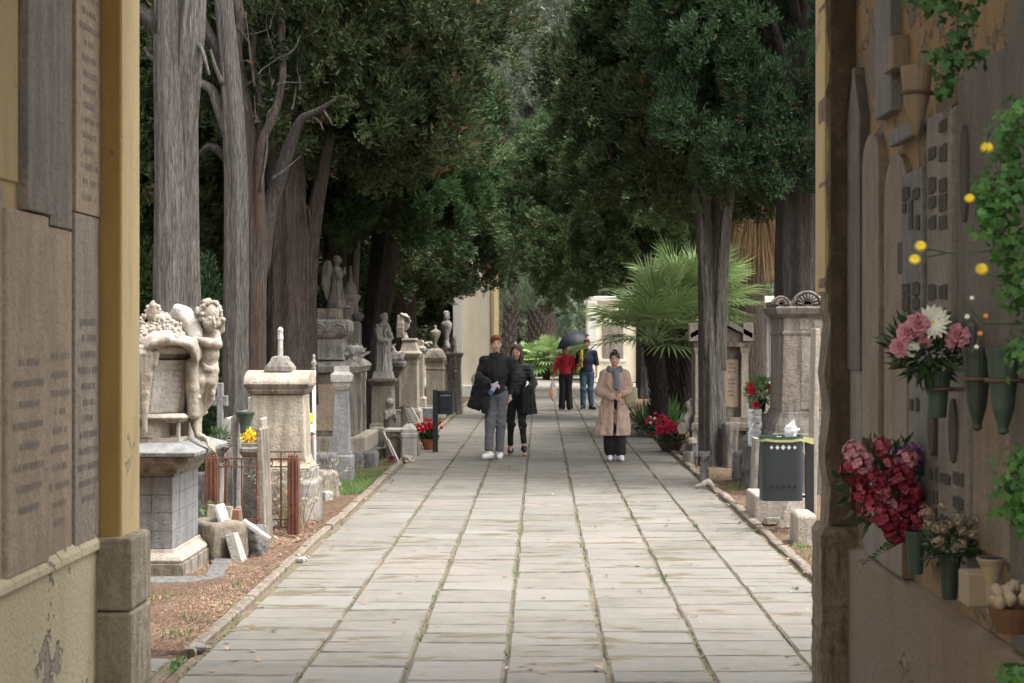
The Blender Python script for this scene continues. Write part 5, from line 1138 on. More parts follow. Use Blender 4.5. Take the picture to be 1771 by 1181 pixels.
def rocky(name, label, px, pyb, hw, h, mat, seed=0, dep=None, Y=None, amp=.09, tilt=0, grp=None, bx=.35):
    Y = Y or GY(pyb); s = Y/F; w_, hh = hw*s, h*s; dp_ = dep or w_
    sd_ = SDF((-w_*1.6, -dp_*1.6, -.08), (w_*1.6, dp_*1.6, hh*1.35+.05), max(w_, hh)/22)
    sd_.box((0, 0, hh*.45), (w_*.92, dp_*.85, hh*.55), (0, tilt, seed*.7), min(w_, hh)*bx, .01); sd_.noise(min(w_, hh)*amp, 3.2/min(w_, hh), seed).noise(min(w_, hh)*amp*.3, 11/min(w_, hh), seed+1)
    o = sd_.build(name, M[mat], None, 0, loc=(X(px, Y), Y, 0)); return tag(o, label, 'stone', grp)
def plank(name, label, px, pyb, wpx, pyt, th, mat, dep, tilt=(0, 0), Y=None, top=None, cat='gravestone', grp=None, bev=.006):
    """upright slab: width in px across view, depth m, tilted"""
    Y = Y or GY(pyb); s = Y/F; H = Z(pyt, Y)+.02; w_ = wpx*s/2
    t = MB(); poly = [(-w_, -.03), (w_, -.03)]
    if top == 'slant': poly += [(w_, H), (-w_, H-.06)]
    elif top == 'arch': poly += [(w_*math.cos(math.pi*k/12), H-w_+w_*math.sin(math.pi*k/12)) for k in range(13)]
    elif top == 'point': poly += [(w_, H-w_*.8), (0, H), (-w_, H-w_*.8)]
    else: poly += [(w_, H), (-w_, H)]
    o = t.prism(poly, -dep/2, dep/2).build(name, M[mat], None, bev); o.location = (X(px, Y), Y, 0); o.rotation_euler = (tilt[0], tilt[1], 0)
    return tag(o, label, cat, grp)
# ---- broken pieces between the cherub tomb and the fence
rocky('sandstone_block', 'broad tan sandstone block lying behind the cherub tomb', 372, 972, 38, 62, 'rock_tan', 1, .3, Y=13.2, amp=.05, bx=.18)
plank('marble_slab', 'cream marble fragment standing on the sandstone block', 372, 915, 42, 878, 0, 'stone_cream', .05, (-.1, .1), Y=13.5, cat='slab')
plank('marble_slab', 'white marble slab leaning on the dark rock', 414, 973, 17, 925, 0, 'marble_white', .22, (-.05, -.28), Y=13.0, cat='slab')
plank('marble_slab', 'long white marble strip tilted over the dark rock', 407, 925, 7, 872, 0, 'marble_white', .3, (-.05, -.33), Y=13.25, cat='slab')
rocky('boulder', 'dark purple grey boulder beside the white leaning slab', 433, 968, 27, 52, 'rock', 4, Y=13.35, amp=.14)
o = MB().box((0, 0, 0), (.13, .05, .014)).build('marble_strip', M['marble_white'], None, .003, loc=(X(445, 13.2), 13.15, .22)); o.rotation_euler = (0, .62, 0); tag(o, 'short white marble strip resting on top of the dark boulder', 'slab')
o = MB().box((0, 0, 0), (.035, .03, .05)).build('brick', M['brick'], None, .006, loc=(X(408, 13.6), 13.6, .29)); tag(o, 'broken reddish brick lying on the rubble beside the white slab', 'brick')
# ---- thin stones seen edge on inside the fence
plank('gravestone', 'tall thin grey gravestone seen edge on with slanted top, left of the dark pillar', 408, 905, 14, 713, 0, 'stone_grey', .45, (0, .03), Y=15.3, top='slant')
plank('gravestone', 'shorter broken grey gravestone with a slanted top in front of the tall thin one', 401, 900, 11, 776, 0, 'stone_grey', .3, (0, -.02), Y=15.1, top='slant')
plank('gravestone', 'thin brown gravestone seen edge on right of the dark pillar', 462, 942, 9, 742, 0, 'stone_brown', .4, (0, -.04), Y=14.0, top='point')
plank('gravestone', 'curved white marble headstone edge behind the fence at the far left', 372, 800, 9, 722, 0, 'marble_white', .35, (0, .16), Y=16.6, top='arch')
plank('gravestone', 'small white post standing between thin gravestones', 419, 912, 9, 880, 0, 'marble_white', .06, (0, -.12), Y=14.2)
plank('gravestone', 'narrow pale gravestone edge behind the dark pillar', 453, 900, 7, 725, 0, 'marble', .3, (0, .01), Y=15.6, top='point')
plank('gravestone', 'slim pale upright stone behind the twin grave slabs', 434, 870, 9, 690, 0, 'marble_white', .06, (0, 0), Y=16.4)
rocky('boulder', 'dark rounded boulder in the shade behind the cherub statue', 352, 790, 17, 75, 'rock', 6, Y=16.2, amp=.05)
t = mon('stone_cross', 'grey stone cross in the shade right of the cherub statue', 'cross', 381, 17.5)
k = 17.5/F; MB().span((-5*k, -.04, 0), (5*k, .04, Z(662, 17.5))).build('shaft', M['stone_blue'], t, .008); MB().span((-15*k, -.035, Z(702, 17.5)), (13*k, .035, Z(684, 17.5))).build('arms', M['stone_blue'], t, .008)
t = mon('stone_pillar', 'short dark stone pillar with moulded capital and a yellow flowered top', 'pillar', 436, 14.9); Y = 14.9
MB().stack(lev(Y, 0, [(922, 14, 0), (852, 13, 0), (850, 15, .0), (843, 15, .0), (841, 12, 0), (792, 12, 0), (788, 14, .01), (780, 18, .03), (774, 18, .03), (772, 15, 0), (765, 15, 0)], .2)).build('shaft', M['stone_dark'], t, .005)
o = mon('yellow_posy', 'small faded yellow cloth posy on top of the short dark pillar', 'flowers', 431, 14.9); o.location.z = Z(764, 14.9)
leaf_ball('petals', M['p_yellow'], (0, 0, .045), (.055, .05, .05), 130, .035, .03, o, 3)
t = mon('metal_pot', 'grey green metal flower pot hooked beside the tall thin gravestone', 'pot', 424, 15.0); t.location.z = Z(752, 15.0)
MB().lathe([(.025, 0), (.045, .02), (.05, .09), (.075, .17), (.09, .2), (.09, .215)], 14).build('body', M['bronze_green'], t)
t = mon('metal_pot', 'small blue grey pot of dried twigs behind the fence', 'pot', 381, 16.2); t.location.z = Z(800, 16.2)
MB().lathe([(.05, 0), (.07, .12), (.085, .15)], 14).build('body', M['slab_bluegrey'], t); leaf_ball('twigs', M['cyp_green'], (0, 0, .24), (.1, .08, .1), 260, .07, .012, t, 2)
# ---- rusty fence
Y = 14.6; s = Y/F
t = mon('grave_fence', 'rusty iron fence enclosing a small overgrown grave', 'fence', 437, Y); cx = X(437, Y)
def fpost(px, yy, w_, H=.7):
    mb = MB(); x = X(px, Y)-cx
    mb.span((x-w_/2, yy-.05, 0), (x+w_/2, yy+.05, H))
    for q in range(3): mb.span((x-w_/2+w_*(q+.15)/3, yy-.058, .02), (x-w_/2+w_*(q+.6)/3, yy-.05, H-.03))
    mb.build('post', M['rust'], t, .004)
    m2 = MB()
    for q in range(4): m2.lathe([(.008, H), (.014, H+.012), (.004, H+.035)], 6, (x-w_/2+w_*(q+.5)/4, yy-.03, 0))
    m2.build('finials', M['rust'], t)
fpost(367, 0, .115); fpost(508, 0, .1); fpost(367, .85, .1)
xa, xb = X(377, Y)-cx, X(498, Y)-cx
for z in (.69, .615, .14, .07): MB().span((xa, -.012, z-.006), (xb, .012, z+.006)).build('rail', M['rust'], t)
for yy in (.85,):
    for z in (.69, .615, .1): MB().span((xa, yy-.01, z-.006), (xb, yy+.01, z+.006)).build('rail', M['rust'], t)
for px in (391, 418, 444, 466, 486): MB().tube([(X(px, Y)-cx, 0, .07), (X(px, Y)-cx, 0, .69)], .008, 6).build('bar', M['rust'], t)
for px in (391, 466):
    mb = MB(); c_ = X(px, Y)-cx
    for q in range(2): mb.tube([(c_+.03*math.cos(a*.6), 0, .65-.0+.03*math.sin(a*.6)*(1 if q else -1)) for a in range(6)], .006, 5)
    mb.build('scroll', M['rust'], t)
for px in (400, 430, 460, 485): MB().tube([(X(px, Y)-cx, .85, .05), (X(px, Y)-cx, .85, .69)], .007, 6).build('bar', M['rust'], t)
o = mon('rubble', 'heap of broken white stone inside the rusty fence', 'rubble', 480, 15.0)
for i in range(9): MB().ico((0, 0, 0), (rnd.uniform(.04, .09), rnd.uniform(.04, .08), rnd.uniform(.03, .06)), seed=i, amp=.16).build('fragment', M['marble_white' if i % 2 else 'rock_tan'], o, loc=(rnd.uniform(-.45, .15), rnd.uniform(-.1, .35), .04+.02*(i % 3)))
def twigs(label, px, pyb, w_, h, n, Y, seed, mat='twig', leaves=0, lm='dry_weed', spread=1.):
    t = mon('dry_shrub', label, 'shrub', px, Y); r = random.Random(seed); mb = MB(); s = Y/F; P = []; D = []
    for i in range(n):
        p = Vector((r.uniform(-w_, w_)*s*.25, r.uniform(-.1, .1), 0)); d = Vector((r.uniform(-1, 1)*spread*.6, r.uniform(-.6, .2), 1.2)); pl = [p.copy()]; L = h*s*r.uniform(.5, 1.1)/5
        for k in range(5): d += Vector((r.uniform(-.3, .3), r.uniform(-.2, .2), r.uniform(-.35, .1))); p = p+d.normalized()*L; pl.append(p.copy())
        mb.tube(pl, [.005, .004, .0035, .003, .002, .0012], 4)
        for q in range(leaves):
            a = pl[r.randint(2, 5)]; P.append([a.x+r.uniform(-.03, .03), a.y+r.uniform(-.03, .03), a.z+r.uniform(-.03, .03)]); D.append([r.uniform(-1, 1), r.uniform(-1, 1), r.uniform(-.6, 1)])
    mb.build('stems', M[mat], t)
    if P: lnk(bpy.data.objects.new('leaves', leaf_mesh('leaves', np.array(P), np.array(D), .04, .012, seed, mats=M[lm])), t)
    return t
twigs('dry spindly weed with faded leaves in front of the barrel topped tomb', 512, 0, 60, 150, 26, 15.1, 3, leaves=14, mat='dry_weed')
twigs('tangle of dry weeds inside the rusty fence', 480, 0, 70, 130, 20, 15.0, 4, leaves=12, mat='dry_weed')
twigs('dead twiggy climber rising beside the white pole', 560, 0, 20, 150, 8, 17.9, 6, leaves=4)
twigs('green weeds growing between the sandstone block and the fence', 352, 0, 30, 70, 14, 14.3, 7, leaves=30, lm='bush')
# ---- 3. barrel-topped pedestal tomb
Y = 15.75; t = mon('pedestal_tomb', 'pale pedestal tomb with a barrel shaped capital and broken cross stub', 'monument', 485, Y+.25); Y0_ = Y; Y = Y+.0
zs = lambda py: Z(py, Y)
MB().stack(lev(Y, 0, [(915, 68, .08), (835, 68, .08), (830, 62, .05), (812, 62, .05)], .55), ch=.1).build('base', M['stone_grey'], t, .012)
MB().stack(lev(Y, 0, [(811, 58, .06), (800, 52, .0), (790, 49, 0), (700, 46, -.02), (683, 46, -.02)], .46)).build('shaft', M['stone_cream'], t, .01)
MB().stack(lev(Y, 0, [(682, 47, 0), (676, 51, .02), (673, 52, .02), (668, 56, .04), (665, 56, .04)], .46)).build('cornice', M['stone_brown'], t, .004)
mb = MB(); k = Y/F; hw = 56*k; R2 = .135; n = 14; zc_ = zs(665)
mb.loft([[(xx, -.26+.0, zc_)]+[(xx, -.0-.28*math.cos(math.pi*q/n), zc_+R2*math.sin(math.pi*q/n)) for q in range(n+1)]+[(xx, .26, zc_)] for xx in (-hw, -hw*.9, -hw*.88, hw*.88, hw*.9, hw)])
mb.build('barrel_cap', M['stone_cream'], t, .006)
MB().stack(lev(Y, 0, [(643, 24, 0), (636, 24, 0), (634, 22, 0), (624, 14, -.02), (619, 13, -.03), (616, 8, -.05)], .3)).build('cross_base', M['stone_grey'], t, .005)
MB().lathe([(.028, zs(617)), (.024, zs(590)), (.03, zs(586)), (.026, zs(575)), (.03, zs(570)), (.012, zs(565))], 8).build('cross_stub', M['marble_white'], t)
# ---- white pole
t = mon('white_pole', 'thin white metal pole with an ornamental finial tied with string', 'pole', 544, 17.2)
MB().tube([(0, 0, 0), (-.008, 0, Z(640, 17.2))], .021, 10).build('shaft', M['white_metal'], t, smooth=True)
MB().lathe([(.02, 0), (.03, .02), (.015, .04), (.035, .07), (.02, .1), (.012, .13), (.02, .15), (.004, .17)], 10, (-.008, 0, Z(640, 17.2))).build('finial', M['stone_grey'], t, smooth=True)
o = mon('flowers', 'yellow and white flowers standing beside the white pole', 'flowers', 530, 16.9)
MB().tube([(0, 0, 0), (0, 0, Z(730, 16.9))], .006, 5).build('stem', M['bush'], o); bloom(o, (0, -.02, Z(724, 16.9)), .06, 'rose', M['p_yellow']); bloom(o, (.02, -.02, Z(741, 16.9)), .05, 'rose', M['p_white']); bloom(o, (.03, -.02, Z(756, 16.9)), .03, 'rose', M['p_pinkred'])
leaf_ball('leaves', M['bush_dark'], (0, 0, Z(752, 16.9)), (.07, .05, .12), 120, .06, .015, o, 3)
# ---- rubble
rocky('boulder', 'large pale rounded boulder in front of the slim grey pillar', 553, 868, 30, 50, 'rock_tan', 8, Y=17.8, amp=.07)
rocky('boulder', 'mossy grey rock beside the white pole foot', 563, 850, 22, 62, 'rock', 9, Y=19.0, amp=.1)
for i, (px, lb) in enumerate(((548, 'small squared white stone at the foot of the pale boulder, left one'), (566, 'small squared white stone at the foot of the pale boulder, right one'))):
    rocky('stone_block', lb, px, 866, 9, 17, 'marble_white', 20+i, Y=17.6, amp=.05, bx=.2, grp='small squared white stones')
plank('marble_slab', 'thin broken slab leaning at the foot of the slim grey pillar', 588, 845, 5, 795, 0, 'stone_grey', .2, (-.1, -.5), Y=19.2, cat='slab')
# ---- 4. slim grey pillar
Y = 20; t = mon('stone_pillar', 'slim grey tapering pillar with a small capital in the grass', 'pillar', 591, Y)
MB().stack(lev(Y, 0, [(836, 20, .02), (789, 20, .02), (785, 17, 0), (780, 17, 0)], .26)).build('base', M['stone_blue'], t, .008)
o = MB().stack([(a, b_, c_) for a, b_, c_ in lev(Y, 0, [(780, 15.5, 0), (676, 11.5, -.05)], .22)]).build('shaft', M['stone_blue'], t, .006)
MB().stack(lev(Y, 0, [(675, 9, -.06), (668, 13, -.03), (662, 14, -.02), (660, 17, 0), (648, 18, .01), (645, 15, 0), (643, 12, -.03), (633, 12, -.03)], .24)).build('capital', M['marble_white'], t, .005)
# ---- 5. angel tomb
Y = 22; s = Y/F; t = mon('angel_tomb', 'massive grey tomb in tiers with an arched capital carrying the praying angel', 'monument', 583, Y+.85)
zs = lambda py: Z(py, Y)
MB().stack([(.2, .43, .9), (zs(757), .43, .9), (zs(755), .41, .88)], cx=.06).build('base', M['stone_cream'], t, .015)
MB().stack([(zs(755), .33, .8), (zs(645), .32, .78)], cx=.0).build('body', M['stone_brown'], t, .01)
for xx, yy in ((-.32, -.8), (.28, -.8), (.33, -.25), (.33, .35)): MB().stack([(zs(753), .045, .045), (zs(748), .04, .04), (zs(665), .036, .036), (zs(655), .05, .05), (zs(646), .05, .05)], cx=xx, cy=yy).build('pilaster', M['stone_grey'], t, .004)
MB().span((-.2, -.812, zs(745)), (.18, -.8, zs(665))).build('panel', M['slab_taupe'], t, .004)
MB().stack([(zs(645), .37, .86), (zs(640), .38, .88), (zs(634), .4, .9), (zs(628), .36, .85), (zs(622), .29, .7)], cx=.0).build('cornice', M['stone_grey'], t, .008)
MB().stack([(zs(622), .24, .3), (zs(618), .22, .26), (zs(584), .2, .24)], cx=-.03, cy=-.5).build('upper_block', M['stone_grey'], t, .008)
MB().stack([(zs(584), .22, .28), (zs(578), .26, .32), (zs(572), .28, .34), (zs(556), .27, .33), (zs(552), .22, .28)], cx=-.02, cy=-.5).build('capital', M['stone_grey'], t, .006)
mb = MB()
for cx_ in (-.14, .12):
    for rr_ in (.1, .06): mb.tube([(cx_+rr_*math.cos(math.pi*q/10), -.85, zs(573)+rr_*math.sin(math.pi*q/10)) for q in range(11)], .012, 6)
mb.build('arch_relief', M['stone_grey'], t, smooth=True)
MB().stack([(zs(552), .155, .2), (zs(533), .155, .2)], cx=-.03, cy=-.5).build('statue_plinth', M['stone_brown'], t, .008)
MB().lathe([(.04, 0), (.1, .05), (.06, .12), (.12, .2), (.1, .24)], 12, (.32, -.6, zs(628))).build('scroll_vase', M['marble_white'], t, smooth=True)
leaf_ball('carved_flowers', M['marble_white'], (.33, -.6, zs(612)), (.13, .1, .08), 200, .06, .04, t, 3)
for i, (px, lb) in enumerate(((615, 'rough round foot stone under the angel tomb, left one'), (641, 'rough round foot stone under the angel tomb, right one'))):
    rocky('foot_stone', lb, px, 814, 14, 32, 'rock', 30+i, Y=21.7+.15*i, amp=.05, bx=.5, grp='round foot stones under the tomb')
# angel figure
ag = thing('angel_statue', 'dark weathered stone angel praying in profile on top of the grey tomb', 'statue', (X(583, Y)-.05, Y+.35, zs(533)))
A = SDF((-.24, -.2, -.02), (.22, .2, .78), .0085)
A.robe([(0, 0, 0, .13, .12, .012), (.1, 0, 0, .115, .1, .012), (.3, .0, 0, .085, .08, .01), (.42, .0, 0, .07, .07, .004), (.5, .0, 0, .085, .075, .002), (.56, .005, 0, .06, .06, 0)], 9, .5, 3)
A.cone((.0, 0, .56), (.01, 0, .62), .035, .03, .03).ell((.02, 0, .67), (.05, .045, .058), k=.02).ell((.055, 0, .655), (.018, .018, .03), k=.015).ell((.0, 0, .68), (.056, .052, .055), k=.01)
A.chain([(.0, -.075, .53), (.04, -.09, .43), (.1, -.03, .5), (.11, 0, .55)], [.036, .032, .024, .016], .015).chain([(.0, .075, .53), (.04, .09, .43), (.1, .03, .5), (.11, 0, .55)], [.036, .032, .024, .016], .015)
A.ell((.14, 0, .02), (.06, .06, .02), k=.02)
A.noise(.003, 60, 2); A.build('figure', M['stone_dark'], ag)
for sy in (-1, 1):
    w_ = SDF((-.3, -.15, .0), (.05, .15, .75), .009); w_.chain([(-.06, sy*.04, .5), (-.12, sy*.06, .62), (-.15, sy*.07, .55), (-.16, sy*.07, .35), (-.13, sy*.06, .12)], [.03, .04, .045, .04, .012], .03); w_.chain([(-.1, sy*.05, .5), (-.12, sy*.06, .3), (-.1, sy*.05, .15)], [.035, .035, .01], .02); w_.noise(.004, 70, 3); w_.build('wing', M['stone_dark'], ag)
# ---- tomb behind with domed finial
Y = 25.5; t = mon('domed_tomb', 'grey tomb turret with a domed cap and broken column behind the angel', 'monument', 606, Y); zs = lambda py: Z(py, Y); k = Y/F
MB().stack(lev(Y, 0, [(770, 20, 0), (560, 17, 0), (556, 14, 0)], .35)).build('shaft', M['stone_grey'], t, .008)
MB().lathe([(14*k, zs(556)), (13*k, zs(532)), (14*k, zs(522)), (18*k, zs(514)), (18*k, zs(511)), (12*k, zs(509)), (11*k, zs(500)), (8*k, zs(492)), (4*k, zs(486)), (2.5*k, zs(470)), (3*k, zs(460))], 16).build('domed_cap', M['stone_grey'], t, smooth=False)
MB().lathe([(.05, 0), (.09, .05), (.1, .1), (.06, .14)], 12, (.13, -.1, zs(556))).build('urn', M['stone_dark'], t, smooth=True)
Y = 24.5; t = mon('obelisk', 'thin grey obelisk standing against the shaggy cypress', 'obelisk', 537, Y); zs = lambda py: Z(py, Y)
MB().stack(lev(Y, 0, [(780, 12, 0), (640, 9, 0), (580, 8, 0), (566, 10, .02), (548, 10, .02), (545, 7, 0), (480, 4, -.05), (470, .5, -.09)], .22)).build('shaft', M['stone_grey'], t, .005)
# ---- 6. madonna
Y = 26; s = Y/F; t = mon('madonna_pedestal', 'cream pedestal with a moulded cap under the madonna statue', 'pedestal', 663, Y+.35); zs = lambda py: Z(py, Y)
MB().stack(lev(Y, 0, [(778, 21, .02), (735, 21, .02), (732, 18, 0), (728, 18, 0), (680, 18, 0), (676, 17, 0), (668, 17, 0)], .6)).build('body', M['stone_cream'], t, .008)
MB().stack(lev(Y, 0, [(668, 18, 0), (662, 21, .03), (660, 24, .06), (656, 24, .06), (655, 18, 0)], .6)).build('cap', M['stone_brown'], t, .004)
MB().stack(lev(Y, 0, [(655, 18, -.03), (643, 15, -.06)], .5)).build('statue_plinth', M['marble_white'], t, .006)
mg = thing('madonna_statue', 'grey marble veiled madonna with bowed head in flowing robe', 'statue', (X(660, Y), Y+.3, zs(643)))
A = SDF((-.24, -.22, -.02), (.26, .22, 1.0), .0085)
A.robe([(0, 0, 0, .14, .12, .014), (.1, 0, 0, .13, .11, .014), (.35, -.01, 0, .125, .105, .012), (.55, -.01, 0, .14, .11, .01), (.68, -.015, 0, .135, .105, .006), (.76, -.005, 0, .1, .085, .003), (.8, .0, 0, .05, .05, 0)], 8, .3, 4)
A.cone((.0, 0, .76), (.015, -.01, .84), .05, .045, .03).ell((.02, -.015, .87), (.055, .055, .065), (0, .3, 0), .02).ell((.0, 0, .885), (.065, .062, .068), (0, .3, 0), .015).ell((.035, 0, .93), (.03, .03, .025), k=.02)
A.chain([(-.1, -.08, .68), (-.05, -.15, .52), (.08, -.14, .5), (.16, -.12, .54)], [.045, .042, .03, .018], .02).chain([(.08, -.07, .68), (.12, -.12, .6), (.16, -.12, .55)], [.045, .035, .02], .02)
A.chain([(-.1, -.1, .75), (-.02, -.13, .6), (.05, -.12, .4), (.02, -.1, .15)], [.02, .018, .018, .012], .01).chain([(.08, -.08, .75), (.03, -.13, .62), (.1, -.14, .42)], [.018, .018, .012], .01)
A.noise(.003, 55, 4); A.build('figure', M['marble_white'], mg)
# ---- 7. basin pedestal, 8 draped urn, 9..
def simple(name, label, px, Y, rows, dep, extra=None, cat='monument', grp=None):
    t = mon(name, label, cat, px, Y+dep/2, grp)
    for nm, m_, rw in rows: MB().stack(lev(Y, 0, rw, dep)).build(nm, M[m_], t, .006)
    return t
Y = 28.5; t = simple('basin_pedestal', 'brown pedestal with an open marble book and cloth, right behind the madonna', 683, Y, [('shaft', 'stone_brown', [(757, 10, 0), (650, 9, 0), (640, 13, .05), (636, 16, .08)]), ('tray', 'stone_grey', [(635, 17, .08), (628, 18, .1), (625, 17, .08)])], .45)
sd_ = SDF((-.22, -.35, 0), (.26, .3, .35), .01); sd_.chain([(-.12, -.2, .08), (0, -.22, .05), (.12, -.22, .09), (.16, -.2, .16)], [.06, .05, .05, .04], .03).chain([(-.12, 0, .1), (0, .05, .16), (-.04, .05, .25)], [.07, .06, .04], .03); sd_.noise(.01, 30, 3); sd_.build('carved_cloth', M['marble_white'], t, loc=(0, 0, Z(628, Y)))
Y = 30.5; t = simple('urn_tomb', 'tall cream tomb with stepped top bearing a veiled urn', 709, Y, [('base', 'stone_cream', [(752, 22, .04), (712, 20, .04), (706, 17, .02)]), ('shaft', 'stone_cream', [(706, 15, 0), (632, 14, 0), (628, 15, .01), (618, 15, .01)]), ('cap', 'stone_cream', [(618, 18, .04), (611, 20, .06), (608, 17, .03), (607, 15, 0), (592, 11, -.05), (588, 13, -.03), (585, 12, -.04)])], .6)
k = Y/F; sd_ = SDF((-.2, -.2, 0), (.2, .2, .54), .0085); sd_.cone((.02, 0, .0), (.02, 0, .1), .07, .035, .02).ell((.0, 0, .3), (.11, .1, .15), k=.03).ell((-.02, 0, .42), (.1, .1, .06), (0, -.3, 0), .03)
for q in range(5): sd_.chain([(-.1+.02*q, -.09+.0*q, .42), (-.12+.025*q, -.11, .2), (-.12+.03*q, -.11, .04)], [.03, .028, .02], .012)
sd_.chain([(-.04, -.1, .46), (.08, -.1, .4), (.12, -.05, .33)], [.035, .03, .02], .015); sd_.noise(.004, 45, 4); sd_.build('veiled_urn', M['marble'], t, loc=(-10*k, 0, Z(586, Y)))
Y = 33; simple('slim_tomb', 'slim cream tomb pillar with a stepped cap right of the veiled urn', 724, Y, [('shaft', 'stone_cream', [(735, 14, .03), (690, 13, .02), (686, 9, 0), (612, 9, 0), (606, 12, .04), (601, 12, .04), (598, 8, 0), (592, 9, 0), (588, 7, 0)])], .5)
Y = 35; t = simple('urn_tomb', 'bright cream tomb with gabled cap and a lidded urn', 753, Y, [('base', 'marble_white', [(726, 17, .05), (700, 15, .02)]), ('shaft', 'stone_cream', [(700, 15, 0), (640, 14.5, 0), (638, 16, .02), (634, 14.5, 0), (624, 14.5, 0)]), ('cap', 'stone_cream', [(624, 17, .05), (618, 18, .06), (606, 12, .0), (602, 6, -.1)])], .55); k = Y/F
MB().prism([(-15*k, Z(619, Y)), (15*k, Z(619, Y)), (0, Z(607, Y))], -.36, -.3).build('gable', M['stone_cream'], t)
MB().lathe([(4*k, Z(603, Y)), (6*k, Z(601, Y)), (2*k, Z(595, Y)), (3*k, Z(590, Y)), (8.5*k, Z(580, Y)), (9.5*k, Z(574, Y)), (9*k, Z(573, Y)), (3*k, Z(569, Y)), (2*k, Z(566, Y)), (3*k, Z(564, Y)), (1*k, Z(562, Y))], 16).build('urn', M['marble'], t, smooth=True)
Y = 39; t = simple('urn_tomb', 'grey tomb with a tall narrow urn beyond the lidded one', 772, Y, [('shaft', 'stone_brown', [(712, 12, .03), (690, 11, 0), (605, 9, 0), (602, 12, .03)])], .5); k = Y/F
MB().lathe([(6*k, Z(602, Y)), (7*k, Z(598, Y)), (4*k, Z(590, Y)), (5*k, Z(582, Y)), (9.5*k, Z(566, Y)), (10*k, Z(559, Y)), (7*k, Z(556, Y)), (4*k, Z(552, Y)), (7*k, Z(549, Y)), (5*k, Z(546, Y)), (6*k, Z(541, Y)), (3*k, Z(537, Y))], 16).build('urn', M['stone_grey'], t, smooth=True)
Y = 37; t = simple('carved_tomb', 'dark weathered tomb thick with carved relief at the end of the left row', 786, Y, [('shaft', 'stone_dark', [(722, 15, .05), (700, 13, .02), (640, 11, 0), (618, 12, 0), (614, 15, .04), (610, 15, .04)])], .6); k = Y/F
sd_ = SDF((-.26, -.5, -.02), (.26, .1, 1.2), .012); sd_.ell((-.02, -.2, .4), (.13, .13, .4), k=.05).chain([(-.02, -.2, .6), (-.01, -.2, .95), (0, -.2, 1.1)], [.12, .07, .04], .04); sd_.noise(.03, 24, 3); sd_.noise(.012, 60, 4); sd_.build('relief', M['stone_dark'], t, 0, loc=(0, 0, .65))
t = simple('low_tomb', 'low grey stepped tomb block in front of the gabled urn tomb', 737, 31.5, [('body', 'stone_blue', [(740, 18, 0), (718, 17, 0), (716, 14, 0), (706, 13, 0)])], .5)
# ---- 13. child figure on carved block, posts, slabs
Y = 24; t = mon('carved_block', 'low carved stone block with a white marble top by the path', 'gravestone', 686, Y)
MB().stack(lev(Y, 0, [(795, 16, 0), (745, 16, 0)], .5)).build('body', M['stone_brown'], t, .008); MB().stack(lev(Y, 0, [(745, 19, .03), (741, 19, .03)], .5)).build('top', M['marble_white'], t, .004)
mb = MB()
for q in (-1, 1): mb.tube([(q*.1*math.cos(a)*.9, -.26, .2+.13*math.sin(a)) for a in [i*.5 for i in range(8)]], .016, 6)
mb.build('carving', M['stone_grey'], t, smooth=True)
cs_ = thing('child_statue', 'small grey stone child praying beside a tiny pillar', 'statue', (X(674, 24.9), 24.9, 0)); 
A = SDF((-.16, -.16, -.02), (.2, .14, .92), .008)
A.box((0, 0, .15), (.13, .12, .17), rr=.02).robe([(.3, 0, 0, .1, .09, .008), (.45, 0, 0, .095, .08, .006), (.6, 0, 0, .08, .07, .002), (.66, 0, 0, .05, .05, 0)], 7, .2, 2).cone((0, 0, .64), (0, 0, .7), .04, .035).ell((.0, 0, .76), (.062, .062, .07), k=.02).ell((.005, .005, .775), (.072, .07, .068), k=.01).ell((.05, -.02, .745), (.012, .02, .016), k=.01)
A.chain([(-.06, -.05, .62), (-.04, -.1, .52), (.07, -.09, .6), (.075, -.08, .66)], [.034, .03, .022, .018], .015).chain([(.07, -.02, .62), (.09, -.06, .54), (.08, -.08, .64)], [.032, .028, .018], .015).noise(.003, 60, 5)
A.build('figure', M['stone_grey'], cs_); MB().stack([(.3, .03, .03), (.62, .028, .028), (.63, .04, .04), (.66, .04, .04)], cx=.13).build('pillar', M['stone_cream'], cs_, .004)
t = mon('stone_post', 'short grey stone post with a domed top at the path edge', 'post', 707, 23.6); Y = 23.6; k = Y/F
MB().stack(lev(Y, 0, [(797, 14, 0), (757, 13, 0), (755, 14, .01), (750, 14, .01), (748, 13, 0), (742, 13, 0), (736, 9, -.04), (731, 4, -.08), (728, 1, -.12)], .2), ch=.03).build('body', M['marble_white'], t, .006)
plank('gravestone', 'thin brown slab leaning behind the domed stone post', 722, 790, 8, 735, 0, 'stone_brown', .3, (0, -.15), Y=24.4)
plank('gravestone', 'dark slanting slab frame behind the domed stone post', 706, 765, 22, 702, 0, 'stone_dark', .1, (-.35, -.3), Y=27)
plank('gravestone', 'broken pale arch of stone beside the urn tombs', 732, 735, 10, 702, 0, 'marble_white', .12, (-.2, -.5), Y=29.5)
t = mon('shrouded_block', 'grey draped stone block behind the white leaning sticks', 'gravestone', 652, 24.4); A = SDF((-.22, -.25, -.02), (.22, .25, .6), .011); A.box((0, 0, .2), (.12, .13, .22), rr=.05).box((0, 0, .05), (.16, .17, .07), rr=.02); A.noise(.008, 22, 2); A.build('body', M['stone_grey'], t)
for i, (a, b_, lb) in enumerate(((660, 684, 'long white marble strip leaning toward the path, upper one'), (668, 690, 'long white marble strip leaning toward the path, lower one'))):
    Y = 23.2-.3*i; o = MB().tube([(0, 0, 0), (X(a, Y)-X(b_, Y), .25, Z(748+i*14, Y))], .018, 4).build('marble_strip', M['marble_white'], None, loc=(X(b_, Y), Y, 0)); tag(o, lb, 'slab', 'leaning marble strips')
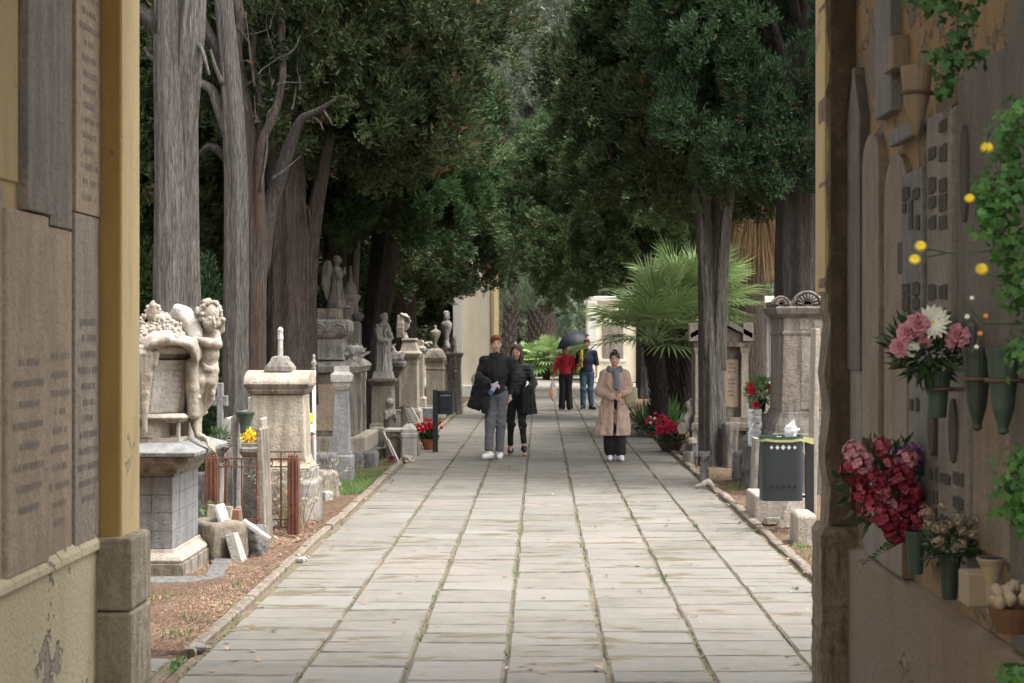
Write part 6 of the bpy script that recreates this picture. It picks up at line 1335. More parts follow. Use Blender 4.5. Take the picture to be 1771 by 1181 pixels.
o = mon('fallen_rose', 'single red rose lying at the foot of the marble strips', 'flower', 677, 23.1); bloom(o, (0, 0, .03), .05, 'rose', M['p_crimson'], (-.3, -1, .5)); MB().tube([(0, 0, .03), (.12, .1, .02)], .004, 5).build('stem', M['bush_dark'], o)
rocky('stone_fragment', 'pale broken stone in the grass before the domed post', 706, 805, 10, 12, 'marble', 41, Y=22.9, amp=.12)
rocky('stone_fragment', 'tiny white stone on the left verge near the kerb', 522, 975, 8, 7, 'marble_white', 42, Y=12.9, amp=.12)
rocky('stone_fragment', 'bluish broken slate at the near end of the left kerb', 340, 1128, 16, 9, 'stone_blue', 43, Y=9.25, amp=.1)

# ---- flower bowls
def bowl(label, px, pyb, pw, ph, Y, ftop, nfl, mat, pot='terracotta', seed=0, fl='cyc', spread=1.2, white=0, grp='bowls of cyclamen beside the path'):
    t = mon('flower_bowl', label, 'flower pot', px, Y, grp); k = Y/F; r_ = pw*k/2; h = ph*k; rg = random.Random(seed); ht = ftop*k
    MB().lathe([(r_*.62, 0), (r_*.66, .01), (r_*.9, h*.6), (r_*.98, h*.85), (r_*1.06, h*.87), (r_*1.06, h), (r_*.96, h), (r_*.9, h*.8)], 22).build('bowl', M[pot], t)
    MB().lathe([(r_*.92, h*.8), (r_*.9, h*.86)], 16).build('soil', M['bin_dark'], t)
    leaf_ball('leaves', M['bush_dark'], (0, 0, h+.03), (r_*1.12, r_*1.1, ht*.35), 420, .05, .045, t, seed, up=.6, shell=.3)
    for i in range(nfl):
        a = rg.uniform(0, 6.28); q = rg.random()**.5*r_*spread; z = h+ht*rg.uniform(.45, 1)*(1-.35*(q/(r_*spread))**2)
        bloom(t, (q*math.cos(a), q*math.sin(a), z), .045, fl, M['p_white'] if i < white else M[mat], (math.cos(a)*.4, math.sin(a)*.4-.4, 1), seed=i)
    return t
bowl('terracotta bowl of red cyclamen behind the black pole on the left', 742, 776, 26, 18, 25.6, 34, 46, 'p_red', seed=1, spread=1.7)
bowl('small terracotta bowl of pink red cyclamen with a white bloom, farther right hand bowl', 1137, 757, 32, 11, 28.6, 28, 40, 'p_pinkred', seed=2, white=5)
bowl('wide dark bowl of pink red cyclamen, nearer right hand bowl', 1160, 780, 46, 16, 25.2, 32, 62, 'p_pinkred', pot='pot_dark', seed=3)
t = twigs('dark leafy plant lying beside the right hand flower bowls', 1108, 0, 20, 50, 16, 29.4, 9, leaves=40, lm='bush_dark')
for j, (px, Y_, h_, lb) in enumerate(((1150, 29.6, .6, 'strappy green plant between the palm trunks, left clump'), (1162, 29.2, .5, 'strappy green plant between the palm trunks, right clump'), (1117, 31, .55, 'strappy green plant by the leaning palm trunk'))):
    t = mon('strap_plant', lb, 'plant', px, Y_); r = np.random.RandomState(j); P = r.normal(size=(46, 3))*[.06, .06, 0]; D = np.stack([r.normal(size=46)*.35, r.normal(size=46)*.35, np.ones(46)], 1); lnk(bpy.data.objects.new('leaves', leaf_mesh('leaves', P, D, h_, .06, j, mats=M['bush'])), t)
    MB().ico((0, 0, .0), (.06, .06, .05)).build('root_stock', M['bark_dark'], t)

# ---- litter bins
def bin_post(label, px, pyb, pyt, binl, binr, bt, bb, Y):
    t = mon('litter_bin', label, 'litter bin', px, Y, 'litter bins on posts'); k = Y/F; H = Z(pyt, Y)
    MB().span((-.04, -.02, 0), (.04, .02, H)).build('post', M['bin'], t, .004)
    x0_, x1_ = (binl-px)*k, (binr-px)*k; z0_, z1_ = Z(bb, Y), Z(bt, Y); cx_ = (x0_+x1_)/2; R_ = abs(x1_-x0_)/2; D_ = R_*.75; n = 24
    ring = lambda z, q=1: [(cx_+R_*q*math.copysign(abs(math.cos(a))**.45, math.cos(a)), D_*q*math.copysign(abs(math.sin(a))**.32, math.sin(a)), z) for a in [2*math.pi*(i+.5)/n for i in range(n)]]
    body = MB().loft([ring(z0_), ring(z0_+.012, 1.0), ring(z1_), ring(z1_, .95), ring(z0_+.02, .94)], cap=False).loft([ring(z0_+.004, .99), ring(z0_+.006, .99)]).build('basket', M['bin'], t)
    for z in (z0_+(z1_-z0_)*.29, z0_+(z1_-z0_)*.17, z0_+(z1_-z0_)*.87): MB().loft([ring(z-.005, 1.006), ring(z+.005, 1.006)], cap=False).build('rib', M['bin'], t)
    for row, (fr, mt) in enumerate(((.86, 'bin_hole'), (.23, 'bin_dark'))):
        for i in range(7):
            xx = cx_+R_*(-.84+1.68*i/6); q = R_*.115*(1-.35*abs(i-3)/3); z = z0_+(z1_-z0_)*fr; yy = -D_*1.004-.002 if abs(i-3) < 3 else -D_*.86
            MB().add([(xx-q, yy, z), (xx, yy, z-q*1.15), (xx+q, yy, z), (xx, yy, z+q*1.15)], [(0, 1, 2, 3)]).build('diamond_hole', M[mt], t)
    lid = MB().loft([ring(z1_-.002, 1.03), ring(z1_+.02, 1.03)], cap=False).build('rim', M['bronze_green'], t)
    for z in (z1_-.06, z0_+.03): MB().span((min(x1_, 0) if binr < px else -.0, -.01, z-.01), (0 if binr < px else x0_, .01, z+.01)).build('bracket', M['bin'], t)
    return t, cx_, R_, D_, z1_
t, cx_, R_, D_, zt2 = bin_post('dark metal litter bin with diamond holes and yellow tape on the right verge', 1400, 918, 764, 1315, 1386, 757, 864, 14.9)
g = thing('bin_bag', 'crumpled clear plastic bag sticking out of the right hand bin', 'plastic bag', (X(1350, 14.9), 14.9, zt2))
A = SDF((-.2, -.14, -.1), (.22, .14, .2), .007); A.ell((.0, 0, -.03), (.15, .1, .03), k=.03).ell((.1, 0, .06), (.07, .05, .07), k=.02).chain([(.1, 0, .1), (.12, 0, .14)], [.03, .02], .02); A.noise(.012, 55, 3).noise(.006, 120, 4); A.build('bag', M['plastic'], g, 0)
n = 24; rg_ = lambda z, q: [(cx_+R_*q*math.copysign(abs(math.cos(a))**.45, math.cos(a)), D_*q*math.copysign(abs(math.sin(a))**.32, math.sin(a)), z+.006*math.sin(a*5)) for a in [2*math.pi*(i+.5)/n for i in range(n)]]
MB().loft([rg_(zt2-.028, 1.05), rg_(zt2-.004, 1.05)], cap=False).build('tape', M['tape'], t)
MB().add([(cx_+R_*.9, -.1, zt2-.02), (cx_+R_*.9, -.1, zt2+.02), (.03, -.05, zt2-.0), (.03, -.05, zt2-.06)], [(0, 1, 2, 3)]).add([(cx_+R_*1.0, -.09, zt2-.02), (cx_+R_*1.06, -.09, zt2-.16), (cx_+R_*1.1, -.09, zt2-.15), (cx_+R_*1.06, -.09, zt2)], [(0, 1, 2, 3)]).build('tape_end', M['tape'], t)
bin_post('dark litter bin on a black post at the left edge of the path', 753, 783, 674, 784, 758, 678, 716, 25.0)
# ---- right side pieces
Y = 18.5; s = Y/F; t = mon('carved_pedestal', 'huge dark carved pedestal with scalloped arches on top, right of the path', 'monument', 1398, Y+.5); zs = lambda py: Z(py, Y)
MB().stack(lev(Y, 0, [(860, 82, .1), (780, 82, .1), (776, 76, .06), (752, 76, .06), (748, 72, .04), (735, 70, .03), (722, 64, 0), (712, 60, -.01)], 1.0)).build('base', M['stone_dark'], t, .01)
MB().stack(lev(Y, 0, [(712, 58, 0), (580, 55, 0), (578, 58, .01), (574, 58, .01), (572, 55, 0), (550, 55, 0)], .95)).build('shaft', M['pedestal'], t, .008)
MB().stack(lev(Y, 0, [(550, 57, 0), (546, 60, .02), (543, 66, .05), (538, 68, .06), (532, 70, .07), (530, 66, .04), (528, 62, .02)], .95)).build('cornice', M['stone_dark'], t, .005)
mb = MB(); 
MB().span((X(1332, Y)-X(1398, Y), -.5, zs(528)), (.45, .5, zs(520))).build('crest_base', M['stone_dark'], t, .006)
for i, (px, r_) in enumerate(((1338, 16), (1384, 26), (1436, 26))):
    k = s; cxx = X(px, Y)-X(1398, Y); poly = [(cxx+r_*k*math.cos(math.pi*q/14), zs(527)+r_*.95*k*math.sin(math.pi*q/14)) for q in range(15)]
    o = MB().prism(poly, -.5, -.42).build('arch_crest', M['stone_dark'], t, .004)
    m2 = MB()
    for q in range(9): a = math.pi*(q+.5)/9; m2.tube([(cxx+r_*k*.25*math.cos(a), -.512, zs(527)+r_*k*.25*math.sin(a)), (cxx+r_*k*.72*math.cos(a), -.52, zs(527)+r_*k*.72*math.sin(a))], [.006, .014], 6)
    m2.tube([(cxx+r_*k*.9*math.cos(math.pi*q/14), -.51, zs(527)+r_*k*.86*math.sin(math.pi*q/14)) for q in range(15)], .013, 6); m2.build('shell_relief', M['stone_dark'], o, smooth=True)
MB().span((X(1374, Y)-X(1398, Y), -.482, zs(708)), (.35, -.476, zs(584))).build('panel', M['slab_darkgrey'], t, .003)
for px in (1371, 1396): MB().span((X(px, Y)-X(1398, Y), -.482, zs(570)), (X(px+15, Y)-X(1398, Y), -.476, zs(553))).build('small_panel', M['slab_darkgrey'], t, .002)
plank('marble_slab', 'tall pale marble slab seen edge on beside the right pier', 1404, 870, 8, 572, 0, 'marble', .3, (0, .02), Y=16.3, cat='slab')
# aedicule tomb
Y = 24; t = mon('pediment_tomb', 'weathered temple shaped tomb with pediment, columns and inscribed panel', 'monument', 1242, Y+.5); zs = lambda py: Z(py, Y); k = Y/F; cx0 = 1242
def xs(px): return (px-cx0)*k
MB().span((xs(1190), -.5, 0), (xs(1208), .5, .17)).build('foot_block', M['stone_blue'], t, .012)
MB().span((xs(1278), -.5, 0), (xs(1296), .5, .17)).build('foot_block', M['stone_blue'], t, .012)
MB().span((xs(1196), -.42, .0), (xs(1290), .45, zs(745))).build('under_body', M['stone_dark'], t, .01)
MB().span((xs(1191), -.47, zs(770)), (xs(1200), -.40, zs(745))).build('support', M['stone_grey'], t, .006)
MB().span((xs(1284), -.47, zs(770)), (xs(1292), -.4, zs(745))).build('support', M['stone_grey'], t, .006)
MB().stack([(zs(745), 52*k, .5), (zs(740), 53*k, .51), (zs(733), 52*k, .5), (zs(730), 48*k, .46), (zs(722), 47*k, .45)]).build('base', M['stone_brown'], t, .006)
MB().span((xs(1199), -.32, zs(722)), (xs(1287), .4, zs(600))).build('body', M['stone_brown'], t, .006)
for a, b_ in ((1196, 1210), (1276, 1290)): MB().stack([(zs(722), 8*k, .06), (zs(718), 6.5*k, .05), (zs(612), 6*k, .045), (zs(606), 8*k, .06), (zs(600), 8.5*k, .065)], cx=xs((a+b_)/2), cy=-.38).build('column', M['stone_cream'], t, .005)
o = MB().span((xs(1249), -.335, zs(705)), (xs(1273), -.318, zs(622))).build('panel', M['slab_taupe'], t, .003)
lettering(o, 'inscription', M['ink'], (xs(1261), -.337, zs(628)), (1, 0, 0), (0, 0, 1), 18*k, 9, .03, 3, .9, .058)
MB().span((xs(1194), -.46, zs(600)), (xs(1292), .45, zs(592))).build('architrave', M['stone_brown'], t, .006)
MB().prism([(xs(1190), zs(592)), (xs(1294), zs(592)), (xs(1294), zs(585)), (xs(1242), zs(562)), (xs(1190), zs(585))], -.4, .42).build('pediment', M['stone_brown'], t, .006)
for a, b_ in (((1188, 586), (1240, 558)), ((1296, 586), (1244, 558))):
    d = 10; MB().prism([(xs(a[0]), zs(a[1])), (xs(b_[0]), zs(b_[1])), (xs(b_[0]), zs(b_[1]-d)), (xs(a[0]), zs(a[1]-d))] if a[0] < b_[0] else [(xs(b_[0]), zs(b_[1])), (xs(a[0]), zs(a[1])), (xs(a[0]), zs(a[1]-d)), (xs(b_[0]), zs(b_[1]-d))], -.48, .45).build('raking_cornice', M['stone_grey'], t, .004)
for px in (1195, 1288): MB().stack([(zs(590), 9*k, .1), (zs(560), 9*k, .1), (zs(558), 7*k, .08)], cx=xs(px), cy=-.38).build('corner_block', M['marble'], t, .008)
MB().stack([(zs(556), 13*k, .12), (zs(552), 14*k, .13), (zs(550), 9*k, .09), (zs(545), 8*k, .08)], cx=0, cy=-.3).build('top_block', M['stone_grey'], t, .006)
MB().lathe([(.03, 0), (.08, .04), (.075, .09), (.03, .12)], 12, (xs(1190), -.5, .17)).build('scroll_ornament', M['marble'], t)
A = SDF((-.15, -.1, 0), (.15, .1, .6), .01); A.chain([(0, 0, .05), (-.05, 0, .2), (.05, 0, .3), (0, 0, .42), (.03, 0, .5)], [.06, .05, .05, .045, .02], .02).noise(.01, 35, 3); A.build('side_volute', M['marble'], t, loc=(xs(1187), -.3, .35))
MB().lathe([(.0, .0), (.085, .0), (.085, .03), (.0, .03)], 20, M=Mx((xs(1176), -.35, .42), (R(90), 0, 0))).build('round_stone', M['stone_grey'], t)
for i, (px, Y_, h_) in enumerate(((1143, 31.5, .9), (1171, 31.2, 1.2), (1137, 31.8, .55))):
    o = MB().span((-.025, -.02, 0), (.025, .02, h_)).build('white_stake', M['white_metal'], None, .004, loc=(X(px, Y_), Y_, 0)); tag(o, ['short white stake between the dark palm trunks, left of the pair', 'tall white stake between the dark palm trunks', 'lowest white stake behind the leaning palm trunk'][i], 'stake', 'white stakes between the palms')
# vase of carnations
Y = 20.0; t = mon('flower_vase', 'dark cone vase of red carnations in front of the carved pedestal', 'vase', 1318, Y); t.location.z = Z(712, Y)
MB().lathe([(.012, -.02), (.03, .0), (.055, .14), (.06, .15)], 14).build('vase', M['bin_dark'], t); leaf_ball('leaves', M['bush'], (-.03, 0, .26), (.17, .1, .15), 420, .08, .02, t, 4)
for px, py in ((1298, 668), (1299, 677), (1335, 671), (1307, 700)): p = (X(px, Y)-X(1318, Y), -.04, Z(py, Y)-Z(712, Y)); bloom(t, p, .042, 'rose', M['p_red'], (0, -1, .6)); MB().tube([(0, 0, .12), p], .004, 4).build('stem', M['bush'], t)
plank('gravestone', 'grey stone stub carrying the carnation vase', 1318, 850, 22, 716, 0, 'stone_grey', .2, (0, 0), Y=20.2)
A = SDF((-.14, -.1, -.02), (.14, .1, .5), .0085); A.box((0, 0, .22), (.085, .02, .22), rr=.015); A.noise(.02, 30, 3).noise(.008, 80, 5); o = A.build('wrapped_plaque', M['plastic'], None, 0, loc=(X(1305, 19.2), 19.2, Z(772, 19.2))); tag(o, 'upright plaque wrapped in crumpled clear plastic', 'plastic bundle')
rocky('boulder', 'dark rock under the plastic wrapped plaque', 1305, 852, 22, 86, 'rock', 51, Y=19.5, amp=.08)
rocky('boulder', 'rounded dark boulder right of the bare cypress trunk', 1284, 838, 16, 48, 'rock', 50, Y=20.3, amp=.08)
plank('gravestone', 'slanting thin pale slab beside the rounded dark boulder', 1275, 832, 7, 752, 0, 'stone_brown', .22, (0, .2), Y=20.8, top='slant')
plank('gravestone', 'tall thin grey slab edge left of the litter bin', 1302, 882, 7, 760, 0, 'stone_grey', .3, (0, .04), Y=17.0)
rocky('boulder', 'brown broken stone behind the bare cypress trunk', 1262, 812, 14, 75, 'stone_dark', 52, Y=22.4, amp=.1)
rocky('stone_block', 'pale rubble block at the foot of the pedimented tomb', 1192, 808, 10, 22, 'stone_grey', 53, Y=22.6, amp=.05, bx=.2)
Y = 15.6; t = mon('stone_block', 'large pale limestone block behind the litter bin', 'stone block', 1345, Y+.2); MB().span((X(1301, Y)-X(1345, Y), -.2, -.02), (X(1392, Y)-X(1345, Y), .5, .26)).build('block', M['marble'], t, .02)
MB().span((X(1318, Y)-X(1345, Y), -.24, -.02), (X(1365, Y)-X(1345, Y), -.205, .05)).build('chipped_ledge', M['stone_grey'], t, .01)
A = MB().prism([(-.14, 0), (.08, 0), (.17, .12), (.16, .28), (-.02, .26)], -.025, .025).build('marble_fragment', M['slab_grey'], None, .008, loc=(X(1374, 14.9), 15.1, 0)); A.rotation_euler = (-.25, 0, .1); tag(A, 'broken angular grey marble fragment leaning under the litter bin', 'slab')
o = MB().stack([(-.02, .09, .2), (.24, .085, .19), (.27, .07, .16)]).build('stone_block', M['marble'], None, .015, loc=(X(1392, 14.0), 14.1, 0)); tag(o, 'small pale stone post foot at the right pier', 'stone block')
Y = 19.5; t = mon('stone_figurine', 'small weathered stone bust on a stub by the right kerb', 'figurine', 1218, Y); A = SDF((-.12, -.1, -.02), (.12, .1, .46), .007)
A.cone((0, 0, 0), (0, 0, .2), .062, .05, .02).ell((0, 0, .27), (.05, .045, .07), k=.03).box((0, .01, .37), (.07, .05, .03), rr=.01).ell((0, -.03, .33), (.035, .03, .045), k=.02).noise(.008, 45, 3).noise(.003, 100, 2); A.build('bust', M['rock'], t)
A = SDF((-.14, -.1, -.02), (.14, .1, .14), .007); A.chain([(-.1, 0, .03), (-.02, 0, .05), (.04, 0, .08), (.09, 0, .03)], [.02, .03, .035, .025], .02).noise(.006, 60, 3); o = A.build('bone_fragment', M['marble'], None, 0, loc=(X(1219, 19.0), 19.0, 0)); tag(o, 'white broken stone scrap at the foot of the little bust', 'stone')
# distant graves in the centre
for i, (px, py0, py1, w_, Y_, lb) in enumerate(((912, 632, 600, 10, 73.9, 'small white grave far beyond the path, left of the fan palms'), (928, 640, 626, 14, 73.6, 'low white grave in the far centre'), (948, 640, 612, 9, 74.5, 'pale grave post far behind the red shirted woman'), (962, 600, 590, 8, 75, 'white plaque among far flowers'), (1000, 645, 618, 14, 74, 'white grave far behind the umbrella'))):
    plank('gravestone', lb, px, 0, w_, py0-(py0-py1), 0, 'marble_white', .25, Y=Y_, top='arch' if i % 2 else None)
o = mon('flowers', 'orange and yellow flowers on a far grave beyond the path', 'flowers', 960, 70.5)
for i, (px, py, c_) in enumerate(((951, 606, 'orange'), (956, 608, 'orange'), (970, 603, 'yellow'), (974, 606, 'yellow'), (946, 607, 'white'))): bloom(o, (X(px, 70.5)-X(960, 70.5), 0, Z(py, 70.5)), .1, 'rose', M['p_'+c_])
leaf_ball('leaves', M['bush_dark'], (0, 0, .9), (.35, .3, .35), 500, .1, .03, o, 3); MB().tube([(0, 0, 0), (0, 0, .9)], .04, 6).build('stem', M['bark_dark'], o)

# ================================================================ PEOPLE
def face_parts(t, f, sc, body):
    for sx in (-1, 1):
        MB().ico(f(sx*.031, -.0925, .011), (.0085*sc, .004*sc, .005*sc), n=8, m=5).build('eye', M['eye'], body, smooth=True)
        MB().tube([f(sx*.015, -.093, .029), f(sx*.032, -.096, .034), f(sx*.048, -.084, .028)], [.002, .0032, .002], 5).build('eyebrow', M['hair_brown'], body, smooth=True)
    MB().ico(f(0, -.1005, -.056), (.02*sc, .004*sc, .0055*sc), n=8, m=5).build('lips', M['lips'], body, smooth=True)
def person(label, px, Y, H, J, skin='skin', rz=0, turn=0, nod=0, group='people walking on the path', hands=((0, 0, -1), (0, 0, -1)), pn=((.5, .3, 0), (-.5, .3, 0)), curl=.6):
    """J: joints for the 1.8 m figure, scaled to H. keys: hip/kn/an/toe/sh/el/wr  L(image left), R"""
    t = thing('person', label, 'person', (X(px, Y), Y, 0), rz, group); q = H/1.8; g = {k: Vector(v)*q for k, v in J.items()}
    B = SDF((-.42, -.42, -.02), (.42, .32, H+.05), .0082)
    B.ell(g['pel'], (.15*q, .1*q, .12*q), k=.04).cone(g['pel'], g['chest'], .105*q, .125*q, .05).ell(tuple(g['chest']+Vector((0, 0, .03))), (.155*q, .1*q, .14*q), k=.05)
    B.cone(tuple(g['neck']-Vector((0, 0, .05))), tuple(g['neck']+Vector((0, -.012, .08))), .055*q, .05*q, .03)
    f = head_shape(B, g['head'], q*1.0, turn, nod)
    for i, s in enumerate('LR'):
        B.cone(tuple(g['neck']-Vector((0, 0, .06))), g['sh'+s], .05*q, .052*q, .04).chain([g['sh'+s], g['el'+s], g['wr'+s]], [.05*q, .038*q, .025*q], .02)
        B.chain([g['hip'+s], g['kn'+s], g['an'+s]], [.085*q, .055*q, .035*q], .03).cone(g['an'+s], g['toe'+s], .035*q, .03*q, .02)
        hand(B, g['wr'+s], hands[i], pn[i], q, curl, 1 if s == 'L' else -1)
    body = B.build('body', M[skin], t, 1); face_parts(t, f, q, body)
    return t, g, q, f
def shoes(t, g, q, mat, sole=True, w=.043):
    for s in 'LR':
        a, b = g['an'+s], g['toe'+s]; d = (b-a); d.z = 0; d.normalize(); pz = a.z-.085*q
        A = SDF((min(a.x, b.x)-.1, min(a.y, b.y)-.12, pz-.03), (max(a.x, b.x)+.1, max(a.y, b.y)+.12, a.z+.08), .0085)
        hl = Vector((a.x, a.y, pz+.05))-d*.03; tl = Vector((b.x, b.y, max(pz, 0)+.035*q)) if abs(b.z-a.z) < .3 else b
        A.cone(tuple(hl), tuple(tl), w*q*1.05, w*q*.85, .02).cone(tuple(a), tuple(hl), .045*q, .05*q, .03)
        A.box((a.x, a.y, pz-.05), (.4, .4, .05), k=.0, cut=True)
        o = A.build('shoe', M[mat], t)
        if sole: MB().loft([[(hl.x-d.x*.05+(w+.004)*math.cos(th)*1.0+(d*.0).x+(tl.x-hl.x+d.x*.05)*(max(0, math.cos(th-math.atan2(d.y, d.x)))), hl.y-d.y*.05+(w+.004)*math.sin(th)+(tl.y-hl.y+d.y*.05)*(max(0, math.cos(th-math.atan2(d.y, d.x)))), z) for th in [2*math.pi*k/18 for k in range(18)]] for z in (pz-.001, pz+.018)]).build('sole', M['sole'], o)
def trousers(t, g, q, mat, top=.105, kn=.07, an=.055, anz=.06, nz=.004, flare=0, seed=1):
    A = SDF((-.34, -.36, -.02), (.34, .3, 1.15*q), .009); A.ell(tuple(g['pel']), (.168*q, .122*q, .13*q), k=.04).ell(tuple(g['pel']+Vector((0, 0, .07*q))), (.155*q, .112*q, .08*q), k=.03)
    for s in 'LR':
        e = g['an'+s]+(g['kn'+s]-g['an'+s]).normalized()*(anz-.06*q)*1.0
        A.chain([g['hip'+s], g['kn'+s], e], [top*q, kn*q, an*q], .03)
        A.chain([g['kn'+s]+Vector((-.02, -.02, .06)), g['kn'+s]+Vector((.03, -.03, .0))], [.055*q, .05*q], .01)
    A.noise(nz*1.15, 32, seed).noise(nz*.6, 75, seed+1); A.box((0, 0, -.1), (.5, .5, .1), k=0, cut=True); A.box((0, 0, 1.2*q), (.5, .5, .14*q), k=0, cut=True); return A.build('trousers', M[mat], t)
def hair(t, g, q, mat, f, style='short', seed=1):
    h = g['head']; A = SDF((h.x-.2, h.y-.2, h.z-.35), (h.x+.2, h.y+.2, h.z+.25), .0085)
    A.ell(f(0, .022, .04), (.084*q, .1*q, .1*q), k=.01)
    if style == 'short': A.ell(f(0, -.055, .09), (.06*q, .04*q, .03*q), k=.03)
    if style == 'bob': A.ell(f(0, .03, -.02), (.095*q, .085*q, .12*q), k=.03)
    if style == 'bun': A.ell(f(0, .07, .13), (.045*q,)*3, k=.02)
    if style == 'long':
        for sx in (-1, 1): A.chain([f(sx*.06, .02, .05), f(sx*.085, -.0, -.08), f(sx*.08, -.03, -.2)], [.04*q, .035*q, .025*q], .02)
        A.ell(f(0, .05, -.08), (.09*q, .06*q, .13*q), k=.03)
    A.ell(f(0, -.1, -.03), (.062*q, .06*q, .085*q), k=.012, cut=True); A.noise(.004, 60, seed).noise(.002, 140, seed)
    return A.build('hair', M[mat], t)
J0 = dict(pel=(0, 0, .98), chest=(0, 0, 1.3), neck=(0, .005, 1.5), head=(0, -.01, 1.675), hipL=(-.09, 0, .92), hipR=(.09, 0, .92), knL=(-.09, -.03, .5), knR=(.09, -.01, .5), anL=(-.09, .0, .09), anR=(.09, .02, .09), toeL=(-.11, -.13, .03), toeR=(.11, -.11, .03),
          shL=(-.19, 0, 1.44), shR=(.19, 0, 1.44), elL=(-.24, .02, 1.15), elR=(.24, .02, 1.15), wrL=(-.24, -.06, .9), wrR=(.24, -.06, .9))
# ---- 1 man with ginger hair in grey trousers
J = dict(J0); J.update(shL=(-.17, 0, 1.43), shR=(.19, .0, 1.43), elL=(-.26, -.0, 1.14), wrL=(-.06, -.2, 1.08), elR=(.25, .06, 1.16), wrR=(.2, .05, .93), knL=(-.09, -.05, .5), anL=(-.1, -.1, .1), toeL=(-.17, -.22, .05), knR=(.07, 0, .5), anR=(.05, .02, .09), toeR=(.05, -.12, .03), hipL=(-.07, 0, .92), hipR=(.08, 0, .92))
t, g, q, f = person('ginger haired person in black top and grey trousers holding a water bottle', 858, 23.6, 1.8, J, 'skin_light', hands=((1, -.25, .05), (0, -.2, -1)), pn=((0, .3, -1), (-1, 0, 0)), curl=.9, turn=.1)
hair(t, g, q, 'hair_red', f, 'short'); trousers(t, g, q, 'trouser_grey', .098, .072, .064, .12, .005); shoes(t, g, q, 'sneaker', w=.046)
A = SDF((-.42, -.36, .85), (.42, .3, 1.6), .0088); A.ell((0, -.01, 1.29), (.185, .145, .22), k=.05).cone((0, 0, 1.28), (0, 0, 1.0), .13, .135, .05).ell((0, .0, 1.0), (.165, .12, .07), k=.03)
for s in 'LR': A.cone((0, 0, 1.44), g['sh'+s], .08, .07, .05).chain([g['sh'+s], g['el'+s], g['wr'+s]+(g['el'+s]-g['wr'+s])*(.35 if s == 'L' else .05)], [.072, .058, .044], .02)
A.cone((0, .01, 1.47), (0, -.0, 1.52), .075, .068, .02).chain([(-.07, -.04, 1.52), (0, -.09, 1.48), (.07, -.04, 1.52)], [.03, .028, .03], .02).ell((0, .08, 1.46), (.1, .05, .07), k=.03); A.noise(.008, 30, 2).noise(.004, 62, 3); A.box((0, 0, .85), (.5, .5, .09), k=0, cut=True); A.build('hooded_top', M['cloth_black'], t)
MB().tube([(.155*math.cos(a)+0, .122*math.sin(a), .985) for a in [i*.524 for i in range(13)]], .014, 6).build('belt', M['shoe_black'], t, smooth=True)
px0, yy = X(858, 23.6), 23.6
ct = thing('draped_coat', 'black coat hanging over the forearm of the ginger haired walker', 'coat', (px0-.02, yy, 0)); ct.scale = (.82, 1, 1); A = SDF((-.56, -.36, .6), (.1, .25, 1.32), .0095)
A.chain([(-.29, -.05, 1.2), (-.18, -.18, 1.13), (-.1, -.2, 1.12)], [.075, .075, .06], .03)
for i, (a, b_) in enumerate((((-.3, -.05, 1.16), (-.46, -.02, .73)), ((-.27, -.1, 1.14), (-.37, -.06, .71)), ((-.22, -.14, 1.12), (-.28, -.1, .74)), ((-.16, -.17, 1.1), (-.2, -.14, .68)), ((-.12, -.18, 1.08), (-.16, -.15, .64)))): A.cone(a, b_, .06, .045, .035)
A.box((-.2, -.1, .58), (.5, .5, .09), (0, .3, 0), k=0, cut=True); A.noise(.012, 26, 5); A.build('coat', M['cloth_black'], ct)
A = SDF((-.45, -.3, 1.0), (-.2, .1, 1.35), .009); A.chain([(-.34, -.06, 1.24), (-.38, -.06, 1.16), (-.37, -.08, 1.08)], [.035, .035, .02], .01); A.noise(.006, 50, 2); A.build('lining', M['grey_band'], ct)
wb = thing('water_bottle', 'clear plastic water bottle with a blue cap held upside down by the walker', 'bottle', (px0-.035, yy-.27, 1.03)); wb.rotation_euler = (.15, .55, 0)
MB().lathe([(.0, -.09), (.03, -.088), (.034, -.08), (.034, -.04), (.031, -.03), (.034, -.02), (.034, .06), (.028, .09), (.014, .11), (.013, .125)], 16).build('body', M['bottle'], wb, smooth=True); MB().lathe([(.0345, -.085), (.0355, -.08), (.0355, -.03), (.0345, -.025)], 16).build('label', M['blue_cap'], wb)
# ---- 2 woman in black
J = dict(J0); J.update(shL=(-.165, 0, 1.42), shR=(.17, 0, 1.42), elR=(.28, .02, 1.17), wrR=(.22, -.14, 1.02), elL=(-.2, .05, 1.15), wrL=(-.16, .05, .95), hipL=(-.08, 0, .92), hipR=(.08, 0, .92), knL=(-.09, .02, .5), anL=(-.1, .12, .1), toeL=(-.11, .0, .04), knR=(.1, -.08, .5), anR=(.13, -.1, .14), toeR=(.14, -.2, .03))
t, g, q, f = person('person in black padded jacket and black ripped jeans beside the ginger haired one', 893, 24.3, 1.66, J, 'skin', hands=((0, -.2, -1), (-.8, -.3, -.2)), pn=((1, 0, 0), (0, .3, -1)), turn=-.15)
hair(t, g, q, 'hair_brown', f, 'long'); trousers(t, g, q, 'cloth_black', .098, .058, .046, .13, .003, seed=5); shoes(t, g, q, 'shoe_black', False, .038)
for z in (.49,): MB().box((.085*q+.02, -.137*q, z*q-.03), (.035, .003, .004)).build('knee_rip', M['skin'], t)
A = SDF((-.4, -.34, .78), (.42, .3, 1.5), .0088); A.ell((0, 0, 1.18), (.165, .12, .18), k=.05).cone((0, 0, 1.2), (0, 0, .95), .13, .14, .05).ell((0, 0, .93), (.16, .12, .06), k=.03)
for s in 'LR': A.cone((0, 0, 1.33), g['sh'+s], .075, .07, .05).chain([g['sh'+s], g['el'+s], g['wr'+s]+(g['el'+s]-g['wr'+s])*.1], [.072, .06, .042], .02)
A.cone((0, .01, 1.37), (0, 0, 1.42), .07, .06, .02)
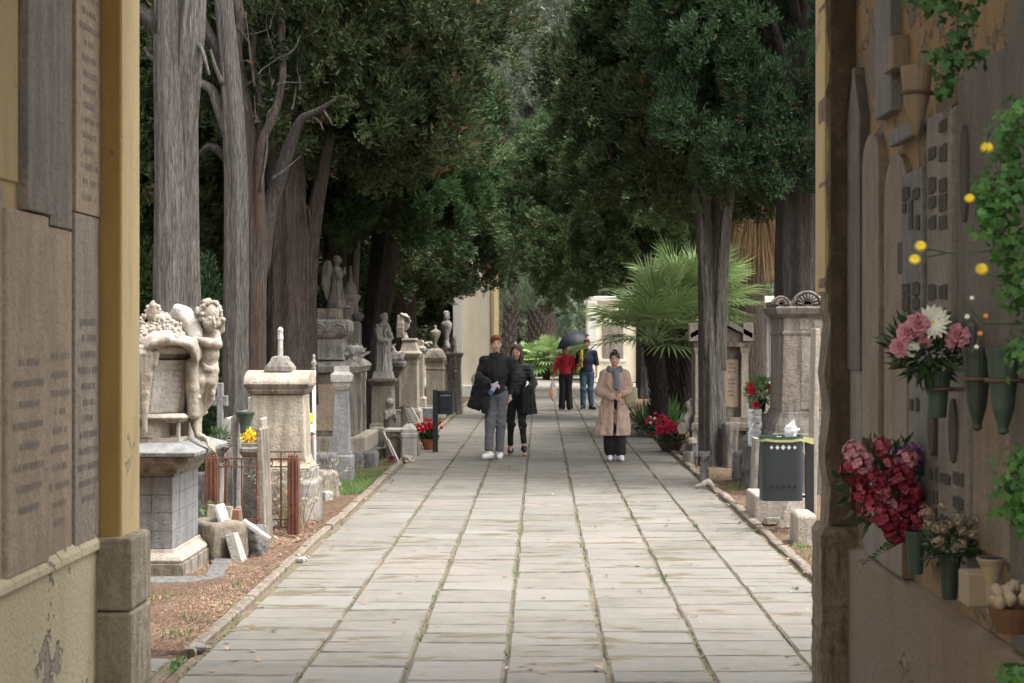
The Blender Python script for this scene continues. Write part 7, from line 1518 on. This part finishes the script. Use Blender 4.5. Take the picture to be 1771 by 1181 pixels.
gz = A.ax[2][None, None, :]; A.d = (A.d-.006*np.abs(np.sin(gz*math.pi/.055)).astype(np.float32)+.004).astype(np.float32); A.noise(.003, 60, 3); A.box((0, 0, .75), (.5, .5, .12), k=0, cut=True); A.build('padded_jacket', M['puffer'], t)
ct = thing('draped_coat', 'second black coat hanging from the arm of the person in padded jacket', 'coat', (X(893, 24.3), 24.3, 0)); ct.scale = (.82, 1, 1); A = SDF((.02, -.36, .55), (.42, .25, 1.2), .0095)
A.chain([(.29, .0, 1.1), (.25, -.14, 1.0), (.14, -.18, .95)], [.06, .06, .05], .03)
for a, b_ in (((.28, -.06, 1.05), (.33, -.06, .66)), ((.24, -.12, 1.0), (.27, -.1, .64)), ((.19, -.15, .98), (.2, -.13, .63)), ((.14, -.16, .95), (.13, -.15, .68))): A.cone(a, b_, .05, .05, .035)
A.box((.2, -.1, .53), (.5, .5, .09), (0, -.1, 0), k=0, cut=True); A.noise(.012, 28, 8); A.build('coat', M['cloth_black'], ct)
# ---- 3 woman in trench coat
J = dict(J0); J.update(shL=(-.165, 0, 1.42), shR=(.165, 0, 1.42), elL=(-.26, -.02, 1.14), wrL=(-.02, -.22, 1.05), elR=(.255, -.02, 1.16), wrR=(.1, -.23, 1.12), anL=(-.07, .05, .1), toeL=(-.08, -.08, .03), anR=(.1, -.03, .1), toeR=(.11, -.16, .03), head=(-.0, -.02, 1.67))
t, g, q, f = person('person in a beige trench coat and scarf with hands clasped, black trousers and white sneakers', 1063, 23.2, 1.57, J, 'skin', hands=((.9, -.2, -.15), (-.75, -.3, -.5)), pn=((.1, .2, -1), (0, .5, -.6)), turn=-.05, nod=-.08, curl=.8)
hair(t, g, q, 'hair_black', f, 'bun'); MB().tube([f(.086*math.cos(a), .02+.1*math.sin(a), .085+.03*math.sin(a)) for a in [i*.35-.5 for i in range(13)]], .008, 6).build('hair_band', M['grey_band'], t, smooth=True)
trousers(t, g, q, 'cloth_black', .11, .105, .095, .11, .005, seed=7); shoes(t, g, q, 'sneaker', w=.05)
A = SDF((-.48, -.4, .3), (.46, .32, 1.42), .0092)
A.ell((0, 0, 1.14), (.175, .125, .18), k=.05).robe([(.35, -.04, .0, .262, .17, .014), (.45, -.035, .0, .252, .17, .015), (.65, -.02, .0, .215, .16, .013), (.85, 0, 0, .185, .145, .008), (1.0, 0, 0, .165, .13, .004), (1.15, 0, 0, .165, .12, .0)], 7, .4, 1.5, .03)
for s in 'LR': A.cone((0, .01, 1.27), g['sh'+s], .075, .072, .05).chain([g['sh'+s], g['el'+s], g['wr'+s]+(g['el'+s]-g['wr'+s])*.12], [.075, .064, .052], .02)
A.noise(.008, 26, 6).noise(.0035, 62, 3)
A.box((.0, -.2, .58), (.022, .12, .32), (0, .03, 0), k=.01, cut=True); A.box((0, 0, .3), (.5, .5, .07), k=0, cut=True); A.build('trench_coat', M['trench'], t)
for sx in (-1, 1):
    MB().add([(sx*.02, -.12, 1.3), (sx*.1, -.11, 1.26), (sx*.11, -.14, 1.12), (sx*.03, -.15, .98)], [(0, 1, 2, 3)]).build('lapel', M['trench'], t)
    for z in (.95, .82): MB().lathe([(.0, 0), (.012, 0), (.012, .004), (0, .004)], 10, M=Mx((sx*.1, -.15-.012*(z < .9), z), (R(90), 0, 0))).build('button', M['hair_brown'], t)
MB().tube([(-.2, -.09, .84), (-.19, -.12, .66), (-.2, -.13, .55)], [.016, .014, .018], 6).build('belt_end', M['trench'], t, smooth=True)
A = SDF((-.2, -.24, 1.0), (.2, .16, 1.45), .0085); A.chain([(-.08, .03, 1.33), (-.07, -.07, 1.31), (0, -.1, 1.27), (.07, -.07, 1.31), (.08, .03, 1.33)], [.04]*5, .02).chain([(0, -.1, 1.27), (.02, -.14, 1.12), (.02, -.15, 1.05)], [.05, .045, .035], .02).noise(.006, 45, 5); A.build('scarf', M['scarf'], t)
MB().tube([(-.05, -.09, 1.3), (-.02, -.17, 1.1), (.0, -.18, 1.06), (.03, -.17, 1.1), (.06, -.09, 1.3)], .004, 5).build('lanyard', M['p_orange'], t, smooth=True)
hb = thing('shoulder_bag', 'small floral fabric bag at the side of the person in the trench coat', 'bag', (X(1090, 23.2), 23.15, .8)); A = SDF((-.14, -.09, -.02), (.14, .09, .34), .008); A.box((0, 0, .14), (.1, .05, .12), rr=.04); A.noise(.007, 40, 2); A.build('bag', M['floral'], hb); MB().tube([(-.07, 0, .24), (-.1, 0, .4), (-.09, .02, .52)], .009, 6).build('strap', M['floral'], hb, smooth=True)
# ---- 4 woman in red
J = dict(J0); J.update(elL=(-.29, .0, 1.17), wrL=(-.33, -.06, .92), elR=(.27, .0, 1.15), wrR=(.36, -.12, 1.2), anL=(-.1, 0, .1), anR=(.12, -.03, .1), toeL=(-.12, -.1, .03), toeR=(.15, -.13, .03), head=(.01, -.02, 1.67))
t, g, q, f = person('person in a red shirt and black flared trousers carrying a white plastic bag', 978, 39.0, 1.56, J, 'skin', hands=((0, -.1, -1), (.9, -.2, .3)), pn=((1, 0, 0), (0, .3, -1)), turn=.35)
hair(t, g, q, 'hair_blond', f, 'bob'); trousers(t, g, q, 'cloth_black', .105, .085, .095, .05, .003, seed=9); shoes(t, g, q, 'shoe_black', False, .038)
A = SDF((-.42, -.32, .78), (.42, .3, 1.4), .0095); A.ell((0, 0, 1.13), (.168, .12, .18), k=.05).cone((0, 0, 1.13), (0, 0, .93), .13, .13, .05).ell((0, 0, .92), (.155, .115, .06), k=.03)
for s in 'LR': A.cone((0, .01, 1.25), g['sh'+s], .07, .065, .05).chain([g['sh'+s], g['el'+s], g['wr'+s]+(g['el'+s]-g['wr'+s])*(.05 if s == 'L' else .6)], [.066, .052, .038], .02)
A.cone((0, 0, 1.28), (0, 0, 1.33), .065, .058, .02).noise(.005, 35, 4); A.box((0, 0, .76), (.5, .5, .11), k=0, cut=True); A.build('red_shirt', M['red_shirt'], t)
for sx in (-1, 1): MB().tube([(sx*.1, -.13, 1.08), (sx*.115, -.1, 1.2), (sx*.12, -.02, 1.3)], .012, 6).build('bag_strap', M['cloth_black'], t, smooth=True)
pb = thing('plastic_bag', 'white plastic carrier bag with orange print hanging from the red sleeved hand', 'bag', (X(978, 39)-.3, 38.93, .22)); A = SDF((-.16, -.1, -.02), (.16, .1, .6), .011); A.ell((0, 0, .18), (.09, .06, .17), k=.03).chain([(-.03, 0, .3), (0, 0, .54)], [.05, .012], .03).chain([(.04, 0, .3), (0, 0, .54)], [.04, .012], .03).noise(.012, 30, 3); A.build('bag', M['bag'], pb); MB().ico((-.04, -.055, .18), (.05, .02, .09), n=10, m=6).build('print', M['bag_orange'], pb, smooth=True)
# ---- 5 man in jeans
J = dict(J0); J.update(elL=(-.25, .0, 1.17), wrL=(-.16, -.2, 1.2), elR=(.25, .02, 1.15), wrR=(.24, -.08, .92), anL=(-.1, 0, .1), toeL=(-.14, -.12, .03), anR=(.12, .02, .1), toeR=(.2, -.08, .03))
t, g, q, f = person('person in a navy top and blue jeans sharing the umbrella', 1015, 39.0, 1.72, J, 'skin', hands=((.1, -.3, .9), (0, -.2, -1)), pn=((.9, .2, 0), (-1, 0, 0)), turn=-.2, curl=1)
hair(t, g, q, 'hair_red', f, 'short'); trousers(t, g, q, 'jeans', .1, .075, .066, .1, .005, seed=11); shoes(t, g, q, 'navy', True, .044)
A = SDF((-.42, -.32, .82), (.42, .3, 1.5), .0095); A.ell((0, 0, 1.23), (.178, .125, .19), k=.05).cone((0, 0, 1.2), (0, 0, .96), .13, .135, .05).ell((0, 0, .97), (.165, .12, .07), k=.03)
for s in 'LR': A.cone((0, .01, 1.37), g['sh'+s], .075, .072, .05).chain([g['sh'+s], g['el'+s]*.9+g['sh'+s]*.1], [.073, .066], .02)
A.cone((0, 0, 1.4), (0, 0, 1.44), .068, .062, .02).noise(.005, 35, 4); A.box((0, 0, .82), (.5, .5, .1), k=0, cut=True); A.build('navy_top', M['navy'], t)
A = SDF((-.25, -.25, 1.0), (.05, .0, 1.5), .01); A.chain([(-.13, -.1, 1.42), (-.15, -.13, 1.2), (-.13, -.13, 1.08)], [.045, .05, .03], .02).noise(.005, 40, 3); A.build('yellow_sash', M['yellow_top'], t)
um = thing('umbrella', 'dark navy umbrella tilted over the couple on the path', 'umbrella', (X(1001, 39), 38.7, 0)); um.scale = (.92, .92, 1); um.location.z = 1.33; um.rotation_euler = (.12, -.42, 0)
MB().tube([(0, 0, -.14), (0, 0, .62)], .007, 6).build('shaft', M['slab_darkgrey'], um, smooth=True); MB().tube([(0, 0, -.14), (.0, 0, -.2), (.03, 0, -.22)], .013, 6).build('handle', M['shoe_black'], um, smooth=True)
rings = []; n = 32
for i in range(9):
    a = i/8*1.12; rr_ = .46*math.sin(a)/math.sin(1.12); zz_ = .58-.26*(1-math.cos(a))/(1-math.cos(1.12)); rings.append([(rr_*(1-.06*(i/8)*abs(math.sin(4*th)))*math.cos(th)+.0001*math.cos(th), rr_*(1-.06*(i/8)*abs(math.sin(4*th)))*math.sin(th)+.0001*math.sin(th), zz_+.03*(i/8)**2*abs(math.sin(4*th))) for th in [2*math.pi*k/n for k in range(n)]])
MB().loft(rings, cap=False).loft([[(p[0]*.99, p[1]*.99, p[2]-.004) for p in r_] for r_ in rings], cap=False).build('canopy', M['umbrella'], um, smooth=True)
for k in range(8):
    th = k*math.pi/4; MB().tube([(0, 0, .575), (.23*math.cos(th), .23*math.sin(th), .5), (.45*math.cos(th), .45*math.sin(th), .315)], .003, 4).build('rib', M['slab_darkgrey'], um)
